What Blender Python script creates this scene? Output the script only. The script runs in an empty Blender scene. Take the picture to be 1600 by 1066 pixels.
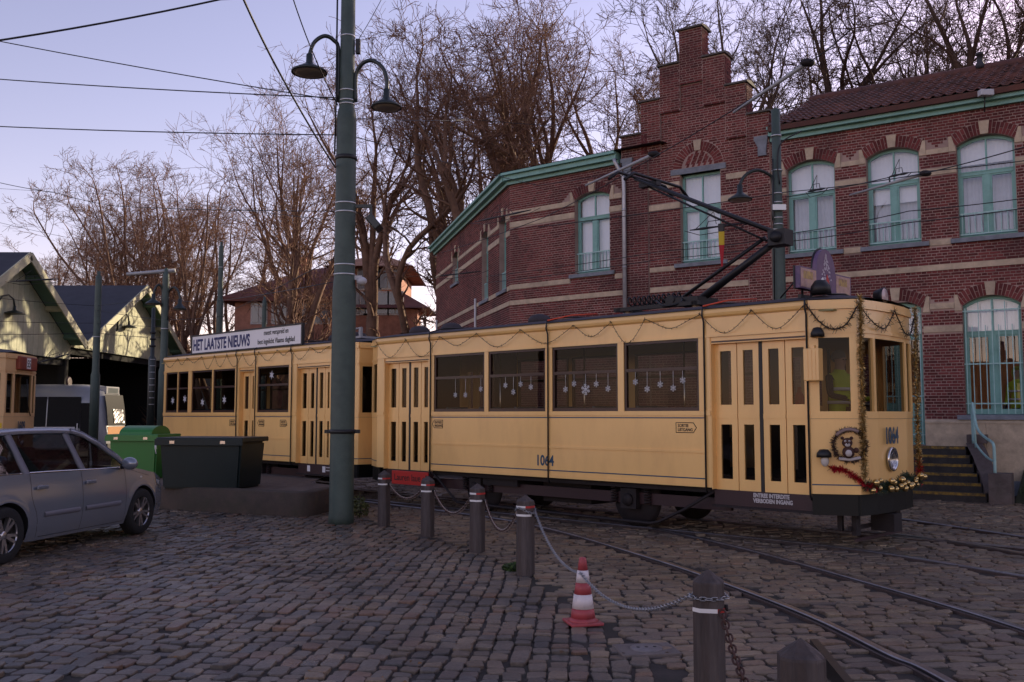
import bpy, bmesh, math, random
import numpy as np
from mathutils import Vector, Matrix, noise

random.seed(7)
rng = np.random.default_rng(7)
SC = bpy.context.scene
COL = SC.collection
R = math.radians

# ------------------------------------------------------------------ camera
F, CX, CY, HOR, EYE = 1480.0, 800.0, 533.0, 648.0, 1.65
PITCH = math.atan((HOR - CY) / F)
cam = bpy.data.cameras.new('camera')
cam.sensor_width = 36.0
cam.lens = 36.0 * F / 1600.0
cam.clip_start, cam.clip_end = 0.05, 3000
cam_ob = bpy.data.objects.new('camera', cam)
cam_ob.location = (0, 0, EYE)
cam_ob.rotation_euler = (R(90) + PITCH, 0, 0)
COL.objects.link(cam_ob)
SC.camera = cam_ob

# ------------------------------------------------------------------ sky, sun, exposure
SUN_AZ = Vector((0.71, 0.70, 0)).normalized()      # horizontal direction towards the sun
SUN_EL = R(17.0)
world = bpy.data.worlds.new('World'); SC.world = world
world.use_nodes = True
nt = world.node_tree; nt.nodes.clear()
sky = nt.nodes.new('ShaderNodeTexSky'); sky.sky_type = 'NISHITA'; sky.sun_disc = False
sky.sun_elevation = SUN_EL
sky.sun_rotation = math.atan2(SUN_AZ.x, SUN_AZ.y)
sky.altitude = 60; sky.air_density = 1.0; sky.dust_density = 0.3; sky.ozone_density = 2.0
tint = nt.nodes.new('ShaderNodeMix'); tint.data_type = 'RGBA'; tint.blend_type = 'MULTIPLY'
tint.inputs[0].default_value = 1.0
tint.inputs[7].default_value = (1.50, 0.935, 0.90, 1)          # the photograph's cool violet balance
bg = nt.nodes.new('ShaderNodeBackground'); bg.inputs[1].default_value = 0.15
wo = nt.nodes.new('ShaderNodeOutputWorld')
nt.links.new(sky.outputs[0], tint.inputs[6]); nt.links.new(tint.outputs[2], bg.inputs[0]); nt.links.new(bg.outputs[0], wo.inputs[0])
sun = bpy.data.lights.new('sun', 'SUN'); sun.energy = 4.5; sun.angle = R(0.5); sun.color = (1.0, 0.80, 0.55)
sun_ob = bpy.data.objects.new('sun', sun)
sd = Vector((SUN_AZ.x * math.cos(SUN_EL), SUN_AZ.y * math.cos(SUN_EL), math.sin(SUN_EL)))
sun_ob.rotation_euler = (-sd).to_track_quat('-Z', 'Y').to_euler()
sun_ob.location = (30, 30, 30)
COL.objects.link(sun_ob)
SC.view_settings.view_transform = 'Standard'; SC.view_settings.look = 'None'
SC.view_settings.exposure = 0.64; SC.view_settings.gamma = 1.0; SC.view_settings.use_curve_mapping = False
SC.cycles.max_bounces = 8; SC.cycles.transparent_max_bounces = 24
SC.cycles.caustics_reflective = False; SC.cycles.caustics_refractive = False

# ------------------------------------------------------------------ pixel helpers (a pixel gives a direction; a plane gives the distance)
def ray(u, v):
    cx, cy = (u - CX) / F, (CY - v) / F
    return Vector((cx, math.cos(PITCH) - cy * math.sin(PITCH), math.sin(PITCH) + cy * math.cos(PITCH)))
def gnd(u, v, z=0.0):
    r = ray(u, v); t = (z - EYE) / r.z
    return Vector((r.x * t, r.y * t, z))
def at_y(u, v, y):
    r = ray(u, v); t = y / r.y
    return Vector((r.x * t, y, EYE + r.z * t))

# ------------------------------------------------------------------ materials
MATS = {}
def nodes_of(m):
    return m.node_tree.nodes, m.node_tree.links
def mat(name, col, rough=0.6, metal=0.0, var=0.0, scale=4.0, bump=0.0, bscale=None, island=0.0, spec=0.5, col2=None, dirt=None, dscale=1.2, damt=0.5, coat=0.0, sx=(1, 1, 1)):
    """Principled material: base colour, noise variation, per-piece variation, stains, fine bump."""
    if name in MATS: return MATS[name]
    m = bpy.data.materials.new(name); m.use_nodes = True
    N, L = nodes_of(m); b = N['Principled BSDF']
    b.inputs['Roughness'].default_value = rough; b.inputs['Metallic'].default_value = metal
    b.inputs['Specular IOR Level'].default_value = spec
    if coat: b.inputs['Coat Weight'].default_value = coat; b.inputs['Coat Roughness'].default_value = 0.15
    c = (*col, 1); cur = None
    tc = N.new('ShaderNodeTexCoord'); mp = N.new('ShaderNodeMapping'); mp.inputs['Scale'].default_value = sx
    L.new(tc.outputs['Object'], mp.inputs[0])
    def mix(kind, fac, a, bcol):
        x = N.new('ShaderNodeMix'); x.data_type = 'RGBA'; x.blend_type = kind
        if isinstance(fac, float): x.inputs[0].default_value = fac
        else: L.new(fac, x.inputs[0])
        for sock, val in ((x.inputs[6], a), (x.inputs[7], bcol)):
            if isinstance(val, tuple): sock.default_value = val
            else: L.new(val, sock)
        return x.outputs[2]
    if col2 is not None or var:
        nz = N.new('ShaderNodeTexNoise'); nz.inputs['Scale'].default_value = scale; nz.inputs['Detail'].default_value = 6; nz.inputs['Roughness'].default_value = 0.65
        L.new(mp.outputs[0], nz.inputs['Vector'])
        rp = N.new('ShaderNodeMapRange'); rp.inputs[1].default_value = 0.3; rp.inputs[2].default_value = 0.7
        L.new(nz.outputs[0], rp.inputs[0])
        c2 = (*(col2 if col2 is not None else [x * (1 - var) for x in col]), 1)
        c1 = c if col2 is not None else tuple([min(1, x * (1 + var * .6)) for x in col]) + (1,)
        cur = mix('MIX', rp.outputs[0], c1, c2)
    if island:
        g = N.new('ShaderNodeNewGeometry')
        ir = N.new('ShaderNodeMapRange'); ir.inputs[3].default_value = 1 - island; ir.inputs[4].default_value = 1 + island
        L.new(g.outputs['Random Per Island'], ir.inputs[0])
        cur = mix('MULTIPLY', 1.0, cur if cur is not None else c, ir.outputs[0])
    if dirt is not None:
        nz2 = N.new('ShaderNodeTexNoise'); nz2.inputs['Scale'].default_value = dscale; nz2.inputs['Detail'].default_value = 8; nz2.inputs['Roughness'].default_value = 0.7
        L.new(mp.outputs[0], nz2.inputs['Vector'])
        r2 = N.new('ShaderNodeMapRange'); r2.inputs[1].default_value = 0.48; r2.inputs[2].default_value = 0.68; r2.inputs[4].default_value = damt
        L.new(nz2.outputs[0], r2.inputs[0])
        cur = mix('MIX', r2.outputs[0], cur if cur is not None else c, (*dirt, 1))
    if cur is None: b.inputs['Base Color'].default_value = c
    else: L.new(cur, b.inputs['Base Color'])
    if bump:
        bn = N.new('ShaderNodeTexNoise'); bn.inputs['Scale'].default_value = bscale or scale * 6; bn.inputs['Detail'].default_value = 5
        L.new(mp.outputs[0], bn.inputs['Vector'])
        bp = N.new('ShaderNodeBump'); bp.inputs['Strength'].default_value = bump; bp.inputs['Distance'].default_value = 0.02
        L.new(bn.outputs[0], bp.inputs['Height']); L.new(bp.outputs[0], b.inputs['Normal'])
    MATS[name] = m
    return m
def glass(name, tintc=(0.8, 0.85, 0.85), gloss=1.0, rough=0.02, ior=1.5):
    if name in MATS: return MATS[name]
    m = bpy.data.materials.new(name); m.use_nodes = True
    N, L = nodes_of(m); N.clear()
    o = N.new('ShaderNodeOutputMaterial'); t = N.new('ShaderNodeBsdfTransparent'); t.inputs[0].default_value = (*tintc, 1)
    g = N.new('ShaderNodeBsdfGlossy'); g.inputs['Roughness'].default_value = rough; g.inputs[0].default_value = (gloss, gloss, gloss, 1)
    lw = N.new('ShaderNodeLayerWeight'); pw = N.new('ShaderNodeMath'); pw.operation = 'POWER'; pw.inputs[1].default_value = 5.0; lw.inputs[0].default_value = .5
    f0 = ((ior - 1) / (ior + 1)) ** 2; fr = N.new('ShaderNodeMapRange'); fr.inputs[3].default_value = f0; fr.inputs[4].default_value = 1.0
    L.new(lw.outputs['Facing'], pw.inputs[0]); L.new(pw.outputs[0], fr.inputs[0])
    mx = N.new('ShaderNodeMixShader')
    L.new(fr.outputs[0], mx.inputs[0]); L.new(t.outputs[0], mx.inputs[1]); L.new(g.outputs[0], mx.inputs[2]); L.new(mx.outputs[0], o.inputs[0])
    MATS[name] = m
    return m
def emit(name, col, st):
    m = bpy.data.materials.new(name); m.use_nodes = True
    N, L = nodes_of(m); b = N['Principled BSDF']
    b.inputs['Base Color'].default_value = (*col, 1); b.inputs['Emission Color'].default_value = (*col, 1); b.inputs['Emission Strength'].default_value = st
    MATS[name] = m
    return m

# ------------------------------------------------------------------ mesh helpers
class MB:
    """Collects shapes; build() links them as ONE mesh object."""
    def __init__(s): s.v = []; s.f = []; s.sm = []
    def add(s, vs, fs, smooth=False):
        o = len(s.v); s.v += [tuple(x) for x in vs]; s.f += [tuple(i + o for i in f) for f in fs]; s.sm += [smooth] * len(fs); return s
    def box(s, a, b):
        x0, y0, z0 = [min(p, q) for p, q in zip(a, b)]; x1, y1, z1 = [max(p, q) for p, q in zip(a, b)]
        return s.add([(x0, y0, z0), (x1, y0, z0), (x1, y1, z0), (x0, y1, z0), (x0, y0, z1), (x1, y0, z1), (x1, y1, z1), (x0, y1, z1)],
                     [(3, 2, 1, 0), (4, 5, 6, 7), (0, 1, 5, 4), (1, 2, 6, 5), (2, 3, 7, 6), (3, 0, 4, 7)])
    def cbox(s, a, b, c=0.01):
        """box with chamfered edges"""
        bm = bmesh.new(); t = MB().box(a, b)
        vv = [bm.verts.new(p) for p in t.v]
        for f in t.f: bm.faces.new([vv[i] for i in f])
        bmesh.ops.bevel(bm, geom=bm.edges[:], offset=c, segments=2, affect='EDGES', profile=0.5)
        bm.verts.index_update()
        s.add([p.co[:] for p in bm.verts], [[q.index for q in f.verts] for f in bm.faces]); bm.free(); return s
    def obox(s, o, ax, ay, az):
        """box from corner o and three edge vectors"""
        o, ax, ay, az = map(Vector, (o, ax, ay, az))
        p = [o, o + ax, o + ax + ay, o + ay, o + az, o + ax + az, o + ax + ay + az, o + ay + az]
        fs = [(3, 2, 1, 0), (4, 5, 6, 7), (0, 1, 5, 4), (1, 2, 6, 5), (2, 3, 7, 6), (3, 0, 4, 7)]
        if ax.cross(ay).dot(az) < 0: fs = [f[::-1] for f in fs]
        return s.add(p, fs)
    def prism(s, pts, dvec):
        """closed polygon extruded along dvec"""
        n = len(pts); pts = [Vector(p) for p in pts]; d = Vector(dvec)
        return s.add(pts + [p + d for p in pts], [tuple(range(n))[::-1], tuple(range(n, 2 * n))] + [(i, (i + 1) % n, n + (i + 1) % n, n + i) for i in range(n)])
    def tube(s, pts, r, n=8, cap=True, smooth=True, closed=False):
        pts = [Vector(p) for p in pts]; m = len(pts); rr = r if isinstance(r, (list, tuple)) else [r] * m
        vs = []; up = None
        for i, p in enumerate(pts):
            a = pts[(i - 1) % m] if (i or closed) else p; b = pts[(i + 1) % m] if (i < m - 1 or closed) else p
            t = (b - a).normalized()
            if up is None:
                up = Vector((0, 0, 1)) if abs(t.z) < .9 else Vector((1, 0, 0))
            x = (up - t * up.dot(t))
            x = x.normalized() if x.length > 1e-6 else t.orthogonal().normalized()
            up = x; y = t.cross(x)
            vs += [p + (x * math.cos(2 * math.pi * k / n) + y * math.sin(2 * math.pi * k / n)) * rr[i] for k in range(n)]
        fs = [(i * n + k, i * n + (k + 1) % n, ((i + 1) % m) * n + (k + 1) % n, ((i + 1) % m) * n + k) for i in range(m if closed else m - 1) for k in range(n)]
        o = len(s.v); s.add(vs, fs, smooth)
        if cap and not closed: s._cap(o, n, m)
        return s
    def _cap(s, o, n, m):
        s.f += [tuple(o + i for i in range(n))[::-1], tuple(o + (m - 1) * n + i for i in range(n))]; s.sm += [False, False]
    def lathe(s, prof, n=16, c=(0, 0, 0), axis='z', smooth=True, cap=True):
        """prof: list of (radius, height)"""
        vs = []
        for r, h in prof:
            for k in range(n):
                a = 2 * math.pi * k / n; p = (r * math.cos(a), r * math.sin(a), h)
                if axis == 'x': p = (p[2], p[0], p[1])
                if axis == 'y': p = (p[1], p[2], p[0])
                vs.append((p[0] + c[0], p[1] + c[1], p[2] + c[2]))
        m = len(prof); o = len(s.v)
        s.add(vs, [(i * n + k, i * n + (k + 1) % n, (i + 1) * n + (k + 1) % n, (i + 1) * n + k) for i in range(m - 1) for k in range(n)], smooth)
        if cap: s._cap(o, n, m)
        return s
    def ball(s, c, r, n=8, m=6, sc=(1, 1, 1)):
        vs = [(c[0] + r * sc[0] * math.sin(math.pi * i / m) * math.cos(2 * math.pi * k / n), c[1] + r * sc[1] * math.sin(math.pi * i / m) * math.sin(2 * math.pi * k / n), c[2] + r * sc[2] * math.cos(math.pi * i / m)) for i in range(m + 1) for k in range(n)]
        return s.add(vs, [((i + 1) * n + k, (i + 1) * n + (k + 1) % n, i * n + (k + 1) % n, i * n + k) for i in range(m) for k in range(n)], True)
    def sheet(s, rows, smooth=True):
        """grid of points"""
        n = len(rows[0]); m = len(rows)
        return s.add([p for r in rows for p in r], [(i * n + k, i * n + k + 1, (i + 1) * n + k + 1, (i + 1) * n + k) for i in range(m - 1) for k in range(n - 1)], smooth)
    def mesh(s, name, m=None, off=(0, 0, 0)):
        me = bpy.data.meshes.new(name)
        me.from_pydata([(x - off[0], y - off[1], z - off[2]) for x, y, z in s.v], [], s.f)
        me.polygons.foreach_set('use_smooth', s.sm)
        if m: me.materials.append(m)
        me.update()
        return me
    def build(s, name, m, parent=None, world=False, loc=None):
        """world=True: vertices are world coordinates, the (unrotated) parent's place is taken off"""
        off = (0, 0, 0)
        if world and parent is not None:
            off = Vector(parent.location)
            if parent.parent: off = off + Vector(parent.parent.location)
        if loc is not None and world: off = loc
        o = bpy.data.objects.new(name, s.mesh(name, m, off)); COL.objects.link(o)
        if parent is not None: o.parent = parent
        if loc is not None: o.location = loc
        return o
def tag(o, label=None, cat=None, group=None, kind=None):
    if label: o['label'] = label
    if cat: o['category'] = cat
    if group: o['group'] = group
    if kind: o['kind'] = kind
    return o
def thing(name, label, cat, loc=(0, 0, 0), rz=0.0, group=None):
    o = bpy.data.objects.new(name, None); o.empty_display_size = 0.2; COL.objects.link(o)
    o.location = loc; o.rotation_euler = (0, 0, rz)
    return tag(o, label, cat, group)
def copy_tree(o, parent=None):
    c = o.copy(); COL.objects.link(c)
    if parent is not None: c.parent = parent
    for ch in list(o.children): copy_tree(ch, c)
    return c
def inst(name, me, parent, loc, rot=(0, 0, 0), sc=(1, 1, 1)):
    o = bpy.data.objects.new(name, me); COL.objects.link(o); o.parent = parent
    o.location = loc; o.rotation_euler = rot; o.scale = sc
    return o
def text(body, size, m, parent, loc, rot, name='lettering', squash=1.0, extr=0.002, align='LEFT', bold=0.0, space=1.0):
    """flat lettering as a thin mesh"""
    cu = bpy.data.curves.new('txt', 'FONT'); cu.body = body; cu.size = size; cu.extrude = extr; cu.align_x = align; cu.offset = bold; cu.space_line = space; cu.resolution_u = 3
    t = bpy.data.objects.new('txt', cu); COL.objects.link(t)
    bpy.context.view_layer.update()
    me = bpy.data.meshes.new_from_object(t.evaluated_get(bpy.context.evaluated_depsgraph_get()))
    bpy.data.objects.remove(t); bpy.data.curves.remove(cu)
    me.materials.clear(); me.materials.append(m); me.name = name
    o = bpy.data.objects.new(name, me); COL.objects.link(o); o.parent = parent
    o.location = loc; o.rotation_euler = rot; o.scale = (squash, 1, 1)
    return o
def skin_mesh(chains, sub=1):
    """one continuous body from joint chains: [(parent_index, (x,y,z), radius)...] grown by a Skin modifier"""
    me = bpy.data.meshes.new('body')
    me.from_pydata([c[1] for c in chains], [(c[0], i) for i, c in enumerate(chains) if c[0] is not None], [])
    o = bpy.data.objects.new('tmp', me); COL.objects.link(o)
    md = o.modifiers.new('s', 'SKIN'); md.use_smooth_shade = True
    for i, c in enumerate(chains):
        r = c[2]; sv = me.skin_vertices[0].data[i]; sv.radius = r if isinstance(r, tuple) else (r, r); sv.use_root = (i == 0)
    sb = o.modifiers.new('b', 'SUBSURF'); sb.levels = sub; sb.render_levels = sub
    bpy.context.view_layer.update()
    out = bpy.data.meshes.new_from_object(o.evaluated_get(bpy.context.evaluated_depsgraph_get()))
    bpy.data.objects.remove(o)
    return out
# ================================================================== ground, setts, rails
M_dirt = mat('joint_dirt', (0.040, 0.030, 0.024), 0.9, var=0.4, scale=6, bump=0.4, bscale=60, dirt=(0.025, 0.035, 0.012), dscale=1.5, damt=0.35)
def sett_mat(name, hues, rough, dark):
    """each stone takes its own hue; fine grain, worn pale patches and dark damp stains on top"""
    m = bpy.data.materials.new(name); m.use_nodes = True; N, L = nodes_of(m); b = N['Principled BSDF']
    g = N.new('ShaderNodeNewGeometry'); oi = N.new('ShaderNodeObjectInfo'); ad = N.new('ShaderNodeMath'); ad.operation = 'ADD'; fr = N.new('ShaderNodeMath'); fr.operation = 'FRACT'
    L.new(g.outputs['Random Per Island'], ad.inputs[0]); L.new(oi.outputs['Random'], ad.inputs[1]); L.new(ad.outputs[0], fr.inputs[0])
    cr = N.new('ShaderNodeValToRGB'); cr.color_ramp.interpolation = 'LINEAR'; el = cr.color_ramp.elements
    while len(el) < len(hues): el.new(.5)
    for i, h in enumerate(hues): el[i].position = i / (len(hues) - 1); el[i].color = (h[0], h[1] * .97, h[2] * .84, 1)
    L.new(fr.outputs[0], cr.inputs[0])
    tc = N.new('ShaderNodeTexCoord'); vt = N.new('ShaderNodeVectorMath'); vt.operation = 'ADD'; L.new(g.outputs['Position'], vt.inputs[0])
    def noise_(scale, lo, hi, a, c, det=6):
        nz = N.new('ShaderNodeTexNoise'); nz.inputs['Scale'].default_value = scale; nz.inputs['Detail'].default_value = det; nz.inputs['Roughness'].default_value = .65; L.new(vt.outputs[0], nz.inputs['Vector'])
        mr = N.new('ShaderNodeMapRange'); mr.inputs[1].default_value = lo; mr.inputs[2].default_value = hi; mr.inputs[3].default_value = a; mr.inputs[4].default_value = c; L.new(nz.outputs[0], mr.inputs[0]); return nz, mr
    _, grain = noise_(38, .3, .7, .72, 1.22); _, stain = noise_(.55, .42, .64, 1.0, dark, 8)
    mu = N.new('ShaderNodeMath'); mu.operation = 'MULTIPLY'; L.new(grain.outputs[0], mu.inputs[0]); L.new(stain.outputs[0], mu.inputs[1])
    mx = N.new('ShaderNodeMix'); mx.data_type = 'RGBA'; mx.blend_type = 'MULTIPLY'; mx.inputs[0].default_value = 1.0; L.new(cr.outputs[0], mx.inputs[6]); L.new(mu.outputs[0], mx.inputs[7]); L.new(mx.outputs[2], b.inputs['Base Color'])
    nr, rr_ = noise_(1.1, .35, .65, rough - .14, rough + .12); L.new(rr_.outputs[0], b.inputs['Roughness'])
    nb, _ = noise_(55, 0, 1, 0, 1, 4); bp = N.new('ShaderNodeBump'); bp.inputs['Strength'].default_value = .55; bp.inputs['Distance'].default_value = .012; L.new(nb.outputs[0], bp.inputs['Height']); L.new(bp.outputs[0], b.inputs['Normal'])
    return m
M_sett = sett_mat('sett_stone', [(.095, .090, .098), (.215, .158, .122), (.120, .095, .088), (.270, .205, .160), (.115, .110, .118), (.200, .118, .088), (.160, .135, .125), (.070, .062, .064), (.235, .190, .165)], .40, .5)
M_sett2 = sett_mat('sett_stone_track', [(.250, .182, .132), (.165, .125, .105), (.300, .228, .168), (.190, .155, .135), (.225, .150, .112), (.130, .105, .100), (.275, .205, .150)], .44, .5)
M_earth = mat('leaf_litter', (0.060, 0.042, 0.028), 0.95, var=0.5, scale=0.8, bump=0.6, bscale=8, dirt=(0.035, 0.045, 0.018), dscale=.3, damt=.7)
M_steel = mat('rail_steel', (0.30, 0.28, 0.29), 0.32, 0.9, var=0.35, scale=3)
M_rust = mat('rail_rust', (0.055, 0.035, 0.030), 0.8, var=0.4, scale=9)

def smooth(a, b, x):
    t = min(1, max(0, (x - a) / (b - a))); return t * t * (3 - 2 * t)
def hill_z(x, y):
    q = (x - 9.46) * .555 + (y - 20) * .832
    q0 = 15.5 + max(0, -x - 5) * .75
    return 8.5 * smooth(q0, q0 + 24, q) + 6 * smooth(q0 + 30, q0 + 140, q)
# one ground sheet to the horizon, its far part rising into the wooded bank
xs = sorted(set([-1500, -900, -500, -300, -200] + list(range(-140, 141, 4)) + [200, 300, 500, 900, 1500]))
ys = sorted(set([-600, -200, -80, -30] + list(range(-12, 150, 4)) + [180, 230, 300, 450, 700, 1100, 2000]))
g = MB().sheet([[(x, y, -0.017 + hill_z(x, y)) for x in xs] for y in ys])
ground = tag(g.build('ground', M_dirt), kind='structure')
gm = ground.data; gm.materials.append(M_earth)
for p in gm.polygons:
    c = p.center
    if hill_z(c.x, c.y) > 0.15 or abs(c.x) > 60 or c.y > 90 or c.y < -40: p.material_index = 1

# rails: polylines on the ground read from the photograph
def gp(*uv): return [gnd(u, v) for u, v in uv]
def catmull(P, n=10):
    P = [2 * P[0] - P[1]] + list(P) + [2 * P[-1] - P[-2]]; out = []
    for i in range(1, len(P) - 2):
        for k in range(n):
            t = k / n; a, b, c, d = P[i - 1], P[i], P[i + 1], P[i + 2]
            out.append(0.5 * ((2 * b) + (c - a) * t + (2 * a - 5 * b + 4 * c - d) * t * t + (3 * b - a - 3 * c + d) * t ** 3))
    return out + [P[-2]]
TA = Vector((3.69, 11.75, 0)); TD = Vector((-.72, .694, 0)).normalized(); TL = Vector((.694, .72, 0)).normalized()   # tram side anchor, rearward, away from the camera
def tp(s, w, z=0.0): return TA + TD * s + TL * w + Vector((0, 0, z))
rail_lines = [
    [tp(40, .38), tp(20, .38), tp(8, .38), tp(3, .38), tp(0, .40), Vector((5.26, 9.73, 0)), Vector((6.9, 6.2, 0)), Vector((7.6, 2, 0))],
    [tp(40, 1.82), tp(20, 1.82), tp(8, 1.82), tp(1, 1.82), tp(-2, 1.86), Vector((7.3, 10.1, 0)), Vector((8.6, 6.4, 0)), Vector((9.2, 2, 0))],
    [tp(13, .30), tp(9, .10), Vector((-.55, 15.6, 0)), Vector((.56, 13.8, 0)), Vector((1.52, 11.25, 0)), Vector((2.07, 9.46, 0)), Vector((2.45, 7.85, 0)), Vector((2.60, 6.65, 0)), Vector((2.70, 5.84, 0)), Vector((2.72, 2, 0)), Vector((2.7, -4, 0))],
    [tp(13, 1.72), tp(9, 1.52), tp(5, 1.2), Vector((1.95, 14.1, 0)), Vector((2.85, 11.8, 0)), Vector((3.46, 9.54, 0)), Vector((3.83, 8.0, 0)), Vector((4.02, 6.7, 0)), Vector((4.12, 5.8, 0)), Vector((4.16, 2, 0)), Vector((4.15, -4, 0))],
    gp((1290, 826), (1412, 838), (1600, 866), (1850, 920)),
    gp((1370, 806), (1480, 822), (1600, 840), (1800, 872)),
]
rail_lines = [catmull(P, 8) for P in rail_lines]
def sweep(pts, prof, m):
    vs, fs = [], []; n = len(prof)
    for i, p in enumerate(pts):
        t = (pts[min(i + 1, len(pts) - 1)] - pts[max(i - 1, 0)]).normalized(); sd_ = Vector((t.y, -t.x, 0))
        vs += [p + sd_ * a + Vector((0, 0, b)) for a, b in prof]
    fs = [(i * n + k, (i + 1) * n + k, (i + 1) * n + (k + 1) % n, i * n + (k + 1) % n) for i in range(len(pts) - 1) for k in range(n)]
    m.add(vs, fs, False)
tracks = thing('tram_track', 'grooved steel tram rails let into the cobbles, curving towards the steps', 'rails', (3, 8, 0))
tag(tracks, kind='structure')
for P in rail_lines:
    m = MB(); sweep(P, [(-.032, -.06), (-.034, .012), (-.026, .020), (.026, .020), (.032, .012), (.032, -.06)], m)
    m.build('rail_head', M_steel, tracks, world=True)
    m = MB(); sweep(P, [(.068, -.06), (.068, .010), (.092, .010), (.094, -.06)], m)
    m.build('guard_lip', M_rust, tracks, world=True)

# setts
def poly_dist(X, Y):
    d = np.full(X.shape, 9.0)
    for P in rail_lines:
        for a, b in zip(P[:-1], P[1:]):
            ax, ay, bx, by = a.x, a.y, b.x, b.y; L2 = (bx - ax) ** 2 + (by - ay) ** 2 + 1e-9
            t = np.clip(((X - ax) * (bx - ax) + (Y - ay) * (by - ay)) / L2, 0, 1)
            d = np.minimum(d, np.hypot(X - ax - t * (bx - ax), Y - ay - t * (by - ay)))
    return d
BL = [(-4.2, 18.2), (-1.92, 14.36), (-1.15, 13.06), (-.42, 11.63), (.14, 9.97), (.95, 6.6), (1.06, 5.2), (1.08, 3.6), (1.1, -2)]   # the bollard line parts the two pavings
def line_x(Y):
    ys_ = np.array([p[1] for p in BL][::-1]); xs_ = np.array([p[0] for p in BL][::-1])
    return np.interp(Y, ys_, xs_)
def sett_field(dir_deg, w, l, region, jit):
    """rows run along dir_deg; returns centre, half sizes, angle"""
    a = R(dir_deg); ca, sa = math.cos(a), math.sin(a); out = []
    nrow = int(60 / w)
    for r in range(-nrow, nrow):
        yy = r * w; x = -34 + random.random() * l
        while x < 34:
            ll = l * random.uniform(.62, 1.42)
            out.append((x + ll / 2, yy, ll / 2, w / 2)); x += ll
    A = np.array(out)
    wob = 0.022 * np.sin(A[:, 0] * .9 + A[:, 1] * .35) + 0.012 * np.sin(A[:, 0] * 2.3 - A[:, 1] * 1.1) + rng.normal(0, .006, len(A))
    yy = A[:, 1] + wob
    X = A[:, 0] * ca - yy * sa; Y = A[:, 0] * sa + yy * ca + 10
    keep = (Y > 2.6) & (Y < 27) & (np.abs(X) < .60 * Y + 1.0) & region(X, Y) & (poly_dist(X, Y) > .125)
    A = A[keep]; n = len(A)
    return np.stack([X[keep], Y[keep], A[:, 2], A[:, 3], np.full(n, a) + rng.normal(0, jit, n)], 1)
FA, FB = gnd(1380, 779), gnd(1650, 790)      # foot of the entrance steps
def keep_clear(X, Y):
    q = (X - 9.46) * .555 + (Y - 20) * .832
    return q < -1.9
left_f = sett_field(86, .138, .150, lambda X, Y: (X < line_x(Y) - .04) & keep_clear(X, Y), .035)
right_f = sett_field(4, .125, .195, lambda X, Y: (X > line_x(Y) + .06) & keep_clear(X, Y), .03)
def sett_geo(F_, joint=.0095):
    """each sett an eight-cornered stone with a worn, tilted crown"""
    n = len(F_)
    c = np.array([(-1, -.62), (-.7, -1), (.7, -1), (1, -.62), (1, .62), (.7, 1), (-.7, 1), (-1, .62)], float)
    hx = F_[:, 2] - joint * rng.uniform(.5, 1.3, n); hy = F_[:, 3] - joint * rng.uniform(.5, 1.3, n)
    V = np.zeros((n, 25, 3)); jit_ = rng.normal(0, .085, (n, 8, 2))
    top = rng.normal(0, .007, n); tx = rng.normal(0, .04, n); ty = rng.normal(0, .04, n)
    ca, sa = np.cos(F_[:, 4]), np.sin(F_[:, 4])
    for ring, (sc_, zz) in enumerate(((1.0, -.05), (.985, -.007), (.915, .0))):
        lx = (c[None, :, 0] + jit_[:, :, 0]) * hx[:, None] * sc_; ly = (c[None, :, 1] + jit_[:, :, 1]) * hy[:, None] * sc_
        V[:, ring * 8:ring * 8 + 8, 0] = F_[:, 0, None] + lx * ca[:, None] - ly * sa[:, None]
        V[:, ring * 8:ring * 8 + 8, 1] = F_[:, 1, None] + lx * sa[:, None] + ly * ca[:, None]
        V[:, ring * 8:ring * 8 + 8, 2] = zz + (top[:, None] + lx * tx[:, None] + ly * ty[:, None] if ring else 0)
    V[:, 24, 0] = F_[:, 0]; V[:, 24, 1] = F_[:, 1]; V[:, 24, 2] = top + .0015
    q = [(i, (i + 1) % 8, 8 + (i + 1) % 8, 8 + i) for i in range(8)] + [(8 + i, 8 + (i + 1) % 8, 16 + (i + 1) % 8, 16 + i) for i in range(8)]
    t = [(16 + i, 16 + (i + 1) % 8, 24) for i in range(8)]
    return V, np.array(q), np.array(t)
def sett_mesh(name, V, q, t, m):
    n = len(V); me = bpy.data.meshes.new(name)
    off = (np.arange(n) * 25)[:, None, None]
    Q = (q[None] + off).reshape(-1, 4); T = (t[None] + off).reshape(-1, 3)
    nl = Q.size + T.size; npoly = len(Q) + len(T)
    me.vertices.add(n * 25); me.vertices.foreach_set('co', V.reshape(-1))
    me.loops.add(nl); me.loops.foreach_set('vertex_index', np.concatenate([Q.reshape(-1), T.reshape(-1)]))
    me.polygons.add(npoly)
    me.polygons.foreach_set('loop_start', np.concatenate([np.arange(len(Q)) * 4, Q.size + np.arange(len(T)) * 3]))
    me.polygons.foreach_set('use_smooth', np.zeros(npoly, dtype=bool))
    me.materials.append(m); me.update(calc_edges=True); me.validate()
    return me
for fld, m, nm in ((left_f, M_sett, 150), (right_f, M_sett2, 150)):
    # only stones in view count as the nearest ones
    vis = (np.abs(fld[:, 0]) < .545 * fld[:, 1]) & (fld[:, 1] > 5.55)
    order = np.argsort(np.where(vis, fld[:, 1], 99)); near, far = fld[order[:nm]], fld[order[nm:]]
    V, q, t = sett_geo(far)
    o = bpy.data.objects.new('sett_paving', sett_mesh('sett_paving', V, q, t, m)); COL.objects.link(o); o.parent = ground; o['kind'] = 'stuff'
    V, q, t = sett_geo(near)
    for i in range(len(near)):
        cpt = near[i, :2]; W = V[i:i + 1].copy(); W[:, :, 0] -= cpt[0]; W[:, :, 1] -= cpt[1]
        inst('sett', sett_mesh('sett', W, q, t, m), ground, (cpt[0], cpt[1], 0))
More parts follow.
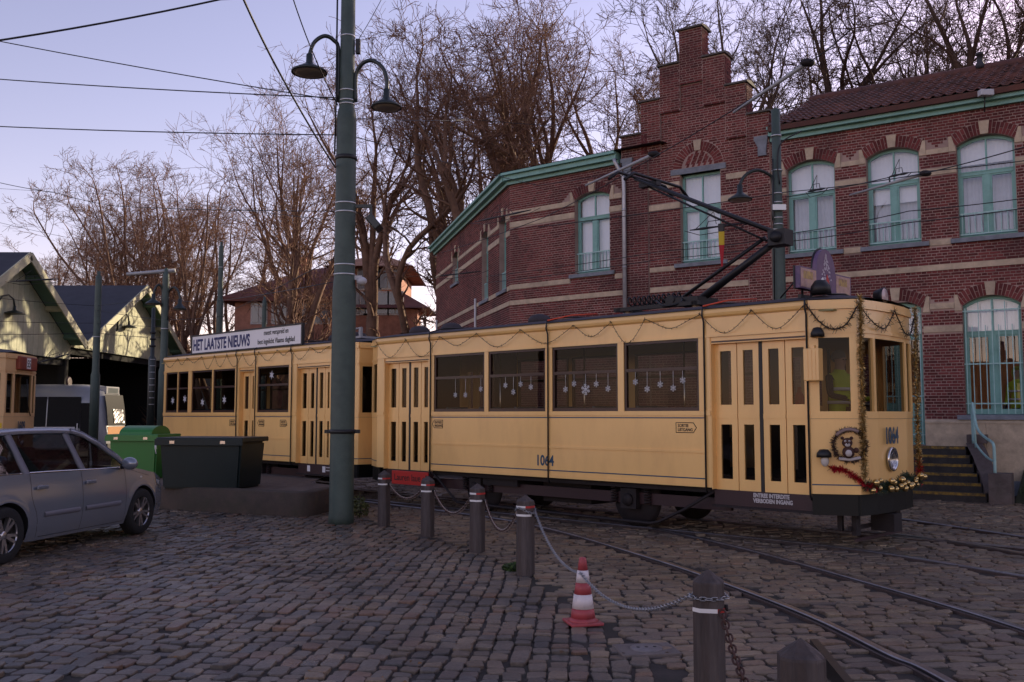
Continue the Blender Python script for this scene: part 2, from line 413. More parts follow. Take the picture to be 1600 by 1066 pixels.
# square drain cover beside the cone
dc = gnd(1010, 1016)
dm = thing('drain_cover', 'round iron cap in a small square stone slab among the cobbles', 'drain cover', (dc.x, dc.y, 0), R(8))
MB().cbox((-.21, -.16, -.05), (.21, .16, .012), .008).build('slab', mat('slab_stone', (.16, .13, .115), .8, var=.3, scale=9, bump=.3), dm)
MB().lathe([(.0, .0), (.115, .0), (.115, .018), (.10, .022), (.0, .022)], 24).build('cap', mat('cap_iron', (.20, .18, .18), .6, .3, var=.3, scale=14), dm)
for k in (-.06, 0, .06): MB().lathe([(.0, .02), (.013, .02), (.013, .0245), (.0, .0245)], 8, (k, 0, 0)).build('bolt', mat('bolt_dark', (.02, .02, .02), .8), dm)
# ================================================================== brick depot building
M_brick = mat('red_brick', (0.175, 0.043, 0.038), 0.85, island=0.38, col2=(0.115, 0.030, 0.031), scale=.9, bump=0.5, bscale=45, dirt=(0.045, 0.020, 0.023), dscale=.55, damt=0.75, spec=.25)
M_mortar = mat('mortar', (0.40, 0.28, 0.235), 0.95, var=0.35, scale=1.1, dirt=(.12, .08, .075), dscale=.6, damt=.6)
M_sand = mat('sandstone', (0.54, 0.43, 0.30), 0.85, var=0.25, scale=5, bump=0.3, bscale=40, dirt=(.27, .205, .155), dscale=1.6, damt=.55, island=.1)
M_blue = mat('bluestone', (0.22, 0.24, 0.27), 0.75, var=0.25, scale=5, bump=.2, dirt=(.10, .11, .12), dscale=2)
M_mint = mat('mint_paint', (0.21, 0.44, 0.385), 0.45, var=0.12, scale=3, dirt=(.10, .24, .20), dscale=2.5, damt=.5)
M_rail = mat('pale_mint_paint', (0.36, 0.58, 0.54), 0.45, var=.15, scale=8)
M_blind = mat('white_blind', (0.86, 0.85, 0.86), 0.8, var=0.08, scale=1.5)
M_net = mat('net_curtain', (0.60, 0.60, 0.64), 0.85, var=0.15, scale=2)
M_dark = mat('dark_room', (0.02, 0.02, 0.022), 0.9)
M_pane = glass('window_glass', (.93, .95, .96), 1.0, .015, 1.8)
M_tile = mat('roof_tile', (0.135, 0.048, 0.033), 0.75, island=0.35, col2=(0.075, 0.032, 0.030), scale=.7, bump=.3, dirt=(.035, .03, .025), dscale=.8, damt=.6)
M_zinc = mat('zinc_pipe', (0.42, 0.43, 0.45), 0.45, .6, var=.2, scale=6)
M_slate = mat('slate', (0.030, 0.030, 0.038), 0.65, island=.3, var=.3, scale=2)

class Fac:
    def __init__(s, P, d, zt):
        s.P = Vector((P[0], P[1], 0)); s.d = Vector((d[0], d[1], 0)).normalized(); s.n = Vector((s.d.y * -1, s.d.x, 0))
        if s.n.y > 0 and abs(s.n.y) > .3 or (abs(s.n.y) <= .3 and s.n.x > 0): s.n = -s.n
    def p(s, a, z, o=0.0): return s.P + s.d * a + s.n * o + Vector((0, 0, z))
    def box(s, m, a0, a1, z0, z1, o0, o1):
        return m.obox(s.p(a0, z0, o0), s.d * (a1 - a0), s.n * (o1 - o0), (0, 0, z1 - z0))
def sub(iv, a, b):
    out = []
    for x, y in iv:
        if b <= x or a >= y: out.append((x, y))
        else:
            if a > x + .02: out.append((x, a))
            if b < y - .02: out.append((b, y))
    return out
CH = .0625
class Wall:
    def __init__(s, fac, s0, s1, z0, z1, o=0.0):
        s.f, s.s0, s.s1, s.z0, s.z1, s.o = fac, s0, s1, z0, z1, o
        s.open = []; s.excl = []; s.arch = []; s.out = None
    def rect(s, a, b, z0, z1): s.excl.append((a, b, z0, z1))
    def window(s, a, b, z0, z1): s.open.append((a, b, z0, z1))
    def bricks(s, m):
        z = s.z0; row = 0
        while z + CH * .6 < s.z1:
            h = min(CH, s.z1 - z) - .0118; zc = z + h / 2
            iv = [(s.s0, s.s1)] if s.out is None else list(s.out(zc))
            for a, b, q0, q1 in s.open + s.excl:
                if q0 - .01 < zc < q1 + .01: iv = sub(iv, a, b)
            for c, zz, r, zmin in s.arch:
                if zmin < zc < zz + r:
                    hw = math.sqrt(max(0, r * r - (zc - zz) ** 2)); iv = sub(iv, c - hw, c + hw)
            L = .215 if row % 2 == 0 else .107
            ph = (row // 2 % 2) * .107 + (.054 if row % 2 else 0)
            for a, b in iv:
                k = math.floor((a - ph) / L)
                while ph + k * L < b:
                    x0 = max(a, ph + k * L); x1 = min(b, ph + (k + 1) * L) - .009; k += 1
                    if x1 - x0 < .02: continue
                    j = random.uniform(-.0012, .0012); o1 = s.o + .007 + random.uniform(-.0015, .0025); e = .0035
                    P = s.f.p
                    m.add([P(x0, z + j, s.o - .004), P(x1, z + j, s.o - .004), P(x1, z + h + j, s.o - .004), P(x0, z + h + j, s.o - .004),
                           P(x0 + e, z + e + j, o1), P(x1 - e, z + e + j, o1), P(x1 - e, z + h - e + j, o1), P(x0 + e, z + h - e + j, o1)], BRF)
            z += CH; row += 1
    def backing(s, m, depth=.34):
        zs = sorted(set([s.z0, s.z1] + [q for w in s.open for q in w[2:]])); 
        if s.out is not None: zs = sorted(set(zs + s.steps))
        for z0, z1 in zip(zs[:-1], zs[1:]):
            zc = (z0 + z1) / 2; iv = [(s.s0, s.s1)] if s.out is None else list(s.out(zc))
            for a, b, q0, q1 in s.open:
                if q0 < zc < q1: iv = sub(iv, a, b)
            for a, b in iv: s.f.box(m, a, b, z0, z1, s.o - depth, s.o)
BRF = [(4, 5, 6, 7), (0, 1, 5, 4), (1, 2, 6, 5), (2, 3, 7, 6), (3, 0, 4, 7)]

BP = (9.46, 20.0)
FR = Fac(BP, (-.832, .555), 0)                                   # main front and stepped gable
FL = Fac(FR.p(7.80, 0)[:2], (-.783, .6225), 0)                   # left front
FT = Fac(FL.p(3.87, 0)[:2], (-.25, .968), 0)                     # receding side
bld = thing('brick_building', 'two-storey dark red brick building with stepped gable and mint green windows', 'building', (FR.p(3, 0).x, FR.p(3, 0).y, 0))
wallR = Wall(FR, -7.5, 3.95, 0.0, 8.16); wallG = Wall(FR, 3.95, 7.87, 0.0, 11.3, .05); wallL = Wall(FL, 0.06, 3.87, 0.0, 8.30); wallT = Wall(FT, 0, 12.2, 0.0, 8.30)
GS = [(3.95, 7.87, 8.86), (4.48, 7.30, 9.68), (5.02, 6.76, 10.52), (5.60, 6.21, 11.34)]
wallG.steps = [g[2] for g in GS]
def gout(z):
    for a, b, t in GS:
        if z < t: return [(a, b)]
    return []
wallG.out = gout; wallG.z1 = 11.34

def band(fac, a, b, z0, z1, o=0.0, name='stone_band', pr=.022):
    """a sandstone course, laid as separate blocks"""
    n = max(1, round((b - a) / 1.35)); w = (b - a) / n
    for i in range(n):
        m = MB(); fac.box(m, a + i * w + .002, a + (i + 1) * w - .002, z0, z1, o - .05, o + pr); m.build(name, M_sand, bld, world=True)
def arch_ring(fac, wall, c, hw, zs, rise, th, o, name='brick_arch', key=True, n=None):
    """segmental arch of separate radial bricks with a stone key; cuts the coursed brick behind it"""
    r = (hw * hw + rise * rise) / (2 * rise); zc = zs + rise - r; th0 = math.asin(min(1, hw / r)) if zc <= zs else math.pi - math.asin(hw / r)
    ro = r + th; n = n or max(9, int(2 * th0 * (r + th / 2) / .072)); m = MB()
    for i in range(n):
        a0 = -th0 + 2 * th0 * (i + .10) / n; a1 = -th0 + 2 * th0 * (i + .90) / n
        if key and abs((a0 + a1) / 2) * r < .085: continue
        for q0, q1 in (((r + .004, ro),) if i % 2 else ((r + .004, r + th * .49), (r + th * .53, ro))):
            pts = [fac.p(c + q * math.sin(a), zc + q * math.cos(a), o - .03) for q, a in ((q0, a0), (q0, a1), (q1, a1), (q1, a0))]
            m.prism(pts, fac.n * (.040 + random.uniform(-.002, .002)))
    m.build(name, M_brick, bld, world=True)['kind'] = 'stuff'
    if key:
        m = MB(); m.prism([fac.p(c + a, z, o - .03) for a, z in ((-.075, zs + rise + .004), (.075, zs + rise + .004), (.105, zs + rise + th + .03), (-.105, zs + rise + th + .03))], fac.n * .062)
        m.build('keystone', M_sand, bld, world=True)
    wall.arch.append((c, zc, ro + .006, zs - .005))
    # mortar web between the rectangular opening and the arch curve
    m = MB(); k = 10; pr = [(c - hw, zs + rise + .001)] + [(c + r * math.sin(-th0 + 2 * th0 * i / k), zc + r * math.cos(-th0 + 2 * th0 * i / k)) for i in range(k + 1)] + [(c + hw, zs + rise + .001)]
    for i in range(1, len(pr) - 2):
        (a0, z0), (a1, z1) = pr[i], pr[i + 1]
        m.add([fac.p(a0, z0, o - .30), fac.p(a1, z1, o - .30), fac.p(a1, zs + rise + .001, o - .30), fac.p(a0, zs + rise + .001, o - .30), fac.p(a0, z0, o - .002), fac.p(a1, z1, o - .002), fac.p(a1, zs + rise + .001, o - .002), fac.p(a0, zs + rise + .001, o - .002)],
              [(4, 5, 6, 7), (0, 1, 5, 4)])
    m.build('arch_soffit', M_mortar, bld, world=True)
    return zc, r, th0
def springer(fac, c, side, hw, z0, z1, zt, o):
    """stone block at an arch foot: wide base with a tapering horn"""
    x = c + side * hw; m = MB()
    m.prism([fac.p(x + side * a, z, o - .03) for a, z in ((0, z0), (.14, z0), (.14, zt), (.08, zt), (.02, z1))], fac.n * .056)
    m.build('springer', M_sand, bld, world=True)
def sash(fac, wall, a, b, z0, z1, zs, o, zt, rail=None, bars=False, blind='full', door=False, nrail=9):
    """one green window: arched outer frame, transom, casements, panes, sill; every piece its own part"""
    c = (a + b) / 2; hw = (b - a) / 2; rise = z1 - zs; dp = o - .16
    w = MB(); k = 10
    r = (hw * hw + rise * rise) / (2 * rise) if rise > .01 else 0; zc = z1 - r
    def top(x): return zc + math.sqrt(max(0, r * r - (x - c) ** 2)) if r else z1
    f = .055
    root = None
    m = MB()
    fac.box(m, a, a + f, z0, zs + .0, dp - .07, dp); fac.box(m, b - f, b, z0, zs, dp - .07, dp); fac.box(m, a + f, b - f, z0, z0 + f, dp - .07, dp)
    for i in range(k):
        x0 = a + (b - a) * i / k; x1 = a + (b - a) * (i + 1) / k
        m.prism([fac.p(x0, top(x0) - f * 1.2, dp - .07), fac.p(x1, top(x1) - f * 1.2, dp - .07), fac.p(x1, top(x1), dp - .07), fac.p(x0, top(x0), dp - .07)], fac.n * .07)
    root = m.build('door' if door else 'window', M_mint, bld, world=True)
    m = MB(); fac.box(m, a + f, b - f, zt - .045, zt + .045, dp - .06, dp + .015); fac.box(m, a + f, b - f, zt + .02, zt + .045, dp + .015, dp + .03); m.build('transom', M_mint, root, world=True)
    root_fix.append(root)
    m = MB(); fac.box(m, c - .018, c + .018, zt + .045, top(c) - f, dp - .05, dp - .004); m.build('glazing_bar', M_mint, root, world=True)
    m = MB(); fac.box(m, c - .06, c + .06, z0 + f, zt - .045, dp - .06, dp + .008); m.build('mullion', M_mint, root, world=True)
    for x0, x1 in ((a + f, c - .06), (c + .06, b - f)):
        m = MB(); g_ = .035; za, zb = z0 + f, zt - .045
        fac.box(m, x0, x0 + g_, za, zb, dp - .055, dp - .006); fac.box(m, x1 - g_, x1, za, zb, dp - .055, dp - .006)
        fac.box(m, x0 + g_, x1 - g_, za, za + g_ * 1.5, dp - .055, dp - .006); fac.box(m, x0 + g_, x1 - g_, zb - g_, zb, dp - .055, dp - .006)
        if door: fac.box(m, x0 + g_, x1 - g_, za + g_, za + .85, dp - .055, dp - .012)
        m.build('casement', M_mint, root, world=True)
        m = MB(); m.add([fac.p(x0 + g_, za + g_, dp - .035), fac.p(x1 - g_, za + g_, dp - .035), fac.p(x1 - g_, zb - g_, dp - .035), fac.p(x0 + g_, zb - g_, dp - .035)], [(0, 1, 2, 3)]); m.build('pane', M_pane, root, world=True)
    for x0, x1 in ((a + f, c - .018), (c + .018, b - f)):
        kk = 5; pts = [(x0 + (x1 - x0) * i / kk, top(x0 + (x1 - x0) * i / kk) - f) for i in range(kk + 1)]
        m = MB(); m.add([fac.p(x0, zt + .045, dp - .03), fac.p(x1, zt + .045, dp - .03)] + [fac.p(x, z, dp - .03) for x, z in pts[::-1]], [tuple(range(kk + 3))]); m.build('pane', M_pane, root, world=True)
    # blind and curtain hang inside
    if blind:
        zb = {'full': z0 + .1, 'top': zt - .02, 'only': zt - .02, 'half': zt - .42, 'most': zt + .22}[blind]
        m = MB(); nf = 24
        m.sheet([[fac.p(a + .02 + (b - a - .04) * i / nf, z, dp - .15 + .006 * (i % 2)) for i in range(nf + 1)] for z in (zb, top(c) - .02)], False); m.build('blind', M_blind, root, world=True)
        if blind not in ('full', 'only'):
            m = MB(); m.sheet([[fac.p(a + .02 + (b - a - .04) * i / nf, z, dp - .28 + .02 * (i % 2)) for i in range(nf + 1)] for z in (z0 + .05, zb + .06)], False); m.build('curtain', M_net, root, world=True)
    if rail:
        m = MB(); fac.box(m, a + .01, b - .01, rail - .018, rail + .012, o - .10, o - .075); fac.box(m, a + .01, b - .01, z0 + .05, z0 + .075, o - .10, o - .08)
        m.build('window_rail', M_rail, root, world=True)
        for i in range(nrail):
            x = a + .06 + (b - a - .12) * i / (nrail - 1); m = MB(); fac.box(m, x - .008, x + .008, z0 + .075, rail - .018, o - .096, o - .080); m.build('bar', M_rail, root, world=True)
    if bars:
        for i in range(9):
            x = a + .05 + (b - a - .1) * i / 8; zt_ = top(x) - .10 if i in (0, 2, 4, 6, 8) else zt + .16
            m = MB(); fac.box(m, x - .008, x + .008, z0 + .01, zt_, o - .03, o - .014); m.build('bar', M_rail, root, world=True)
        for z in (z0 + .22, z0 + 1.05, zs - .12):
            m = MB(); fac.box(m, a - .05, b + .05, z - .013, z + .013, o - .048, o - .030); m.build('cross_bar', M_rail, root, world=True)
    if not door:
        m = MB(); pts = [(o - .22, z0 + .0), (o + .075, z0 - .02), (o + .075, z0 - .115), (o - .22, z0 - .115)]
        m.prism([fac.p(a - .16, z, oo) for oo, z in pts], fac.d * (b - a + .32)); m.build('sill', M_blue, root, world=True)
    wall.window(a, b, z0 - (.115 if not door else 0), z1)
    return root
root_fix = []
# --- first floor, main front
for c, bl in ((3.03, 'top'), (1.22, 'half'), (-.64, 'most'), (-2.5, 'top'), (-4.36, 'top')):
    sash(FR, wallR, c - .555, c + .555, 5.41, 7.57, 7.40, 0, 6.79, rail=5.92, blind=bl)
    arch_ring(FR, wallR, c, .555, 7.40, .17, .25, 0)
    for sd_ in (-1, 1): springer(FR, c, sd_, .557, 7.29, 7.40, 7.62, 0); wallR.rect(c + sd_ * .627 - .075, c + sd_ * .627 + .075, 7.28, 7.62)
# --- ground floor, main front
for c, kind in ((-.64, 'w'), (1.24, 'd'), (-2.5, 'w'), (-4.36, 'w')):
    if kind == 'w': sash(FR, wallR, c - .55, c + .55, 1.66, 4.14, 3.95, 0, 3.36, bars=True, blind='top' if c < -1 else 'only')
    else: sash(FR, wallR, c - .52, c + .52, 1.0, 4.10, 3.95, 0, 3.36, bars=True, blind='only', door=True)
    arch_ring(FR, wallR, c, .55, 3.95, .19, .25, 0)
    for sd_ in (-1, 1): springer(FR, c, sd_, .552, 3.85, 3.95, 4.19, 0); wallR.rect(c + sd_ * .622 - .075, c + sd_ * .622 + .075, 3.84, 4.19)
def gaps(centres, hw, a, b):
    iv = [(a, b)]
    for c in centres: iv = sub(iv, c - hw, c + hw)
    return iv
up = (3.03, 1.22, -.64, -2.5, -4.36); lo = (1.24, -.64, -2.5, -4.36)
for z0, z1, cs, hw in ((4.74, 4.865, (), 0), (5.285, 5.405, up, .715), (7.29, 7.40, up, .70), (6.83, 6.97, up, .557), (3.91, 4.03, lo, .70), (3.41, 3.54, lo, .555)):
    for a, b in gaps(cs, hw, -7.5, 4.22 if z0 > 4.6 else 3.93): 
        band(FR, a, min(b, 3.945), z0, z1); wallR.rect(a, b, z0 - .004, z1 + .004)
# plinth of dressed stone
for a, b in gaps((1.24,), .53, -7.5, 3.94):
    n = max(1, round((b - a) / 1.1)); w = (b - a) / n
    for i in range(n):
        m = MB(); FR.box(m, a + i * w + .003, a + (i + 1) * w - .003, .30, 1.46, -.05, .05); m.build('plinth_block', M_sand, bld, world=True)
    m = MB(); FR.box(m, a, b, 0, .30, -.05, .065); m.build('plinth_base', M_blue, bld, world=True)
    m = MB(); m.prism([FR.p(a, z, o) for o, z in ((-.05, 1.462), (.062, 1.462), (.062, 1.50), (.02, 1.545), (-.05, 1.545))], FR.d * (b - a)); m.build('plinth_cap', M_sand, bld, world=True)
    wallR.rect(a, b, 0, 1.55)
# --- stepped gable: side piers stand proud of a recessed field
sash(FR, wallG, 5.20, 6.26, 5.42, 7.66, 7.655, .05, 6.80, rail=5.95, blind='full')
m = MB(); FR.box(m, 5.05, 6.50, 7.66, 7.80, -.15, .085); m.build('lintel', M_blue, bld, world=True); wallG.rect(5.05, 6.50, 7.655, 7.805)
arch_ring(FR, wallG, 5.78, .43, 7.81, .40, .23, .05)
wallG.arch.append((5.78, 7.81, .66, 7.8))
m = MB()                                                          # tympanum of slanting bricks
for i in range(-9, 14):
    for j in range(0, 9):
        x = 5.78 + i * .075 - j * .05 - .05; z = 7.815 + j * .115 - (i % 2) * .05
        if (x - 5.78) ** 2 + (z + .05 - 7.81) ** 2 < .375 ** 2 and z > 7.81:
            m.prism([FR.p(x + a, z + b, .02) for a, b in ((0, 0), (.062, 0), (.015, .105), (-.047, .105))], FR.n * .035)
m.build('tympanum_brick', M_brick, bld, world=True)['kind'] = 'stuff'
for a, b in ((4.53, 5.04), (6.42, 7.12)):
    for z0, z1 in ((4.73, 4.86), (5.25, 5.37), (6.83, 6.97), (7.37, 7.51)):
        if z0 > 7.3 and a < 5: a2, b2 = 4.53, 5.05
        elif z0 > 6.5: a2, b2 = (a, 5.19) if a < 5 else (6.27, b)
        else: a2, b2 = a, b
        if z0 < 5.0: a2, b2 = (4.53, 5.80) if a < 5 else (5.80, 7.12)
        band(FR, a2, b2, z0, z1, .05); wallG.rect(a2, b2, z0 - .004, z1 + .004)
piers = MB()
pw = Wall(FR, 7.13, 7.87, 0.0, 8.86, .11); pw.bricks(piers); pw2 = Wall(FR, 3.95, 4.50, 0, 8.86, .11); pw2.bricks(piers)
tops = [Wall(FR, 6.76, 7.30, 8.36, 9.68, .11), Wall(FR, 4.50, 5.02, 8.36, 9.68, .11), Wall(FR, 6.21, 6.76, 9.3, 10.52, .11), Wall(FR, 5.02, 5.60, 9.3, 10.52, .11), Wall(FR, 5.60, 6.21, 9.95, 11.34, .11)]
pm = MB()
for w_ in [pw, pw2] + tops:
    w_.bricks(piers) if w_ in tops else None
    FR.box(pm, w_.s0, w_.s1, w_.z0, w_.z1, .04, .11)
pm.build('pier_core', M_mortar, bld, world=True)
for a, b, z0, z1 in [(w_.s0, w_.s1, w_.z0, w_.z1) for w_ in [pw, pw2] + tops]: wallG.rect(a, b, z0 - .002, z1)
pb = piers.build('pier_brick', M_brick, bld, world=True); pb['kind'] = 'stuff'
prev = None
for i, (a, b, t) in enumerate(GS):                                # copings and brick returns of each step
    nx = GS[i + 1] if i < 3 else None
    for x0, x1 in ([(a, nx[0]), (nx[1], b)] if nx else [(a, b)]):
        m = MB(); m.prism([FR.p(x0 - (.05 if x0 == a else 0), z, o) for o, z in ((-.42, t), (.18, t), (.18, t + .045), (-.12, t + .10), (-.42, t + .045))], FR.d * (x1 - x0 + (.05 if x0 == a else 0) + (.05 if x1 == b else 0)))
        m.build('coping', mat('coping_stone', (.115, .10, .09), .85, var=.35, scale=4, dirt=(.05, .06, .03), dscale=3), bld, world=True)
ret = MB()
for i, (a, b, t) in enumerate(GS):
    z0 = GS[i - 1][2] + .10 if i else 8.2
    for x, sd_ in ((a, -1), (b, 1)):
        z = z0; row = 0
        while z + CH < t:
            o = -.34 + (row % 2) * .05
            while o < .10:
                o2 = min(.108, o + (.21 if row % 2 else .10))
                ret.obox(FR.p(x - sd_ * .004, z, o), FR.d * (sd_ * .011), FR.n * (o2 - o - .009), (0, 0, CH - .0095)); o = o2
            z += CH; row += 1
rb = ret.build('return_brick', M_brick, bld, world=True); rb['kind'] = 'stuff'
# blue stone corbels below the eaves, at both ends of the gable
for x in (7.70, 4.13):
    m = MB(); sgn = 1
    m.prism([FR.p(x + a, z, .10) for a, z in ((-.17, 8.28), (.17, 8.28), (.17, 8.20), (.08, 8.02), (.08, 7.80), (-.12, 7.80), (-.12, 7.95))], FR.n * .07); m.build('corbel', M_blue, bld, world=True)
# --- left front
sash(FL, wallL, .51, 1.62, 5.43, 7.60, 7.46, 0, 6.93, rail=5.98, blind='full', nrail=10)
arch_ring(FL, wallL, 1.065, .555, 7.46, .15, .25, 0)
for sd_ in (-1, 1): springer(FL, 1.065, sd_, .557, 7.31, 7.44, 7.68, 0); wallL.rect(1.065 + sd_ * .627 - .075, 1.065 + sd_ * .627 + .075, 7.30, 7.68)
for z0, z1, hw in ((4.74, 4.87, 0), (5.19, 5.32, .715), (7.31, 7.44, .70), (6.97, 7.12, .557)):
    for a, b in gaps((1.065,) if hw else (), hw, .06, 3.87): band(FL, a, b, z0, z1); wallL.rect(a, b, z0 - .004, z1 + .004)
# --- receding side
ct = []
for c, hw, z0, z1 in ((.86, .42, 5.28, 7.46), (3.2, .45, 5.28, 7.46), (8.1, .52, 6.48, 7.62)):
    sash(FT, wallT, c - hw, c + hw, z0, z1, z1 - .12, 0, z1 - .62, rail=z0 + .55, blind='full' if c < 4 else None, nrail=7)
    arch_ring(FT, wallT, c, hw, z1 - .12, .12, .22, 0)
    for sd_ in (-1, 1): springer(FT, c, sd_, hw + .002, z1 - .26, z1 - .14, z1 + .12, 0); wallT.rect(c + sd_ * (hw + .07) - .075, c + sd_ * (hw + .07) + .075, z1 - .27, z1 + .12)
for z0, z1, cs in ((4.74, 4.87, ()), (5.17, 5.30, ((.86, .58), (3.2, .61))), (7.20, 7.32, ((.86, .57), (3.2, .60), (8.1, .53))), (6.75, 6.90, ((.86, .42), (3.2, .45), (8.1, .53)))):
    iv = [(0.0, 12.2)]
    for c, hw in cs: iv = sub(iv, c - hw, c + hw)
    for a, b in iv: band(FT, a + .002, b, z0, z1); wallT.rect(a, b, z0 - .004, z1 + .004)
for nm, w_ in (('front', wallR), ('gable', wallG), ('left', wallL), ('side', wallT)):
    m = MB(); w_.backing(m); wb = m.build('wall', M_mortar, bld, world=True)
    m = MB(); w_.bricks(m); o = m.build('brickwork', M_brick, bld, world=True); o['kind'] = 'stuff'
# rooms behind the panes: a floor, back wall and ceiling so the glass has depth
m = MB(); FR.box(m, -7.4, 7.8, .90, .98, -7.5, -.35); FR.box(m, -7.4, 7.8, 4.40, 4.5, -7.5, -.35); m.build('floor_slab', mat('timber_floor', (.09, .06, .045), .7, var=.2), bld, world=True)
M_room = mat('orange_room_wall', (.60, .20, .06), .8, var=.08)
m = MB(); FR.box(m, -7.4, 7.8, .98, 4.4, -1.95, -1.88); m.build('room_wall', M_room, bld, world=True)
m = MB(); FR.box(m, -7.4, 7.8, 4.5, 8.1, -2.6, -2.5); m.build('upper_room_wall', mat('upper_room', (.18, .17, .17), .9), bld, world=True)
m = MB(); FR.box(m, -7.5, 7.8, 0, 8.1, -7.7, -7.5); FR.box(m, -7.7, -7.5, 0, 8.1, -7.7, 0); m.build('back_wall', M_brick, bld, world=True)
for fac, a, b in ((FL, .0, 3.8), (FT, .4, 12.0)):
    m = MB(); fac.box(m, a, b, 0, 8.25, -1.6, -1.5); fac.box(m, a, b, 8.26, 8.30, -1.6, -.36); fac.box(m, a - .1, a, 0, 8.25, -1.6, -.345); fac.box(m, b, b + .1, 0, 8.25, -1.6, -.345); m.build('inner_wall', MATS['upper_room'], bld, world=True)
# --- eaves, roofs
def eave(fac, a, b, z, ea=0, eb=0):
    for o0, o1, z0, z1 in ((-.02, .10, z - .20, z - .10), (-.02, .24, z - .10, z + .03), (-.02, .34, z + .03, z + .10)):
        m = MB(); fac.box(m, a - ea * o1, b + eb * o1, z0, z1, o0, o1); m.build('eaves_board', M_mint, bld, world=True)
eave(FR, -7.5, 3.93, 8.32); eave(FL, .16, 3.87, 8.40, 0, .22); eave(FT, -.02, 12.3, 8.40, .0, 0)
m = MB()
NC, NR = 54, 15; tw = (3.94 + 7.6) / NC; RO0, RO1, RZ0, RZ1 = .38, -3.5, 8.40, 10.12
def roofp(a, t, up_=0.0): return FR.p(a, RZ0 + (RZ1 - RZ0) * t + up_, RO0 + (RO1 - RO0) * t)
for c in range(NC):
    for r_ in range(NR):
        a0 = -7.6 + c * tw; t0, t1 = r_ / NR, (r_ + 1.12) / NR; hh = random.uniform(-.006, .006)
        prof = [(0, .018), (.18, .0), (.45, .004), (.62, .016), (.76, .042), (.9, .040), (1.02, .018)]
        lo_ = [roofp(a0 + x * tw, t0, y + .042 + hh) for x, y in prof]; hi_ = [roofp(a0 + x * tw, t1, y + .004 + hh) for x, y in prof]; bt = [roofp(a0 + x * tw, t0, y + .018) for x, y in prof]
        m.sheet([lo_, hi_], True); m.sheet([bt, lo_], False)
o = m.build('roof_tiles', M_tile, bld, world=True); o['kind'] = 'stuff'
m = MB(); m.prism([FR.p(-7.6, z, o_) for o_, z in ((RO0 - .02, RZ0 + .01), (RO1, RZ1 + .0), (-7.4, RZ0), (-7.4, RZ0 - .1), (RO0 - .05, RZ0 - .1))], FR.d * 11.5); m.build('roof_deck', M_tile, bld, world=True)
for i in range(34):
    a = -7.6 + i * .34; m = MB(); m.lathe([(.115, 0), (.125, .02), (.115, .36), (.10, .37)], 10, (0, 0, 0), 'x')
    q = math.atan2(FR.d.y, FR.d.x); c_ = roofp(a, 1.0, .03)
    m.v = [(x * math.cos(q) - y * math.sin(q) + c_.x, x * math.sin(q) + y * math.cos(q) + c_.y, z + c_.z + random.uniform(-.004, .004) * 0) for x, y, z in m.v]; m.build('ridge_tile', M_tile, bld, world=True)
m = MB(); m.add([FL.p(-1.2, 8.52, .30), FL.p(3.95, 8.52, .34), FT.p(12.3, 8.52, .30), FT.p(12.3, 8.9, -7), FL.p(-1.5, 8.9, -7)], [(0, 1, 2, 3, 4)]); m.build('flat_roof', M_slate, bld, world=True)
for x, fz in ((-.2, .11), (-1.6, .1)):
    p = roofp(x, .985, .05); m = MB(); m.lathe([(.11, 0), (.11, .10), (.07, .18), (.07, .34), (.09, .34), (.09, .40), (.0, .42)], 10, p); m.build('roof_vent', M_slate, bld, world=True)
# rainwater pipe with its swan neck, at the joint of gable and left front
m = MB(); m.tube([FR.p(7.98, 8.28, .30), FR.p(7.96, 8.18, .28), FR.p(7.78, 7.82, .20), FR.p(7.76, 7.6, .19), FR.p(7.76, 0.1, .19)], .052, 10); dp_ = m.build('rainwater_pipe', M_zinc, bld, world=True)
for z in (6.9, 5.4, 3.9, 2.4): m = MB(); m.lathe([(.053, 0), (.062, .004), (.062, .05), (.053, .054)], 10, FR.p(7.76, z, .19)); m.build('pipe_clip', M_zinc, dp_, world=True)
for x in (4.35, 11.7):
    m = MB(); m.tube([FT.p(x, 5.45, .06), FT.p(x, 0.2, .06)], .04, 8); m.build('white_pipe', mat('pipe_white', (.6, .58, .56), .6), bld, world=True)
fix_parts = [o for o in bld.children_recursive if o.parent is not bld]
# --- entrance steps
M_step = mat('step_concrete', (.040, .036, .034), .85, var=.4, scale=5, bump=.4)
M_yel = mat('worn_yellow_paint', (.42, .25, .03), .8, col2=(.05, .04, .03), scale=14, dirt=(.04, .035, .03), dscale=5, damt=.95)
stp = thing('entrance_steps', 'dark stone steps with worn yellow edges up to the green door', 'steps', (FR.p(1.2, 0, 1).x, FR.p(1.2, 0, 1).y, 0))
def skew(o): return -.10 - .36 * max(0, o - .4)                      # the flight splays out towards the square
for i in range(6):
    oo = 2.0 - .30 * i; sr = skew(oo)
    m = MB(); FR.box(m, sr, 2.5, .165 * i if i else -.03, .165 * (i + 1), .068, oo); s_ = m.build('step', M_step, stp, world=True)
    m = MB(); FR.box(m, sr + .02, 2.48, .165 * (i + 1) - .05, .165 * (i + 1) + .003, oo + .0005, oo + .004); FR.box(m, sr + .02, 2.48, .165 * (i + 1) + .0005, .165 * (i + 1) + .004, oo - .045, oo + .004); m.build('painted_edge', M_yel, s_, world=True)
M_cheek = mat('cheek_stone', (.085, .06, .055), .85, col2=(.16, .13, .12), scale=2.2, bump=.5, bscale=18, dirt=(.03, .03, .02), dscale=2)
ck = thing('stair_cheek', 'rough sloping stone cheek wall ending in a square block beside the steps', 'wall', (FR.p(0, 0, 1).x, FR.p(0, 0, 1).y, 0))
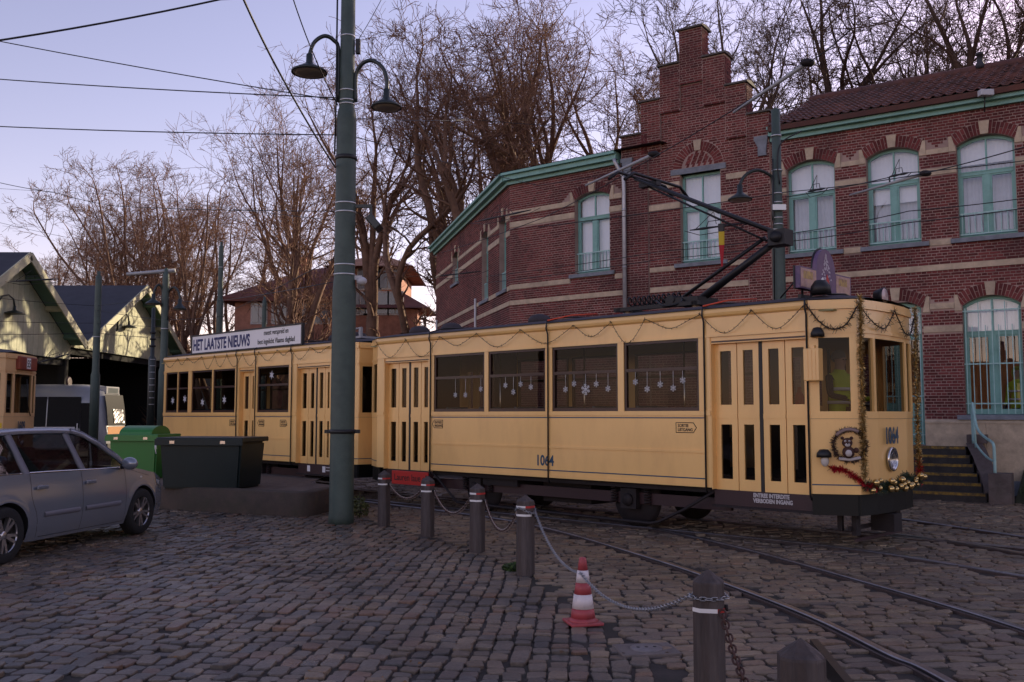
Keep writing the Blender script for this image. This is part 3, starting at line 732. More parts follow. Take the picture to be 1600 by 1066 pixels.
m = MB(); m.prism([FR.p(skew(o) - .01, z, o) for o, z in ((.07, -.03), (.07, 1.06), (.45, 1.06), (1.0, .82), (1.55, .50), (1.85, .2), (1.85, -.03))], FR.d * -.30); m.build('slope', M_cheek, ck, world=True)
m = MB(); FR.box(m, -1.12, -.74, -.03, .56, 1.76, 2.2); m.build('end_block', M_cheek, ck, world=True)
m = MB(); FR.box(m, -.50, -.14, 1.061, 1.24, .08, .40); m.build('top_block', M_cheek, ck, world=True)
hr = thing('handrail', 'pale mint tubular handrail bent down along the stair cheek', 'handrail', (FR.p(0, 0, 1).x, FR.p(0, 0, 1).y, 0))
def rp(z, o): return FR.p(skew(o) - .16, z, o)
m = MB(); m.tube(catmull([rp(1.06, .42), rp(1.7, .40), rp(1.88, .45), rp(1.74, .55), rp(1.50, .66), rp(1.32, .90), rp(1.20, 1.4), rp(1.13, 1.85), rp(1.06, 1.98), rp(.9, 2.0), rp(.55, 2.0)], 6), .028, 8); m.build('top_rail', M_rail, hr, world=True)
m = MB(); m.tube(catmull([rp(1.78, .47), rp(1.45, .44), rp(1.14, .50), rp(.98, .85), rp(.84, 1.4), rp(.78, 1.85), rp(.78, 1.99)], 6), .022, 8); m.build('lower_rail', M_rail, hr, world=True)
m = MB(); m.tube([rp(1.72, .5), rp(.98, .62)], .024, 8); m.build('post', M_rail, hr, world=True)
# dark strip of turf at the foot of the wall
gr = MB()
for i in range(5000):
    a = random.uniform(-7.4, -1.2); o_ = random.uniform(.15, 1.7); z0 = .55 - .3 * o_; h = random.uniform(.05, .16); an = random.uniform(0, 6.28); w = .012
    b0 = FR.p(a, z0, o_); dx = Vector((math.cos(an), math.sin(an), 0)) * w; tip = b0 + Vector((random.uniform(-.05, .05), random.uniform(-.05, .05), h)); gr.add([b0 - dx, b0 + dx, tip], [(0, 1, 2)])
tb = MB(); tb.prism([FR.p(-1.13, z, o) for o, z in ((.066, -.03), (.066, .54), (1.8, .02), (1.9, -.03))], FR.d * -6.3)
bank = tag(tb.build('turf_bank', mat('turf_soil', (.03, .035, .015), .95, var=.4, scale=9)), kind='structure')
tag(gr.build('grass', mat('grass_blade', (.030, .055, .014), .8, island=.4)), 'short dark grass on the bank below the windows', 'grass', kind='stuff')
# person in a hooded high-visibility jacket, inside behind the barred window
def person_mesh(h=1.7, arms='down'):
    k = h / 1.7
    ch = [(None, (0, 0, .95), (.155, .105)), (0, (0, 0, 1.15), (.15, .10)), (1, (0, .0, 1.33), (.175, .105)), (2, (0, 0, 1.44), (.085, .075)), (3, (0, -.01, 1.50), (.052, .055)), (4, (0, -.02, 1.58), (.072, .088)), (5, (0, -.015, 1.67), (.062, .078))]
    def leg(sx, b):
        return [(0, (sx * .09, 0, .82), (.088, .088)), (b, (sx * .10, -.01, .48), (.062, .065)), (b + 1, (sx * .10, .02, .10), (.042, .045)), (b + 2, (sx * .105, -.12, .04), (.045, .03))]
    ch += leg(-1, 7); ch[7] = (0,) + ch[7][1:]; ch[8] = (7,) + ch[8][1:]; ch[9] = (8,) + ch[9][1:]; ch[10] = (9,) + ch[10][1:]
    n = len(ch); l2 = leg(1, n); l2[1] = (n,) + l2[1][1:]; l2[2] = (n + 1,) + l2[2][1:]; l2[3] = (n + 2,) + l2[3][1:]; ch += l2
    for sx in (-1, 1):
        n = len(ch)
        if arms == 'down': pts = [((sx * .205, 0, 1.36), .058), ((sx * .25, .01, 1.10), .046), ((sx * .24, -.10, .88), .034), ((sx * .235, -.14, .80), .036)]
        else: pts = [((sx * .205, 0, 1.36), .058), ((sx * .25, -.05, 1.11), .046), ((sx * .15, -.30, 1.06), .034), ((sx * .13, -.38, 1.07), .036)]
        for j, (p, r_) in enumerate(pts): ch.append((2 if j == 0 else n + j - 1, p, r_))
    return [(a, (x * k, y * k, z * k), r_) for a, (x, y, z), r_ in ch]
M_skin = mat('skin', (.42, .25, .18), .6); M_hiv = mat('hi_vis_yellow', (.46, .58, .03), .6, var=.1, scale=8); M_navy = mat('navy_cloth', (.02, .022, .035), .85, var=.2)
def person(loc, rz, label, h=1.7, arms='down', hood=True):
    t = thing('person', label, 'person', loc, rz)
    me = skin_mesh(person_mesh(h, arms), 1); me.materials.clear()
    for m_ in (M_navy, M_hiv, M_skin): me.materials.append(m_)
    k = h / 1.7
    for p in me.polygons:
        c = p.center / k; p.use_smooth = True
        p.material_index = 2 if c.z > 1.47 else (1 if c.z > .80 and (hood or abs(c.x) < .185) and not (abs(c.x) > .2 and c.z < .9) else 0)
    o = bpy.data.objects.new('body', me); COL.objects.link(o); o.parent = t
    m = MB()                                                       # reflective stripes
    for z in (1.02, 1.2): m.lathe([(.001, z * k - .02), (.20 * k, z * k - .02), (.20 * k, z * k + .02), (.001, z * k + .02)], 16)
    m.v = [(x, y * .70, z) for x, y, z in m.v]; m.build('reflective_stripe', mat('reflective', (.6, .6, .6), .35), t)
    if hood:
        m = MB(); m.ball((0, .015 * k, 1.60 * k), .125 * k, 12, 8, (1, 1.05, 1.2)); m.v = [v for v in m.v]
        m.f = [f for f in m.f if sum(m.v[i][1] for i in f) / len(f) > -.055 * k]; m.sm = [True] * len(m.f); m.build('hood', M_hiv, t)
    else:
        m = MB(); m.ball((0, .012 * k, 1.645 * k), .098 * k, 12, 8, (.95, 1.1, .95)); m.f = [f for f in m.f if sum(m.v[i][2] for i in f) / len(f) > 1.61 * k or sum(m.v[i][1] for i in f) / len(f) > .03]; m.sm = [True] * len(m.f); m.build('hair', mat('hair_grey', (.12, .10, .09), .8), t)
    m = MB()
    for sx in (-1, 1): m.ball((sx * .028 * k, -.095 * k, 1.60 * k), .011 * k, 6, 4)
    m.build('eyes', mat('eye_dark', (.02, .015, .015), .3), t)
    m = MB(); m.add([(-.014 * k, -.098 * k, 1.56 * k), (.014 * k, -.098 * k, 1.56 * k), (0, -.125 * k, 1.562 * k), (0, -.098 * k, 1.60 * k)], [(0, 1, 2), (0, 2, 3), (1, 3, 2), (0, 3, 1)]); m.build('nose', M_skin, t)
    return t
pp = FR.p(-.98, .98, -.95)
person((pp.x, pp.y, .98), math.atan2(FR.n.y, FR.n.x) + R(60), 'person in a hooded yellow high-visibility jacket behind the barred window', 1.66)
# ================================================================== depot sheds on the left
M_board = mat('pale_green_boards', (0.47, 0.48, 0.33), 0.7, island=.10, var=.18, scale=1.5, dirt=(.27, .31, .22), dscale=.8, damt=.5)
M_soffit = mat('green_soffit', (0.11, 0.20, 0.15), 0.7, var=.2, scale=2)
M_barge = mat('cream_green_barge', (0.50, 0.49, 0.33), 0.6, var=.15, scale=2, dirt=(.22, .25, .15), dscale=1.5)
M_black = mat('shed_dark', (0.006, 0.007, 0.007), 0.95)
SX = -18.73
def shed(label, ya, ap, yb, zb, loc_y):
    """ya/yb eave points (y, z), ap ridge point, zb bottom of the boarding"""
    t = thing('tram_shed', label, 'shed', (SX, loc_y, 0))
    def ztop(y): return ya[1] + (ap[1] - ya[1]) * (y - ya[0]) / (ap[0] - ya[0]) if y < ap[0] else ap[1] + (yb[1] - ap[1]) * (y - ap[0]) / (yb[0] - ap[0])
    y = ya[0] + .02; k = 0
    while y < yb[0] - .02:                                         # every board of the gable is its own piece
        y2 = min(y + .20, yb[0] - .02); yy0, yy1 = y + .006, y2 - .006
        z0 = zb; pts = [(yy0, z0), (yy1, z0), (yy1, max(z0 + .02, ztop(yy1) - .05)), (yy0, max(z0 + .02, ztop(yy0) - .05))]
        if yy0 < ap[0] < yy1: pts.insert(3, (ap[0], ap[1] - .05))
        m = MB(); m.prism([(SX - .03, a, b) for a, b in pts], (.035 + .004 * (k % 2), 0, 0)); m.build('board', M_board, t, world=True)
        y = y2; k += 1
    m = MB(); m.prism([(SX - .12, a, b) for a, b in ((ya[0] + .02, zb), (yb[0] - .02, zb), (yb[0] - .02, max(zb + .02, yb[1] - .1)), (ap[0], ap[1] - .1), (ya[0] + .02, max(zb + .02, ya[1] - .1)))], (.085, 0, 0)); m.build('gable_backing', M_soffit, t, world=True)
    for (y0, z0), (y1, z1) in ((ya, ap), (ap, yb)):
        d = Vector((0, y1 - y0, z1 - z0)).normalized(); nrm = Vector((0, -d.z, d.y))
        m = MB(); m.obox(Vector((SX - 34, y0, z0)) + nrm * .02, (34.68, 0, 0), Vector((0, y1 - y0, z1 - z0)), nrm * .10); m.build('roof_slope', M_slate, t, world=True)
        m = MB(); m.obox(Vector((SX + .01, y0, z0)), (.64, 0, 0), Vector((0, y1 - y0, z1 - z0)), nrm * .016); m.build('soffit', M_soffit, t, world=True)
        m = MB(); m.obox(Vector((SX + .66, y0, z0)) - nrm * .20, (.05, 0, 0), Vector((0, y1 - y0, z1 - z0)), nrm * .33); m.build('bargeboard', M_barge, t, world=True)
        n = 3
        for i in range(n):                                         # purlin ends
            q = (i + .6) / n; c = Vector((SX + .01, y0 + (y1 - y0) * q, z0 + (z1 - z0) * q)) - nrm * .17
            m = MB(); m.obox(c, (.64, 0, 0), d * .16, nrm * .165); m.build('purlin', M_barge if i == 1 else M_soffit, t, world=True)
        w = MB()                                                   # slate courses
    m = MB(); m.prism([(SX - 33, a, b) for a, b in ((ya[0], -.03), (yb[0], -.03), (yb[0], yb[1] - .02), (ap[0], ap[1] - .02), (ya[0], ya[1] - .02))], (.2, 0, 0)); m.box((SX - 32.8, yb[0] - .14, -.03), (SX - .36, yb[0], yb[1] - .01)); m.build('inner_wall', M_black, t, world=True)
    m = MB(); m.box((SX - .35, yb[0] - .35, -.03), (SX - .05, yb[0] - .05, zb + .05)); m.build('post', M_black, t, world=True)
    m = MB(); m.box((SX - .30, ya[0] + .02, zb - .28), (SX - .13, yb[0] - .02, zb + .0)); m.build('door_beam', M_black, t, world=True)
    return t
sh1 = shed('pale green boarded shed gable, the taller one beside the old yellow tram', (30.3, 4.62), (35.2, 7.62), (40.1, 4.58), 3.98, 35.2)
sh2 = shed('pale green boarded shed gable with skylight in its slate roof', (40.12, 4.60), (46.6, 7.92), (52.5, 4.78), 4.50, 46.6)
# skylight lying on the near slope of the second shed
d = Vector((0, 6.48, 3.32)).normalized(); nrm = Vector((0, -d.z, d.y)); o_ = Vector((SX - 2.3, 42.3, 4.60 + 3.32 * (2.18 / 6.48))) + nrm * .125
m = MB(); m.obox(o_, (-4.2, 0, 0), d * 2.1, nrm * .05); sk = m.build('skylight', mat('skylight_frame', (.06, .06, .07), .5), sh2, world=True)
for i in range(7): m = MB(); m.obox(o_ + Vector((-.08 - i * .59, 0, 0)) + nrm * .051 + d * .06, (-.53, 0, 0), d * 1.98, nrm * .012); m.build('pane', mat('skylight_glass', (.03, .035, .045), .15), sk, world=True)
# swan-neck lamps on the gables
M_lamp = mat('lamp_black_green', (0.012, 0.020, 0.018), 0.4, spec=.6)
M_lens = mat('lamp_lens', (.35, .33, .30), .3)
def shade_prof(r): return [(.02, .26), (.05, .25), (.055, .12), (.08, .08), (.12 * r / .26 + .02, .05), (r, -.02), (r * 1.02, -.05), (r * .97, -.05), (.10, .03), (.001, .03)]
def gable_lamp(y, z, lab):
    t = thing('wall_lamp', lab, 'lamp', (SX + .01, y, z), 0, 'swan-neck lamps on the shed gables')
    m = MB(); m.tube([(0.03, 0, -.35), (.03, 0, .15), (.10, .18, .42), (.18, .45, .5), (.22, .72, .38), (.24, .80, .1)], .035, 8); m.build('arm', M_lamp, t)
    m = MB(); m.lathe(shade_prof(.36), 18, (.24, .80, -.12)); m.build('shade', M_lamp, t)
    m = MB(); m.box((0, -.06, -.42), (.03, .06, -.28)); m.build('bracket', M_lamp, t)
    return t
gable_lamp(34.2, 5.55, 'black swan-neck lamp on a pale green shed gable'); gable_lamp(44.7, 6.0, 'black swan-neck lamp on a pale green shed gable')

# ================================================================== red brick house up in the trees
M_hb = mat('house_brick', (.40, .185, .125), .85, var=.3, scale=3, dirt=(.12, .06, .05), dscale=.5)
M_hr = mat('house_roof', (.16, .060, .048), .8, var=.35, scale=2, bump=.5, bscale=22)
M_ht = mat('house_trim', (.5, .48, .46), .6); M_hw = mat('house_window', (.10, .11, .14), .15, spec=.8)
HY = 62.0
hz = 4.4
hs = thing('brick_house', 'red brick house with broad hipped roof among the bare trees', 'house', (-12.5, HY, hz))
def hp(u, v, dy=0.0): return at_y(u, v, HY + dy)
xl, xr, zr, ze = hp(378, 0).x, hp(560, 0).x, 11.75, 9.35
m = MB(); m.box((xl, HY, hz - 3), (xr, HY + 8, ze)); m.build('wall', M_hb, hs, world=True)
e = .8
m = MB(); m.add([(xl - e, HY - e, ze - .1), (xr + e, HY - e, ze - .1), (xr + e, HY + 8 + e, ze - .1), (xl - e, HY + 8 + e, ze - .1), (xl + 3.6, HY + 4, zr), (xr - 2.0, HY + 4, zr + .3),
               (xl - e, HY - e, ze - .32), (xr + e, HY - e, ze - .32), (xr + e, HY + 8 + e, ze - .32), (xl - e, HY + 8 + e, ze - .32)],
              [(0, 1, 5, 4), (1, 2, 5), (2, 3, 4, 5), (3, 0, 4), (6, 7, 1, 0), (7, 8, 2, 1), (8, 9, 3, 2), (9, 6, 0, 3), (9, 8, 7, 6)]); rf = m.build('roof', M_hr, hs, world=True)
m = MB(); m.box((xl + 2.7, HY + 4.2, zr - .8), (xl + 3.7, HY + 5, zr + .9)); m.box((xl + 2.62, HY + 4.12, zr + .9), (xl + 3.78, HY + 5.08, zr + 1.02)); m.build('chimney', M_hb, rf, world=True)
for u in (405, 437, 468, 502): 
    c = hp(u, 488); f = MB(); f.box((c.x - .55, HY - .05, c.z - .8), (c.x + .55, HY + .02, c.z + .7)); w = f.build('window', M_ht, hs, world=True)
    f = MB(); f.box((c.x - .46, HY - .09, c.z - .7), (c.x - .04, HY - .052, c.z + .6)); f.box((c.x + .04, HY - .09, c.z - .7), (c.x + .46, HY - .052, c.z + .6)); f.build('pane', M_hw, w, world=True)
x0, x1 = hp(548, 0).x, hp(632, 0).x
m = MB(); m.box((x0, HY - 1.5, hz - 3), (x1, HY + 6, 11.2)); m.build('tower_wall', M_hb, hs, world=True)
m = MB(); m.add([(x0 - 1, HY - 2.6, 11.05), (x1 + 1, HY - 2.6, 11.05), (x1 + 1, HY + 7, 11.05), (x0 - 1, HY + 7, 11.05), (x0 + 1.4, HY + 2.2, 12.5), (x1 - 1.4, HY + 2.2, 12.5)], [(0, 1, 5, 4), (1, 2, 5), (2, 3, 4, 5), (3, 0, 4), (3, 2, 1, 0)]); m.build('tower_roof', M_hr, hs, world=True)
m = MB(); m.add([(x0 - .6, HY - 4.2, 8.2), (x1 + 2.2, HY - 4.2, 8.2), (x1 + 2.2, HY + 1, 8.2), (x0 - .6, HY + 1, 8.2), (x0 - .3, HY - 1.5, 9.5), (x1 + .2, HY - 1.5, 9.5), (x1 + .2, HY + 1, 9.5), (x0 - .3, HY + 1, 9.5)], [(0, 1, 5, 4), (1, 2, 6, 5), (4, 5, 6, 7), (3, 2, 1, 0), (0, 4, 7, 3)]); m.build('porch_roof', M_hr, hs, world=True)
m = MB(); m.box((x0, HY - 3.6, hz - 3), (x1 + 1.4, HY - 1.5, 8.2)); m.build('porch_wall', M_hb, hs, world=True)
for u, v, w_, h_, yy in ((577, 436, .8, .75, -1.5), (606, 436, .7, .7, -1.5), (563, 474, .45, .75, -3.6), (588, 474, .8, .75, -3.6), (618, 474, .5, .75, -3.6)):
    c = hp(u, v, yy); f = MB(); f.box((c.x - w_, HY + yy - .05, c.z - h_), (c.x + w_, HY + yy + .02, c.z + h_)); w = f.build('window', M_ht, hs, world=True)
    f = MB(); f.box((c.x - w_ + .1, HY + yy - .09, c.z - h_ + .1), (c.x - .04, HY + yy - .052, c.z + h_ - .1)); f.box((c.x + .04, HY + yy - .09, c.z - h_ + .1), (c.x + w_ - .1, HY + yy - .052, c.z + h_ - .1)); f.build('pane', M_hw, w, world=True)
# ================================================================== bare winter trees
M_bark = mat('bark', (0.16, 0.090, 0.058), 0.9, var=0.4, scale=5, bump=.5, bscale=25)
M_twig = mat('twigs', (0.20, 0.105, 0.068), 0.9, var=0.3, scale=1)
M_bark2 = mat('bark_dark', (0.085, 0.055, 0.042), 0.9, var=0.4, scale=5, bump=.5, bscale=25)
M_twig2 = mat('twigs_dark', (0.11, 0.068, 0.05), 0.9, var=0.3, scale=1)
class Tree:
    def __init__(s, seed, h, style):
        s.r = random.Random(seed); s.tr = MB(); s.tw = MB(); s.h = h; s.style = style
        st = style
        s.stem(Vector((0, 0, -.3)), Vector((s.r.uniform(-.06, .06), s.r.uniform(-.06, .06), 1)).normalized(), h * st['trunk'], h * st['rad'], 0)
    def seg(s, m, pts, rads, n): m.tube(pts, rads, n, cap=False)
    def path(s, p, d, L, n, wob, upw):
        pts = [p.copy()]; d = d.copy(); w = Vector((s.r.uniform(-1, 1), s.r.uniform(-1, 1), s.r.uniform(-.3, .3))) * wob
        for i in range(n):
            w = w * .55 + Vector((s.r.gauss(0, 1), s.r.gauss(0, 1), s.r.gauss(0, .6))) * wob
            d = (d + w + Vector((0, 0, upw))).normalized(); p = p + d * (L / n); pts.append(p.copy())
        return pts, d
    def side(s, d, ang):
        a = d.orthogonal().normalized(); b = d.cross(a); t = s.r.uniform(0, 6.283)
        return (d * math.cos(ang) + (a * math.cos(t) + b * math.sin(t)) * math.sin(ang)).normalized()
    def stem(s, p, d, L, r, lev):
        st = s.style; n = 8 if lev == 0 else 10
        pts, dd = s.path(p, d, L, n, st['wob'] * (.5 if lev == 0 else .8), .10 if lev else 0.03)
        tp_ = .30 if lev < st['forks'] else .72
        rads = [r * (1.25 if i == 0 and lev == 0 else 1) * (1 - tp_ * i / n) for i in range(n + 1)]
        s.seg(s.tr, pts, rads, 7 if lev == 0 else 5)
        if lev < st['forks']:
            k_ = st['k'][lev] if s.r.random() < .7 else st['k'][lev] - 1
            for k in range(max(2, k_)):
                s.stem(pts[-1 - (k % 2 if lev else 0)], s.side(dd, s.r.uniform(.12, .36) * st['spread']), L * st['fl'][lev] * s.r.uniform(.75, 1.15), rads[-1] * s.r.uniform(.60, .82), lev + 1)
        nb = st['limbs'] if lev else 2
        for k in range(nb):
            t = s.r.uniform(st['bare'] if lev == 0 else .15, 1.0); i = min(n - 1, int(t * n)); q = pts[i].lerp(pts[i + 1], t * n - i)
            s.branch(q, s.side((pts[i + 1] - pts[i]).normalized(), s.r.uniform(.45, 1.0)), s.h * s.r.uniform(.06, .15) * st.get('bl', 1), rads[i] * s.r.uniform(.28, .5), 1)
        if lev == st['forks']: s.branch(pts[-1], dd, s.h * .08, rads[-1], 2)
    def branch(s, p, d, L, r, lev):
        r = max(r, .008 if lev < 3 else .0075)
        n = (6, 5, 4, 3)[min(lev - 1, 3)] if lev < 4 else 2
        pts, dd = s.path(p, d, L, n, s.style['wob'] * 1.9, .055)
        rads = [max(.0055, r * (1 - .7 * i / n)) for i in range(n + 1)]
        s.seg(s.tr if lev == 1 and r > .03 else s.tw, pts, rads, 4 if lev == 1 else 3)
        if lev >= s.style['lev']: return
        nb = s.style['nb'][lev - 1]
        for k in range(nb):
            t = s.r.uniform(.2, 1.0); i = min(n - 1, int(t * n)); q = pts[i].lerp(pts[i + 1], t * n - i)
            s.branch(q, s.side((pts[i + 1] - pts[i]).normalized(), s.r.uniform(.45, 1.0)), L * s.r.uniform(.38, .66), r * .5, lev + 1)
STY = {
 'tall': dict(trunk=.32, rad=.0185, wob=.075, forks=2, fl=(1.05, .72), k=(3, 2), spread=.8, limbs=5, bare=.6, lev=4, nb=(4, 4, 3)),
 'sinuous': dict(trunk=.30, rad=.0185, wob=.12, forks=2, fl=(1.05, .75), k=(2, 3), spread=1.0, limbs=5, bare=.6, lev=4, nb=(4, 4, 3)),
 'fan': dict(trunk=.20, rad=.021, wob=.055, forks=2, fl=(1.5, .9), k=(4, 3), spread=1.5, limbs=5, bare=.6, lev=4, nb=(4, 4, 3), bl=1.25),
 'slim': dict(trunk=.34, rad=.012, wob=.07, forks=1, fl=(1.6,), k=(3,), spread=.8, limbs=10, bare=.4, lev=4, nb=(5, 4, 3), bl=1.0),
}
PROTO = {}
for nm, sty, h, seeds in (('tall', 'tall', 15, (1, 2, 3)), ('sinuous', 'sinuous', 15, (11, 12, 13)), ('fan', 'fan', 15, (21, 22)), ('slim', 'slim', 13, (31, 32, 33))):
    for i, sd_ in enumerate(seeds):
        t = Tree(sd_, h, STY[sty]); zmax = max(v[2] for v in t.tw.v)
        PROTO[nm + str(i)] = (t.tr, t.tw, zmax)
MESHES = {}
def tree(kind, u, vtop, Y, label, group, dark=False, wide=1.0, rz=None):
    key = (kind, dark)
    if key not in MESHES:
        tr, tw, zm = PROTO[kind]
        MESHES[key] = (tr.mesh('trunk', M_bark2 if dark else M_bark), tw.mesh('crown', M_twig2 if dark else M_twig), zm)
    a, b, zm = MESHES[key]
    x = (u - CX) / F * Y; z0 = hill_z(x, Y); ztop = at_y(u, vtop, Y).z
    s_ = (ztop - z0) / zm
    t = thing('bare_tree', label, 'tree', (x, Y, z0 - .1), random.uniform(0, 6.28) if rz is None else rz, group)
    t.scale = (s_ * wide, s_ * wide, s_)
    inst('trunk', a, t, (0, 0, 0)); inst('crown', b, t, (0, 0, 0))
    return t
G1, G2, G3 = 'slender bare trees behind the green sheds', 'tall bare trees between the pole and the stepped gable', 'dark bare trees behind the tiled roof'
L1, L2, L3 = 'slender bare tree in the reddish wood behind the green sheds', 'tall bare tree with winding limbs rising behind the low brick wing', 'dark bare tree rising behind the tiled roof of the brick building'
for i, (u, v, Y) in enumerate(((62, 392, 88), (92, 372, 82), (118, 330, 78), (148, 322, 74), (172, 298, 70), (200, 286, 66), (228, 270, 70), (250, 262, 64), (274, 262, 62), (300, 258, 66), (322, 272, 60), (345, 268, 66), (372, 285, 72), (20, 405, 92), (136, 345, 90), (214, 300, 84), (286, 282, 80), (340, 275, 84), (104, 352, 84), (132, 322, 82), (162, 312, 80), (188, 292, 76), (216, 280, 78), (240, 276, 76), (264, 268, 74), (312, 268, 76), (366, 262, 76), (404, 258, 82), (76, 380, 96))):
    tree('slim%d' % (i % 3), u, v, Y, L1, G1, wide=1.25)
tree('fan0', 452, 158, 50, 'large bare tree with a broad fan of fine branches beside the lamp pole', None, wide=1.05, rz=.6)
tree('fan1', 505, 105, 56, 'broad bare tree half hidden behind the tall green lamp pole', None, wide=.95, rz=2.2)
for i, (u, v, Y, k) in enumerate(((585, 75, 50, 'tall0'), (652, 118, 46, 'sinuous0'), (688, 2, 44, 'tall1'), (712, -20, 46, 'sinuous1'), (748, -5, 43, 'tall2'), (778, -25, 45, 'tall0'), (806, 20, 44, 'sinuous2'), (832, 50, 50, 'slim0'), (868, 40, 47, 'sinuous0'), (915, 0, 42, 'sinuous1'), (952, 95, 46, 'slim2'), (985, 70, 40, 'sinuous2'), (670, 60, 52, 'tall2'), (735, 40, 54, 'sinuous0'), (842, 20, 50, 'tall1'), (940, 60, 50, 'tall0'), (540, 240, 80, 'slim1'))):
    tree(k, u, v, Y, L2, G2, wide=1.05)
for i, (u, v, Y, k) in enumerate(((1048, 20, 46, 'sinuous1'), (1135, -70, 40, 'tall0'), (1205, -90, 42, 'tall1'), (1285, -95, 41, 'sinuous2'), (1362, -110, 40, 'fan1'), (1452, -60, 42, 'sinuous0'), (1505, -120, 38, 'tall2'), (1562, -80, 40, 'sinuous1'), (1660, -100, 38, 'sinuous2'), )):
    if u == 1505: continue
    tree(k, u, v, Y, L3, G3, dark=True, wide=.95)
# ivy-clad tree
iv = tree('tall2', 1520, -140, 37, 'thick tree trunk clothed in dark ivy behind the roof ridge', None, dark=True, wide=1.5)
m = MB(); rr = random.Random(5)
for i in range(5000):
    z = rr.uniform(0.0, 7.2); a = rr.uniform(0, 6.28); r_ = (.24 + .22 * abs(noise.noise((a * .8, z * .8, 3)))) * (1 - z / 16) + rr.uniform(0, .16) + (.5 * rr.random() if z < 3.4 else 0); s_ = rr.uniform(.035, .07)
    c = Vector((r_ * math.cos(a), r_ * math.sin(a), z)); q = Vector((rr.gauss(0, 1), rr.gauss(0, 1), rr.gauss(0, 1))).normalized(); b = q.orthogonal().normalized() * s_; q2 = q.cross(b).normalized() * s_
    m.add([c - b, c + q2 * .8, c + b, c - q2 * .8], [(0, 1, 2, 3)])
m.build('ivy', mat('ivy_leaf', (.022, .030, .012), .6, island=.5), iv)
# brambles and dead bracken along the foot of the bank
br = MB(); rr = random.Random(9)
for i in range(5200):
    u = rr.uniform(250, 700); Y = rr.uniform(46, 60); x = (u - CX) / F * Y; z0 = hill_z(x, Y); p = Vector((x, Y, z0)); d = Vector((rr.gauss(0, .5), rr.gauss(0, .5), 1)).normalized(); L = rr.uniform(.8, 2.6)
    p1 = p + d * L * .5; p2 = p1 + (d + Vector((rr.gauss(0, .5), rr.gauss(0, .5), -.25))).normalized() * L * .5; br.tube([p, p1, p2], [.016, .011, .006], 3, cap=False)
tag(br.build('undergrowth', mat('dead_bracken', (.125, .07, .042), .9, var=.4, scale=1)), 'brown leafless undergrowth on the bank below the trees', 'undergrowth', kind='stuff')
# ================================================================== trams
M_yel = mat('tram_yellow', (0.90, 0.56, 0.20), 0.30, var=0.05, scale=.8, dirt=(.70, .40, .15), dscale=.9, damt=.4, coat=.35, bump=.12, bscale=1.6, sx=(2.2, 2.2, .7))
M_yel_old = mat('tram_cream_yellow', (0.72, 0.46, 0.22), 0.4, var=0.06, scale=1)
M_line = mat('tram_blue_line', (0.015, 0.06, 0.115), 0.4)
M_cord = mat('black_cord', (0.006, 0.006, 0.007), 0.5)
M_wood = mat('mahogany', (0.040, 0.014, 0.010), 0.35, var=.3, scale=6, sx=(1, 1, 6))
M_tg = glass('tram_glass', (.55, .55, .52), .28, .01, 1.45)
M_dg = glass('tram_door_glass', (.42, .40, .38), .4, .01, 1.5)
M_roofc = mat('roof_canvas', (0.045, 0.038, 0.045), 0.8, var=.2, scale=4, bump=.2)
M_under = mat('underframe', (0.014, 0.009, 0.010), 0.75, var=.4, scale=6)
M_brown = mat('tram_brown', (0.034, 0.012, 0.015), 0.5, var=.15)
M_apron = mat('apron_black', (0.003, 0.004, 0.004), 0.45, spec=.3)
M_ceil = mat('tram_ceiling', (0.27, 0.25, 0.10), 0.5)
M_floor = mat('tram_floor', (0.05, 0.04, 0.035), 0.8)
M_seat = mat('tram_seat', (0.06, 0.10, 0.13), 0.5)
M_chrome = mat('chrome', (0.55, 0.54, 0.55), 0.18, 1.0)
M_white = mat('white_paint', (0.80, 0.80, 0.80), 0.6)
M_ink = mat('navy_ink', (0.02, 0.025, 0.12), 0.6)
M_black = mat('black_plain', (0.008, 0.008, 0.009), 0.5)
M_red = mat('red_paint', (0.50, 0.02, 0.015), 0.5, var=.1)
HW = 1.10
ZS, ZW, ZT, ZE = 0.68, 1.70, 2.69, 3.05          # skirt, window sill, window head, eaves
RS = (R(90), 0, 0)                                # lettering on the camera side (y = -HW)
def bx(parent, name, a, b, m, ch=0): 
    q = MB(); q.cbox(a, b, ch) if ch else q.box(a, b); return q.build(name, m, parent)
def facet_box(q, p0, p1, f0, f1, z0, z1, t=.045, o=0.0):
    """box on a vertical facet between plan points p0,p1 (outer face), fractions f0..f1"""
    p0, p1 = Vector((*p0, 0)), Vector((*p1, 0)); d = p1 - p0; n = Vector((d.y, -d.x, 0)).normalized()
    q.obox(p0 + d * f0 + n * o + Vector((0, 0, z0)), d * (f1 - f0), -n * t, (0, 0, z1 - z0))
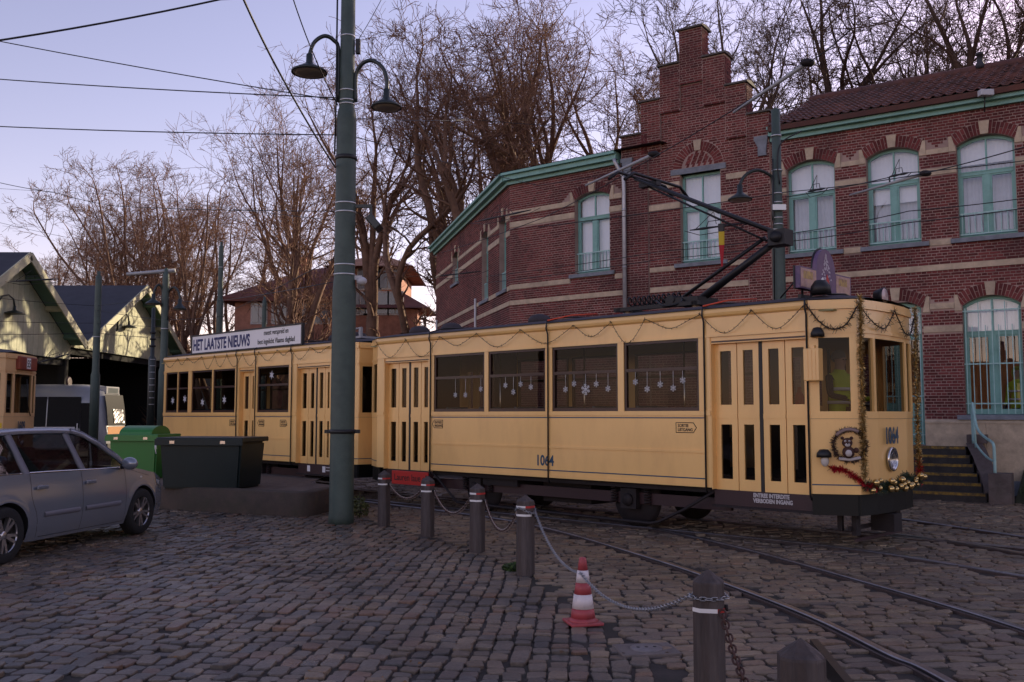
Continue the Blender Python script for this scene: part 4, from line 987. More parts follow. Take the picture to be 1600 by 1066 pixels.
def tram(name, label, loc, rz, L, layout, paint, number, cords, dec=True, trailer=False):
    T = thing(name, label, 'tram', loc, rz)
    NO = [(0, -HW), (.50, -.83), (.565, -.45), (.585, 0), (.565, .45), (.50, .83), (0, HW)]
    RO = [(-L - x, y) for x, y in NO]
    skirt = ZS
    for sgn in (-1, 1):
        yo, yi = sgn * HW, sgn * (HW - .05)
        spans = [(e[1], e[2], e[0]) for e in layout]
        doors = [(a, b) for a, b, k in spans if k == 'door']
        # lower panels between the doors, one per bay
        xs_ = [-L] + sorted([v for d in doors for v in d] + [-c for c in cords if not any(a - .02 <= -c <= b + .02 for a, b in doors)]) + [0]
        for x0, x1 in zip(xs_[:-1], xs_[1:]):
            if any(a - .01 <= (x0 + x1) / 2 <= b + .01 for a, b in doors) or x1 - x0 < .02: continue
            pn = bx(T, 'side_panel', (x0 + .002, yo, skirt), (x1 - .002, yi, 1.635), paint)
            if x1 - x0 > .5:
                for z, h, pr, mm in ((1.135, .035, .012, paint), (1.598, .016, .004, M_line), (.785, .016, .004, M_line), (skirt, .05, .010, paint)):
                    bx(pn, 'moulding' if mm is paint else 'lining', (x0 + .004, yo + sgn * pr, z), (x1 - .004, yo + sgn * .0005, z + h), mm)
        # waist rail, pillars, letterboard, cornice
        iv = [(-L, 0)]
        for a, b in doors: iv = sub(iv, a, b)
        for a, b in iv: bx(T, 'waist_rail', (a, yo + sgn * .014, 1.636), (b, yi, ZW), paint)
        pv = [(-L, 0)]
        for a, b, k in spans: pv = sub(pv, a, b)
        for a, b in pv: bx(T, 'pillar', (a, yo + sgn * .004, ZW + .001), (b, yi, ZT), paint)
        bx(T, 'letterboard', (-L, yo, ZT + .001), (0, yi, 2.955), paint)
        bx(T, 'head_moulding', (-L, yo + sgn * .016, ZT - .0), (0, yo + sgn * .0005, ZT + .035), paint)
        q = MB(); pr = [(yi, 2.956), (yo + sgn * .012, 2.956), (yo + sgn * .035, 2.975), (yo + sgn * .045, 3.01), (yo + sgn * .03, ZE), (yo - sgn * .03, ZE + .03), (yi, ZE + .02)]
        q.prism([(-L, y, z) for y, z in pr], (L, 0, 0)); q.build('cornice', paint, T)
        for k, a, b, *o in layout:
            if k == 'win':
                q = MB(); f = .038
                for p in (((a, yo, ZW), (a + f, yi, ZT)), ((b - f, yo, ZW), (b, yi, ZT)), ((a + f, yo, ZW), (b - f, yi, ZW + f + .012)), ((a + f, yo, ZT - f), (b - f, yi, ZT))): q.box(*p)
                q.v = [(x, y - sgn * .012, z) for x, y, z in q.v]; w = q.build('window_frame', M_wood, T)
                zm = 2.285
                bx(w, 'meeting_rail', (a + f, yo - sgn * .005, zm - .022), (b - f, yi, zm + .022), M_wood)
                for z0, z1, dy in ((ZW + f, zm - .02, .030), (zm + .02, ZT - f, .038)):
                    q = MB(); q.add([(a + f, yo - sgn * dy, z0), (b - f, yo - sgn * dy, z0), (b - f, yo - sgn * dy, z1), (a + f, yo - sgn * dy, z1)], [(0, 1, 2, 3)]); q.build('pane', M_tg, w)
            if k == 'door':
                nl = o[0]; w_ = (b - a) / nl; yd = yo - sgn * .10; t = .04
                for j in range(nl):
                    x0, x1 = a + j * w_ + .006, a + (j + 1) * w_ - .006; q = MB(); st = w_ * .24
                    if nl == 4 and j == 1: x1 -= .022
                    if nl == 4 and j == 2: x0 += .022
                    for p in ((x0, x0 + st, .64, 2.60), (x1 - st, x1, .64, 2.60), (x0 + st, x1 - st, .64, .80), (x0 + st, x1 - st, 1.52, 1.78), (x0 + st, x1 - st, 2.50, 2.60)):
                        q.box((p[0], yd, p[2]), (p[1], yd + sgn * -t, p[3]))
                    q.box((x0, yd + sgn * .006, 1.60), (x1, yd + sgn * .0003, 1.66))
                    lf = q.build('door_leaf', paint, T)
                    for z0, z1 in ((.80, 1.52), (1.78, 2.50)):
                        q = MB(); q.add([(x0 + st, yd - sgn * .02, z0), (x1 - st, yd - sgn * .02, z0), (x1 - st, yd - sgn * .02, z1), (x0 + st, yd - sgn * .02, z1)], [(0, 1, 2, 3)]); q.build('pane', M_dg, lf)
                bx(T, 'door_head', (a, yo - sgn * .012, 2.60), (b, yi - sgn * .08, ZT), paint)
                bx(T, 'door_track', (a + .02, yo - sgn * .013, 2.615), (b - .02, yo - sgn * .003, 2.635), M_wood)
                if nl == 4: c = (a + b) / 2; bx(T, 'door_seal', (c - .024, yd + sgn * .004, .60), (c + .024, yd - sgn * .04, 2.60), M_cord)
                for xj in (a, b): bx(T, 'door_jamb', (xj - (.0 if xj == a else .012), yo - sgn * .001, skirt - .02), (xj + (.012 if xj == a else .0), yd - sgn * .04, 2.61), paint)
                # step box and tread under the door
                bx(T, 'step_board', (a - .02, yo - sgn * .02, .43), (b + .02, yo - sgn * .30, .455), M_under)
                bx(T, 'step_riser', (a - .02, yo - sgn * .09, .455), (b + .02, yo - sgn * .11, .655), M_brown)
    # both ends: faceted, with dash, posts, panes, header
    for E_, s_, front in ((NO, 1, True), (RO, -1, False)):
        fl = [(E_[i], E_[i + 1]) for i in range(6)]
        if s_ < 0: fl = [(b, a) for a, b in fl][::-1]
        ring_w = E_ if s_ > 0 else E_[::-1]
        def band_(nm, z0, z1, m_, t=.045, o=0.0):
            q = MB()
            for i in range(6):
                facet_box(q, ring_w[i], ring_w[i + 1], 0, 1, z0, z1, t, o)
            return q.build(nm, m_, T)
        band_('dash_panel', ZS, 1.60, paint); band_('dash_lining', 1.598, 1.614, M_line, .002, .003); band_('dash_lining', .785, .80, M_line, .002, .003)
        band_('end_waist', 1.601, 1.69, paint, .05, .008); band_('end_header', 2.60, 2.955, paint); band_('end_moulding', 2.655, 2.69, paint, .002, .014)
        band_('end_cornice', 2.956, 3.02, paint, .06, .03); band_('end_cornice', 3.0205, ZE + .02, paint, .08, .016)
        band_('apron', .42, ZS - .002, M_apron, .04, -.03)
        for i in (0, 5):
            for f0, f1 in (((0, .2), (.84, 1)) if i == 0 else ((.88, 1), (0, .16))):
                q = MB(); facet_box(q, ring_w[i], ring_w[i + 1], f0, f1, 1.69, 2.60); q.build('corner_post', paint, T)
        for yy in (-.83 + .04, -.83 + .34, .83 - .34, .83 - .04):
            xx = (.50 + (.83 - abs(yy)) / .38 * .065) if abs(yy) > .45 else .575; xx = xx if s_ > 0 else -L - xx
            q = MB(); q.box((xx - .05, yy - .035, 1.69), (xx + .006, yy + .035, 2.60)) if s_ > 0 else q.box((xx - .006, yy - .035, 1.69), (xx + .05, yy + .035, 2.60))
            q.build('window_post', paint, T)
        for i in range(6):
            q = MB(); p0, p1 = Vector((*ring_w[i], 0)), Vector((*ring_w[i + 1], 0)); d_ = p1 - p0; nn = Vector((d_.y, -d_.x, 0)).normalized() * .02
            q.add([p0 - nn + Vector((0, 0, 1.69)), p1 - nn + Vector((0, 0, 1.69)), p1 - nn + Vector((0, 0, 2.60)), p0 - nn + Vector((0, 0, 2.60))], [(0, 1, 2, 3)]); q.build('windscreen_pane', M_tg, T)
    # arched canvas roof, faceted ends
    prof = [(-1.10, ZE + .03), (-1.04, ZE + .055), (-.7, ZE + .12), (-.35, ZE + .155), (0, ZE + .165), (.35, ZE + .155), (.7, ZE + .12), (1.04, ZE + .055), (1.10, ZE + .03)]
    rows = [[(x, y * k, ZE + .03 + (z - ZE - .03) * k2) for y, z in prof] for x, k, k2 in ((-L - .54, .74, .35), (-L - .25, .90, .8), (-L, 1, 1), (-L / 2, 1, 1), (0, 1, 1), (.25, .90, .8), (.54, .74, .35))]
    q = MB(); q.sheet(rows); q.v = [v for v in q.v]; q.build('roof', M_roofc, T)
    bx(T, 'ceiling', (-L - .3, -1.04, 2.93), (.3, 1.04, 2.95), M_ceil); bx(T, 'floor', (-L, -.94, .80), (0, .94, .84), M_floor); bx(T, 'cab_floor', (.001, -.72, .80), (.44, .72, .84), M_floor); bx(T, 'cab_floor', (-L - .44, -.72, .80), (-L - .001, .72, .84), M_floor)
    # interior: bulkheads, bench seats, grab poles
    ws = [e for e in layout if e[0] == 'win']; wmin, wmax = min(e[1] for e in ws), max(e[2] for e in ws)
    for yy in (-.72, .72):
        x = wmin + .4
        while x < wmax - .3:
            s0 = bx(T, 'seat', (x - .21, yy - .24, 1.22), (x + .21, yy + .24, 1.30), M_seat, .02)
            bx(s0, 'seat_back', (x - .23, yy - .24, 1.301), (x - .18, yy + .24, 1.78), M_seat); bx(s0, 'seat_leg', (x - .05, yy - .05, .84), (x + .05, yy + .05, 1.219), M_floor); x += .82
    for x in (wmin - .05, wmax + .05):
        for y0, y1 in ((-1.04, -.45), (.45, 1.04)): bx(T, 'bulkhead', (x - .02, y0, .84), (x + .02, y1, 2.92), M_wood)
    q = MB()
    for x in (wmin + .8, (wmin + wmax) / 2, wmax - .8): q.tube([(x, -.25, .84), (x, -.25, 2.93)], .014, 6)
    q.build('grab_pole', M_chrome, T)
    # running gear
    q = MB()
    for yy in (-.80, .80): q.box((-L + 1.2, yy - .03, .36), (-1.3, yy + .03, .52))
    q.build('sole_bar', M_brown, T)
    bx(T, 'underframe', (-L, -.98, .60), (0, .98, .79), M_under)
    axs = (-2.95, -L + 2.45)
    for x in axs:
        for yy in (-.72, .72):
            q = MB(); q.lathe([(.06, -.05), (.30, -.05), (.32, -.02), (.38, -.02), (.39, .03), (.41, .045), (.41, .06), (.06, .06)], 24, (x, yy, .405), 'y'); wh = q.build('wheel', M_under, T)
            q = MB(); sg = 1 if yy > 0 else -1
            q.box((x - .14, yy + sg * .09, .29), (x + .14, yy + sg * .20, .58)); q.lathe([(.001, 0), (.09, 0), (.09, .03), (.001, .04)], 12, (x, yy + sg * .20 - (.035 if sg < 0 else 0), .42), 'y'); q.build('axle_box', M_under, wh)
            for dx in (-.30, .30):
                q = MB(); q.tube([(x + dx + .05 * math.cos(a * .9), yy + sg * .13 + .05 * math.sin(a * .9), .36 + a * .0055) for a in range(42)], .012, 4, cap=False); q.build('coil_spring', M_under, wh)
        q = MB(); q.tube([(x, -.7, .405), (x, .7, .405)], .06, 8); q.build('axle', M_under, T)
    if not trailer:
        q = MB(); q.tube([(-1.45, -1.02, .62), (-1.9, -1.02, .36), (-2.35, -1.02, .15), (-2.5, -1.02, .12), (-4.6, -1.02, .14), (-6.5, -1.02, .16), (-7.1, -1.02, .62)], .022, 6); q.build('side_guard', M_under, T)
        q = MB(); q.box((-4.9, -.6, .26), (-3.9, .6, .58)); q.box((-6.0, -.9, .48), (-5.2, .9, .60)); q.build('equipment_box', M_under, T)
        q = MB()
        for yy in (-.62, .62):
            q.box((.30, yy - .06, .16), (.36, yy + .06, .46)); q.box((.10, yy - .03, .20), (.16, yy + .03, .60))
        q.box((.28, -.75, .22), (.31, .75, .27)); q.box((.30, -.12, .18), (.60, .12, .40)); q.build('life_guard', M_under, T)
        q = MB(); q.box((.34, -.70, .09), (.37, .70, .13)); q.build('guard_tray', M_brown, T)
        q = MB(); q.lathe([(.001, -.06), (.10, -.05), (.145, .0), (.155, .012), (.15, .03), (.125, .035), (.12, .02), (.001, -.01)], 24, (.59, -.12, 1.09), 'x'); hl = q.build('headlamp', M_chrome, T)
        q = MB(); q.lathe([(.001, .024), (.07, .021), (.12, .012), (.118, .010), (.001, .012)], 20, (.598, -.12, 1.09), 'x'); q.build('lens', glass('lamp_glass', (.9, .9, .9)), hl)
        # cab interior: controller stand and seat
        q = MB(); q.box((.12, -.5, .84), (.40, -.1, 1.75)); q.lathe([(.001, 0), (.16, 0), (.16, .05), (.001, .06)], 16, (.26, -.3, 1.75)); q.build('controller', M_wood, T)
        if number: text(number, .29, M_line, T, (.612, -.14, 1.29), (R(90), 0, R(90)), 'fleet_number', .72, .002, 'CENTER', .006)
    else:
        q = MB(); q.box((-L + .9, -.5, .28), (-L + 1.8, .5, .58)); q.tube([(.2, 0, .5), (1.1, 0, .5)], .04, 6); q.build('coupling', M_under, T)
    for c in cords:                                                   # black straps over roof and side
        q = MB(); q.tube([(-c, 1.0, ZE + .10), (-c, 0, ZE + .20), (-c, -.8, ZE + .14), (-c, -HW - .045, ZE + .045), (-c, -HW - .062, 2.99), (-c, -HW - .022, 2.9), (-c, -HW - .022, .66), (-c, -HW + .02, .60)], .012, 6); q.build('strap', M_cord, T)
    return T
RZT = math.atan2(-.694, .72)
ORG = TA + TL * HW
motor_layout = [('door', -1.42, -.03, 4), ('win', -2.87, -1.60), ('win', -4.26, -2.98), ('win', -5.67, -4.40), ('win', -7.03, -5.76), ('door', -8.42, -7.17, 4)]
T1 = tram('vintage_tram', 'yellow vintage tram hung with gold tinsel, fleet number 1064', ORG, RZT, 8.62, motor_layout, M_yel, '1064', (0.015, 1.50, 4.33, 7.10))
TO = tp(10.05, HW)
trail_layout = [('door', -1.26, -.09, 4), ('win', -2.78, -1.55), ('door', -3.55, -2.91, 2), ('win', -4.70, -3.72), ('win', -5.73, -4.76), ('win', -6.41, -5.90), ('win', -7.05, -6.45)]
T2 = tram('tram_trailer', 'yellow tram trailer carrying a long newspaper advertising board', TO, RZT, 7.15, trail_layout, M_yel, None, (1.42, 2.84, 3.62), trailer=True)
co = Vector((-11.75, 23.4, 0)); ro = R(4.5)
# the old tram's front corner is put where its right edge stands in the photograph
T3 = tram('old_tram', 'pale yellow old tram with a red route 55 box, beside the sheds', co + Vector((-.52 * math.cos(ro) + .83 * math.sin(ro), -.52 * math.sin(ro) - .83 * math.cos(ro), 0)), ro, 8.62, motor_layout, M_yel_old, '1609', ())
q = MB(); q.cbox((.50, -.44, 2.70), (.66, .52, 3.02), .02); bxs = q.build('route_box', mat('route_red', (.16, .015, .02), .4, col2=(.30, .06, .015), scale=3), T3)
q = MB(); q.box((.661, -.08, 2.74), (.664, .14, 2.99)); q.build('number_plate', M_white, bxs); text('55', .24, M_black, bxs, (.667, .03, 2.775), (R(90), 0, R(90)), 'route_number', .8, .001, 'CENTER', .004)
q = MB(); q.cbox((-1.0, -HW - .09, 2.72), (.02, -HW - .05, 3.14), .01); sg_ = q.build('name_board', mat('board_dark', (.05, .045, .05), .6), T3)
text('EKEREN\nHOEGDEN', .15, mat('board_text', (.3, .3, .3), .6), sg_, (-.92, -HW - .091, 2.96), RS, 'board_lettering', 1, .001)
q = MB(); q.box((.06, -1.085, .96), (.40, -.90, 1.42)); q.v = []; q.f = []; q.sm = []
facet_box(q, (0, -HW), (.5, -.83), .12, .95, 1.02, 1.46, .006, .012); ys_ = q.build('yellow_notice', mat('notice_yellow', (.75, .52, .02), .6), T3)
fa = math.atan2(.27, .5); text('GE NU\nROT\nMIS !', .13, M_black, ys_, (.10, -1.06, 1.34), (R(90), 0, fa), 'notice_lettering', .9, .001)
q = MB(); q.tube([(.62, .05, 2.5), (.64, .12, 1.85), (.63, .3, 1.62)], .012, 5); q.build('wiper', M_black, T3)
q = MB(); q.lathe([(.001, 0), (.07, 0), (.07, .02), (.001, .02)], 12, (.585, 0, .95), 'x'); q.build('marker_disc', M_black, T3)

# ------------------------------------------------------------------ lettering, lamps and signs on the two yellow cars
text('1064', .225, M_line, T1, (-4.605, -HW - .003, .865), RS, 'fleet_number', .84, .001, 'LEFT', .006)
def arrow_plate(T, x, z, lines, right, w=.33, h=.135):
    pts = [(0, 0), (w, 0), (w, h), (0, h)]; pts = [(0, 0), (w - .05, 0), (w, h / 2), (w - .05, h), (0, h)] if right else [(0, h / 2), (.05, 0), (w, 0), (w, h), (.05, h)]
    q = MB(); n = len(pts)
    for i in range(n):
        a, b = Vector((pts[i][0], 0, pts[i][1])), Vector((pts[(i + 1) % n][0], 0, pts[(i + 1) % n][1])); q.tube([a + Vector((x, -HW - .002, z)), b + Vector((x, -HW - .002, z))], .005, 4)
    pl = q.build('door_arrow', M_black, T)
    text(lines, h * .44, M_black, pl, (x + (.03 if right else .06), -HW - .003, z + h * .56), RS, 'arrow_lettering', .9, .001, 'LEFT', .001, .95)
arrow_plate(T1, -1.98, 1.405, 'SORTIE\nUITGANG', True); arrow_plate(T1, -7.06, 1.42, 'ENTREE\nINGANG', False, .27)
arrow_plate(T2, -3.92, 1.40, 'SORTIE\nUITGANG', True, .26); arrow_plate(T2, -2.74, 1.40, 'ENTREE\nINGANG', False, .26); arrow_plate(T2, -1.85, 1.40, 'SORTIE\nUITGANG', True, .26)
text('ENTREE INTERDITE\nVERBODEN INGANG', .072, mat('faded_white', (.50, .48, .48), .7), T1, (-.86, -HW + .088, .585), RS, 'step_lettering', .82, .001, 'LEFT', .003, .95)
q = MB(); q.cbox((-8.15, -HW - .02, .40), (-7.15, -HW + .005, .64), .006); rs_ = q.build('red_sign', M_red, T1); text('Lauren laue ef', .17, M_black, rs_, (-8.08, -HW - .021, .47), RS, 'sign_lettering', .92, .001, 'LEFT', .001)
for dx in (-.95, -.42):                                              # printed parcels and tiny lines on the trailer step
    bx(T2, 'printed_parcel', (dx, -HW + .08, .50), (dx + .10, -HW + .085, .62), M_white)
for zz, ww in ((.59, .26), (.53, .30)): bx(T2, 'printed_line', (-.30, -HW + .08, zz), (-.30 + ww, -HW + .085, zz + .022), mat('faded_white', (.50, .48, .48), .7))
# newspaper board on the trailer roof
q = MB(); q.box((-5.75, -HW + .0, ZE + .065), (-1.12, -HW + .05, ZE + .46)); bd = q.build('advertising_board', mat('enamel_white', (.78, .78, .80), .3), T2)
q = MB()
for a, b in (((-5.79, -HW - .012, ZE + .03), (-1.08, -HW + .055, ZE + .065)), ((-5.79, -HW - .012, ZE + .46), (-1.08, -HW + .055, ZE + .495)), ((-5.79, -HW - .012, ZE + .065), (-5.75, -HW + .055, ZE + .46)), ((-1.12, -HW - .012, ZE + .065), (-1.08, -HW + .055, ZE + .46))): q.box(a, b)
q.build('board_frame', M_black, bd)
for x in (-5.2, -3.4, -1.6): bx(bd, 'bracket', (x, -HW + .055, ZE + .02), (x + .03, -HW + .35, ZE + .3), M_black)
text('HET LAATSTE NIEUWS', .36, M_ink, bd, (-5.70, -HW - .003, ZE + .13), RS, 'headline', .705, .001, 'LEFT', .012)
text('meest verspreid en', .155, M_black, bd, (-2.08, -HW - .003, ZE + .32), RS, 'subline', .80, .001, 'CENTER', .002); text('best ingelicht Vlaams dagblad', .155, M_black, bd, (-2.08, -HW - .003, ZE + .13), RS, 'subline', .80, .001, 'CENTER', .002)
# yellow lantern box, hooded lamps
lb = bx(T1, 'route_lantern', (.00, -HW - .16, 2.06), (.20, -HW - .03, 2.46), M_yel, .012)
for k in range(3): bx(lb, 'lantern_rib', (.05 + k * .05, -HW - .166, 2.08), (.065 + k * .05, -HW - .159, 2.44), M_yel)
bx(lb, 'latch', (.09, -HW - .12, 2.46), (.13, -HW - .07, 2.50), M_yel)
q = MB(); q.lathe([(.001, .07), (.05, .06), (.08, .0), (.085, -.05), (.078, -.05), (.001, .0)], 14, (.12, -HW + .0, 2.66)); q.build('marker_lamp_hood', M_black, T1)
sl = MB(); sl.lathe([(.001, .07), (.05, .065), (.085, .02), (.09, -.03), (.082, -.03), (.001, .02)], 14, (.16, -1.09, 1.16)); sl = sl.build('side_lamp_hood', M_black, T1)
q = MB(); q.ball((.17, -1.09, 1.09), .05, 10, 8, (1, 1, 1.5)); q.build('bulb', mat('lamp_bowl', (.55, .52, .48), .2), sl)
q = MB(); q.ball((.17, -1.10, 1.04), .014, 6, 4); q.build('filament', emit('lit_filament', (1.0, .45, .12), 6.0), sl)
q = MB(); q.lathe([(.001, .16), (.07, .15), (.12, .08), (.13, -.02), (.001, -.02)], 16, (.06, -.86, ZE + .14)); q.build('roof_lamp', M_black, T1)
q = MB(); q.lathe([(.001, -.12), (.08, -.10), (.11, .0), (.118, .03), (.105, .03), (.001, .02)], 16, (.40, .22, ZE + .16), 'x'); rl = q.build('roof_spot_lamp', M_black, T1); q = MB(); q.lathe([(.001, 0), (.104, 0), (.10, .006), (.001, .008)], 16, (.425, .22, ZE + .16), 'x'); q.build('lens', mat('pinkish_lens', (.6, .45, .42), .15), rl)
q = MB(); q.tube([(.36, .22, ZE + .05), (.36, .22, ZE + .0)], .02, 6); q.build('stalk', M_black, rl)
# Christmas board on the cab roof
def poster():
    m = mat('christmas_print', (.22, .12, .20), .5, col2=(.09, .06, .14), scale=3.5)
    return m
cb = thing('christmas_board', 'purple Christmas picture board with round top on the tram cab roof', 'sign', tp(.12, .78, ZE + .12), RZT + R(90))
pts = [(-.74, .08), (.74, .08), (.74, .36), (.27, .36)] + [(.27 * math.cos(a), .36 + .30 * math.sin(a)) for a in [math.pi * k / 12 for k in range(1, 12)]] + [(-.27, .36), (-.74, .36)]
q = MB(); q.prism([(x, 0, z) for x, z in pts], (0, .06, 0)); q.build('board', poster(), cb)
q = MB(); q.prism([(x * 1.02, .061, .20 + (z - .20) * 1.05) for x, z in pts], (0, .02, 0)); q.build('backing', M_black, cb)
Mgold = mat('print_gold', (.70, .48, .10), .5, col2=(.20, .10, .10), scale=12); Mpeach = mat('print_peach', (.66, .44, .32), .5, col2=(.36, .20, .22), scale=9, dirt=(.5, .35, .12), dscale=14)
for x0, x1 in ((-.71, -.29), (.29, .71)):
    bx(cb, 'printed_scene', (x0, -.004, .10), (x1, -.001, .34), Mpeach); bx(cb, 'printed_house', (x0 + .07, -.007, .21), (x1 - .10, -.0045, .31), Mgold)
q = MB(); rr = random.Random(2)
for k in range(70): zz = rr.uniform(.22, .58); w_ = (.60 - zz) * .42; x = rr.uniform(-w_, w_); q.add([(x - .018, -.004, zz), (x + .018, -.004, zz), (x + .008, -.004, zz + .028), (x - .01, -.004, zz + .02)], [(0, 1, 2, 3)])
q.build('printed_tree', mat('print_white', (.75, .70, .74), .5, col2=(.45, .36, .45), scale=30), cb)['kind'] = 'stuff'
q = MB(); q.prism([(x, -.006, z) for x, z in ((-.02, .12), (.09, .12), (.07, .26), (.02, .33), (-.01, .25))], (0, .003, 0)); q.build('printed_figure', M_red, cb); q = MB(); q.prism([(x, -.006, z) for x, z in ((-.18, .10), (-.04, .10), (-.05, .22), (-.10, .28), (-.17, .22))], (0, .003, 0)); q.build('printed_snow', M_white, cb)
q = MB()
for x in (-.5, .5): q.tube([(x, .09, .0), (x, .09, .3)], .015, 6); q.tube([(x, .09, .3), (x, .40, .0)], .012, 6)
q.box((-.56, .082, -.03), (.56, .12, .02)); q.build('stand', M_black, cb)

# ------------------------------------------------------------------ Christmas trimmings
def tinsel(path, r, n, m, name, label, parent=None, seed=1):
    rr = random.Random(seed); q = MB(); P = [Vector(p) for p in path]; L_ = [0]
    for a, b in zip(P[:-1], P[1:]): L_.append(L_[-1] + (b - a).length)
    def at(t):
        d = t * L_[-1]; i = 0
        while i < len(P) - 2 and L_[i + 1] < d: i += 1
        return P[i].lerp(P[i + 1], (d - L_[i]) / max(1e-6, L_[i + 1] - L_[i]))
    for i in range(n):
        c = at(rr.random()); d_ = Vector((rr.gauss(0, 1), rr.gauss(0, 1), rr.gauss(0, 1))).normalized() * r * rr.uniform(.6, 1.15); w = d_.orthogonal().normalized() * .0045
        q.add([c - w, c + w, c + d_ + w * .5, c + d_ - w * .5], [(0, 1, 2, 3)])
    q.tube(P, .006, 4)
    o = q.build(name, m, parent)
    return o
M_tin = mat('gold_tinsel', (.42, .29, .11), .28, .85, island=.55); M_tir = mat('red_tinsel', (.40, .012, .02), .3, .6, island=.5); M_grn = mat('fir_green', (.012, .03, .012), .6, island=.4); M_bau = mat('gold_bauble', (.62, .44, .18), .18, .9); M_wire = mat('dark_wire', (.018, .012, .008), .6)
def local_thing(name, label, cat, group=None): return thing(name, label, cat, ORG, RZT, group)
for y, lab in ((-.86, 'long gold tinsel hanging beside the wreath at the cab corner'), (.86, 'long gold tinsel hanging at the cab corner by the steps')):
    xx = .535 
    t = local_thing('tinsel_garland', lab, 'garland', 'gold tinsel on the cab corners'); tinsel([(xx + .03, y, 3.10), (xx + .04, y, 2.9), (xx + .02, y, 2.5), (xx + .025, y, 1.9), (xx + .02, y, 1.3), (xx + .025, y * .99, .86)], .058, 2300, M_tin, 'tinsel', lab, t, 3 if y < 0 else 4)
t = local_thing('red_tinsel_garland', 'red tinsel slung below the wreath on the tram front', 'garland'); tinsel([(.22, -1.05, 1.0), (.36, -.97, .98), (.48, -.90, .88), (.58, -.78, .78), (.62, -.66, .76)], .058, 700, M_tir, 'tinsel', '', t, 5)
t = local_thing('red_tinsel_tail', 'short red tinsel tail at the cab corner by the steps', 'garland'); tinsel([(.55, .87, 1.05), (.57, .86, .92), (.56, .82, .80), (.55, .88, .74)], .062, 420, M_tir, 'tinsel', '', t, 6)
gl = local_thing('fir_garland', 'green fir garland with gold baubles along the tram front', 'garland')
tinsel([(.55, -.82, .80), (.60, -.6, .745), (.63, -.3, .76), (.64, 0, .75), (.63, .3, .77), (.60, .6, .745), (.55, .84, .80)], .085, 2600, M_grn, 'fir_sprigs', '', gl, 7); tinsel([(.60, .05, .78), (.62, .25, .86), (.60, .42, .80)], .085, 500, M_grn, 'fir_sprigs', '', gl, 17)
rr = random.Random(4); bm_ = MB().ball((0, 0, 0), .042, 12, 8).mesh('bauble', M_bau)
for i in range(22): yy = -.80 + 1.62 * (i + rr.uniform(.1, .9)) / 22; xx = .64 + .03 * rr.random() - .06 * (abs(yy) > .5); k_ = rr.uniform(.6, 1.1); inst('bauble', bm_, gl, (xx + .045, yy, .765 + rr.uniform(-.05, .09)), (0, 0, 0), (k_, k_, k_))
q = MB(); rr = random.Random(14)
for i in range(7): q.ball((.675, -.7 + i * .24 + rr.uniform(-.08, .08), .75 + rr.uniform(-.03, .05)), .028, 8, 6)
for i in range(7): pass
wr = local_thing('wreath', 'round twig wreath holding a small plush animal, on the tram front', 'wreath')
wa = math.atan2(.27, .5); wc = Vector((.40, -.90, 1.28)); wn = Vector((.475, -.88, 0)).normalized(); wt = Vector((wn.y * -1, wn.x, 0)); wt = Vector((.88, .475, 0))
def wp(a, b, o): return wc + wt * a + Vector((0, 0, b)) + wn * o
tinsel([wp(.19 * math.cos(a), .19 * math.sin(a), .03) for a in [6.2832 * k / 18 for k in range(19)]], .05, 900, mat('twig_brown', (.055, .03, .02), .8, island=.4), 'twig_ring', '', wr, 8)
q = MB(); q.tube([wp(.19 * math.cos(a), .19 * math.sin(a), .05) for a in [1.0 + 1.5 * k / 8 for k in range(9)]], .022, 6); q.build('frosted_branch', mat('frosted', (.25, .18, .16), .8), wr)
q = MB(); q.ball(wp(-.03, .03, .07), .062, 12, 8, (1, 1, .95)); q.ball(wp(-.02, -.085, .07), .072, 12, 8, (1, 1, 1.05)); q.ball(wp(-.085, .085, .06), .022, 8, 6); q.ball(wp(.02, .085, .06), .022, 8, 6); q.ball(wp(.07, -.06, .08), .034, 8, 6); pl_ = q.build('plush_body', mat('plush_brown', (.07, .03, .02), .95, bump=.5, bscale=90), wr)
q = MB(); q.ball(wp(-.03, .005, .115), .032, 10, 6, (1, 1, .8)); q.ball(wp(-.02, -.095, .125), .040, 10, 6, (1, 1, 1.1)); q.ball(wp(-.055, .05, .122), .014, 8, 6); q.ball(wp(-.01, .05, .122), .014, 8, 6); q.build('plush_patches', mat('plush_white', (.5, .46, .44), .95), pl_)
q = MB(); q.ball(wp(-.03, .022, .146), .011, 6, 4); q.ball(wp(-.052, .05, .135), .006, 6, 4); q.ball(wp(-.012, .05, .135), .006, 6, 4); q.build('plush_nose_and_eyes', M_black, pl_)
q = MB(); q.tube([wp(-.13, -.165, .05), wp(0, -.175, .06), wp(.12, -.15, .05)], .02, 6); q.build('white_perch', mat('plush_white', (.5, .46, .44), .95), wr)
# dark wire of fairy lights looped along the eaves
def fairy(T, org, pts_x, label, heavy=False, seed=1, ys=-HW - .055):
    t = thing('fairy_lights', label, 'string lights', org, RZT, 'wire loops of fairy lights along the eaves'); rr = random.Random(seed); q = MB(); P = []
    for a, b, sag in pts_x:
        for k in range(13): u_ = k / 12; P.append(Vector((a + (b - a) * u_, ys, 3.0 - sag * 4 * u_ * (1 - u_) + .02 * math.sin(9 * u_))))
    q.tube(P, .0042 if not heavy else .008, 4)
    for p in P:
        for _ in range(3 if heavy else 2): d_ = Vector((rr.gauss(0, 1), -abs(rr.gauss(0, .5)), rr.gauss(0, 1))).normalized() * (.05 if heavy else .028); q.tube([p, p + d_], [.004, .002], 3)
    q.build('light_wire', M_wire, t); return t
rr = random.Random(3)
def loops(x0, x1, w, s0, s1):
    out = []; x = x0
    while x > x1: x2 = x - w * rr.uniform(.7, 1.3); out.append((x, x2, rr.uniform(s0, s1))); x = x2
    return out
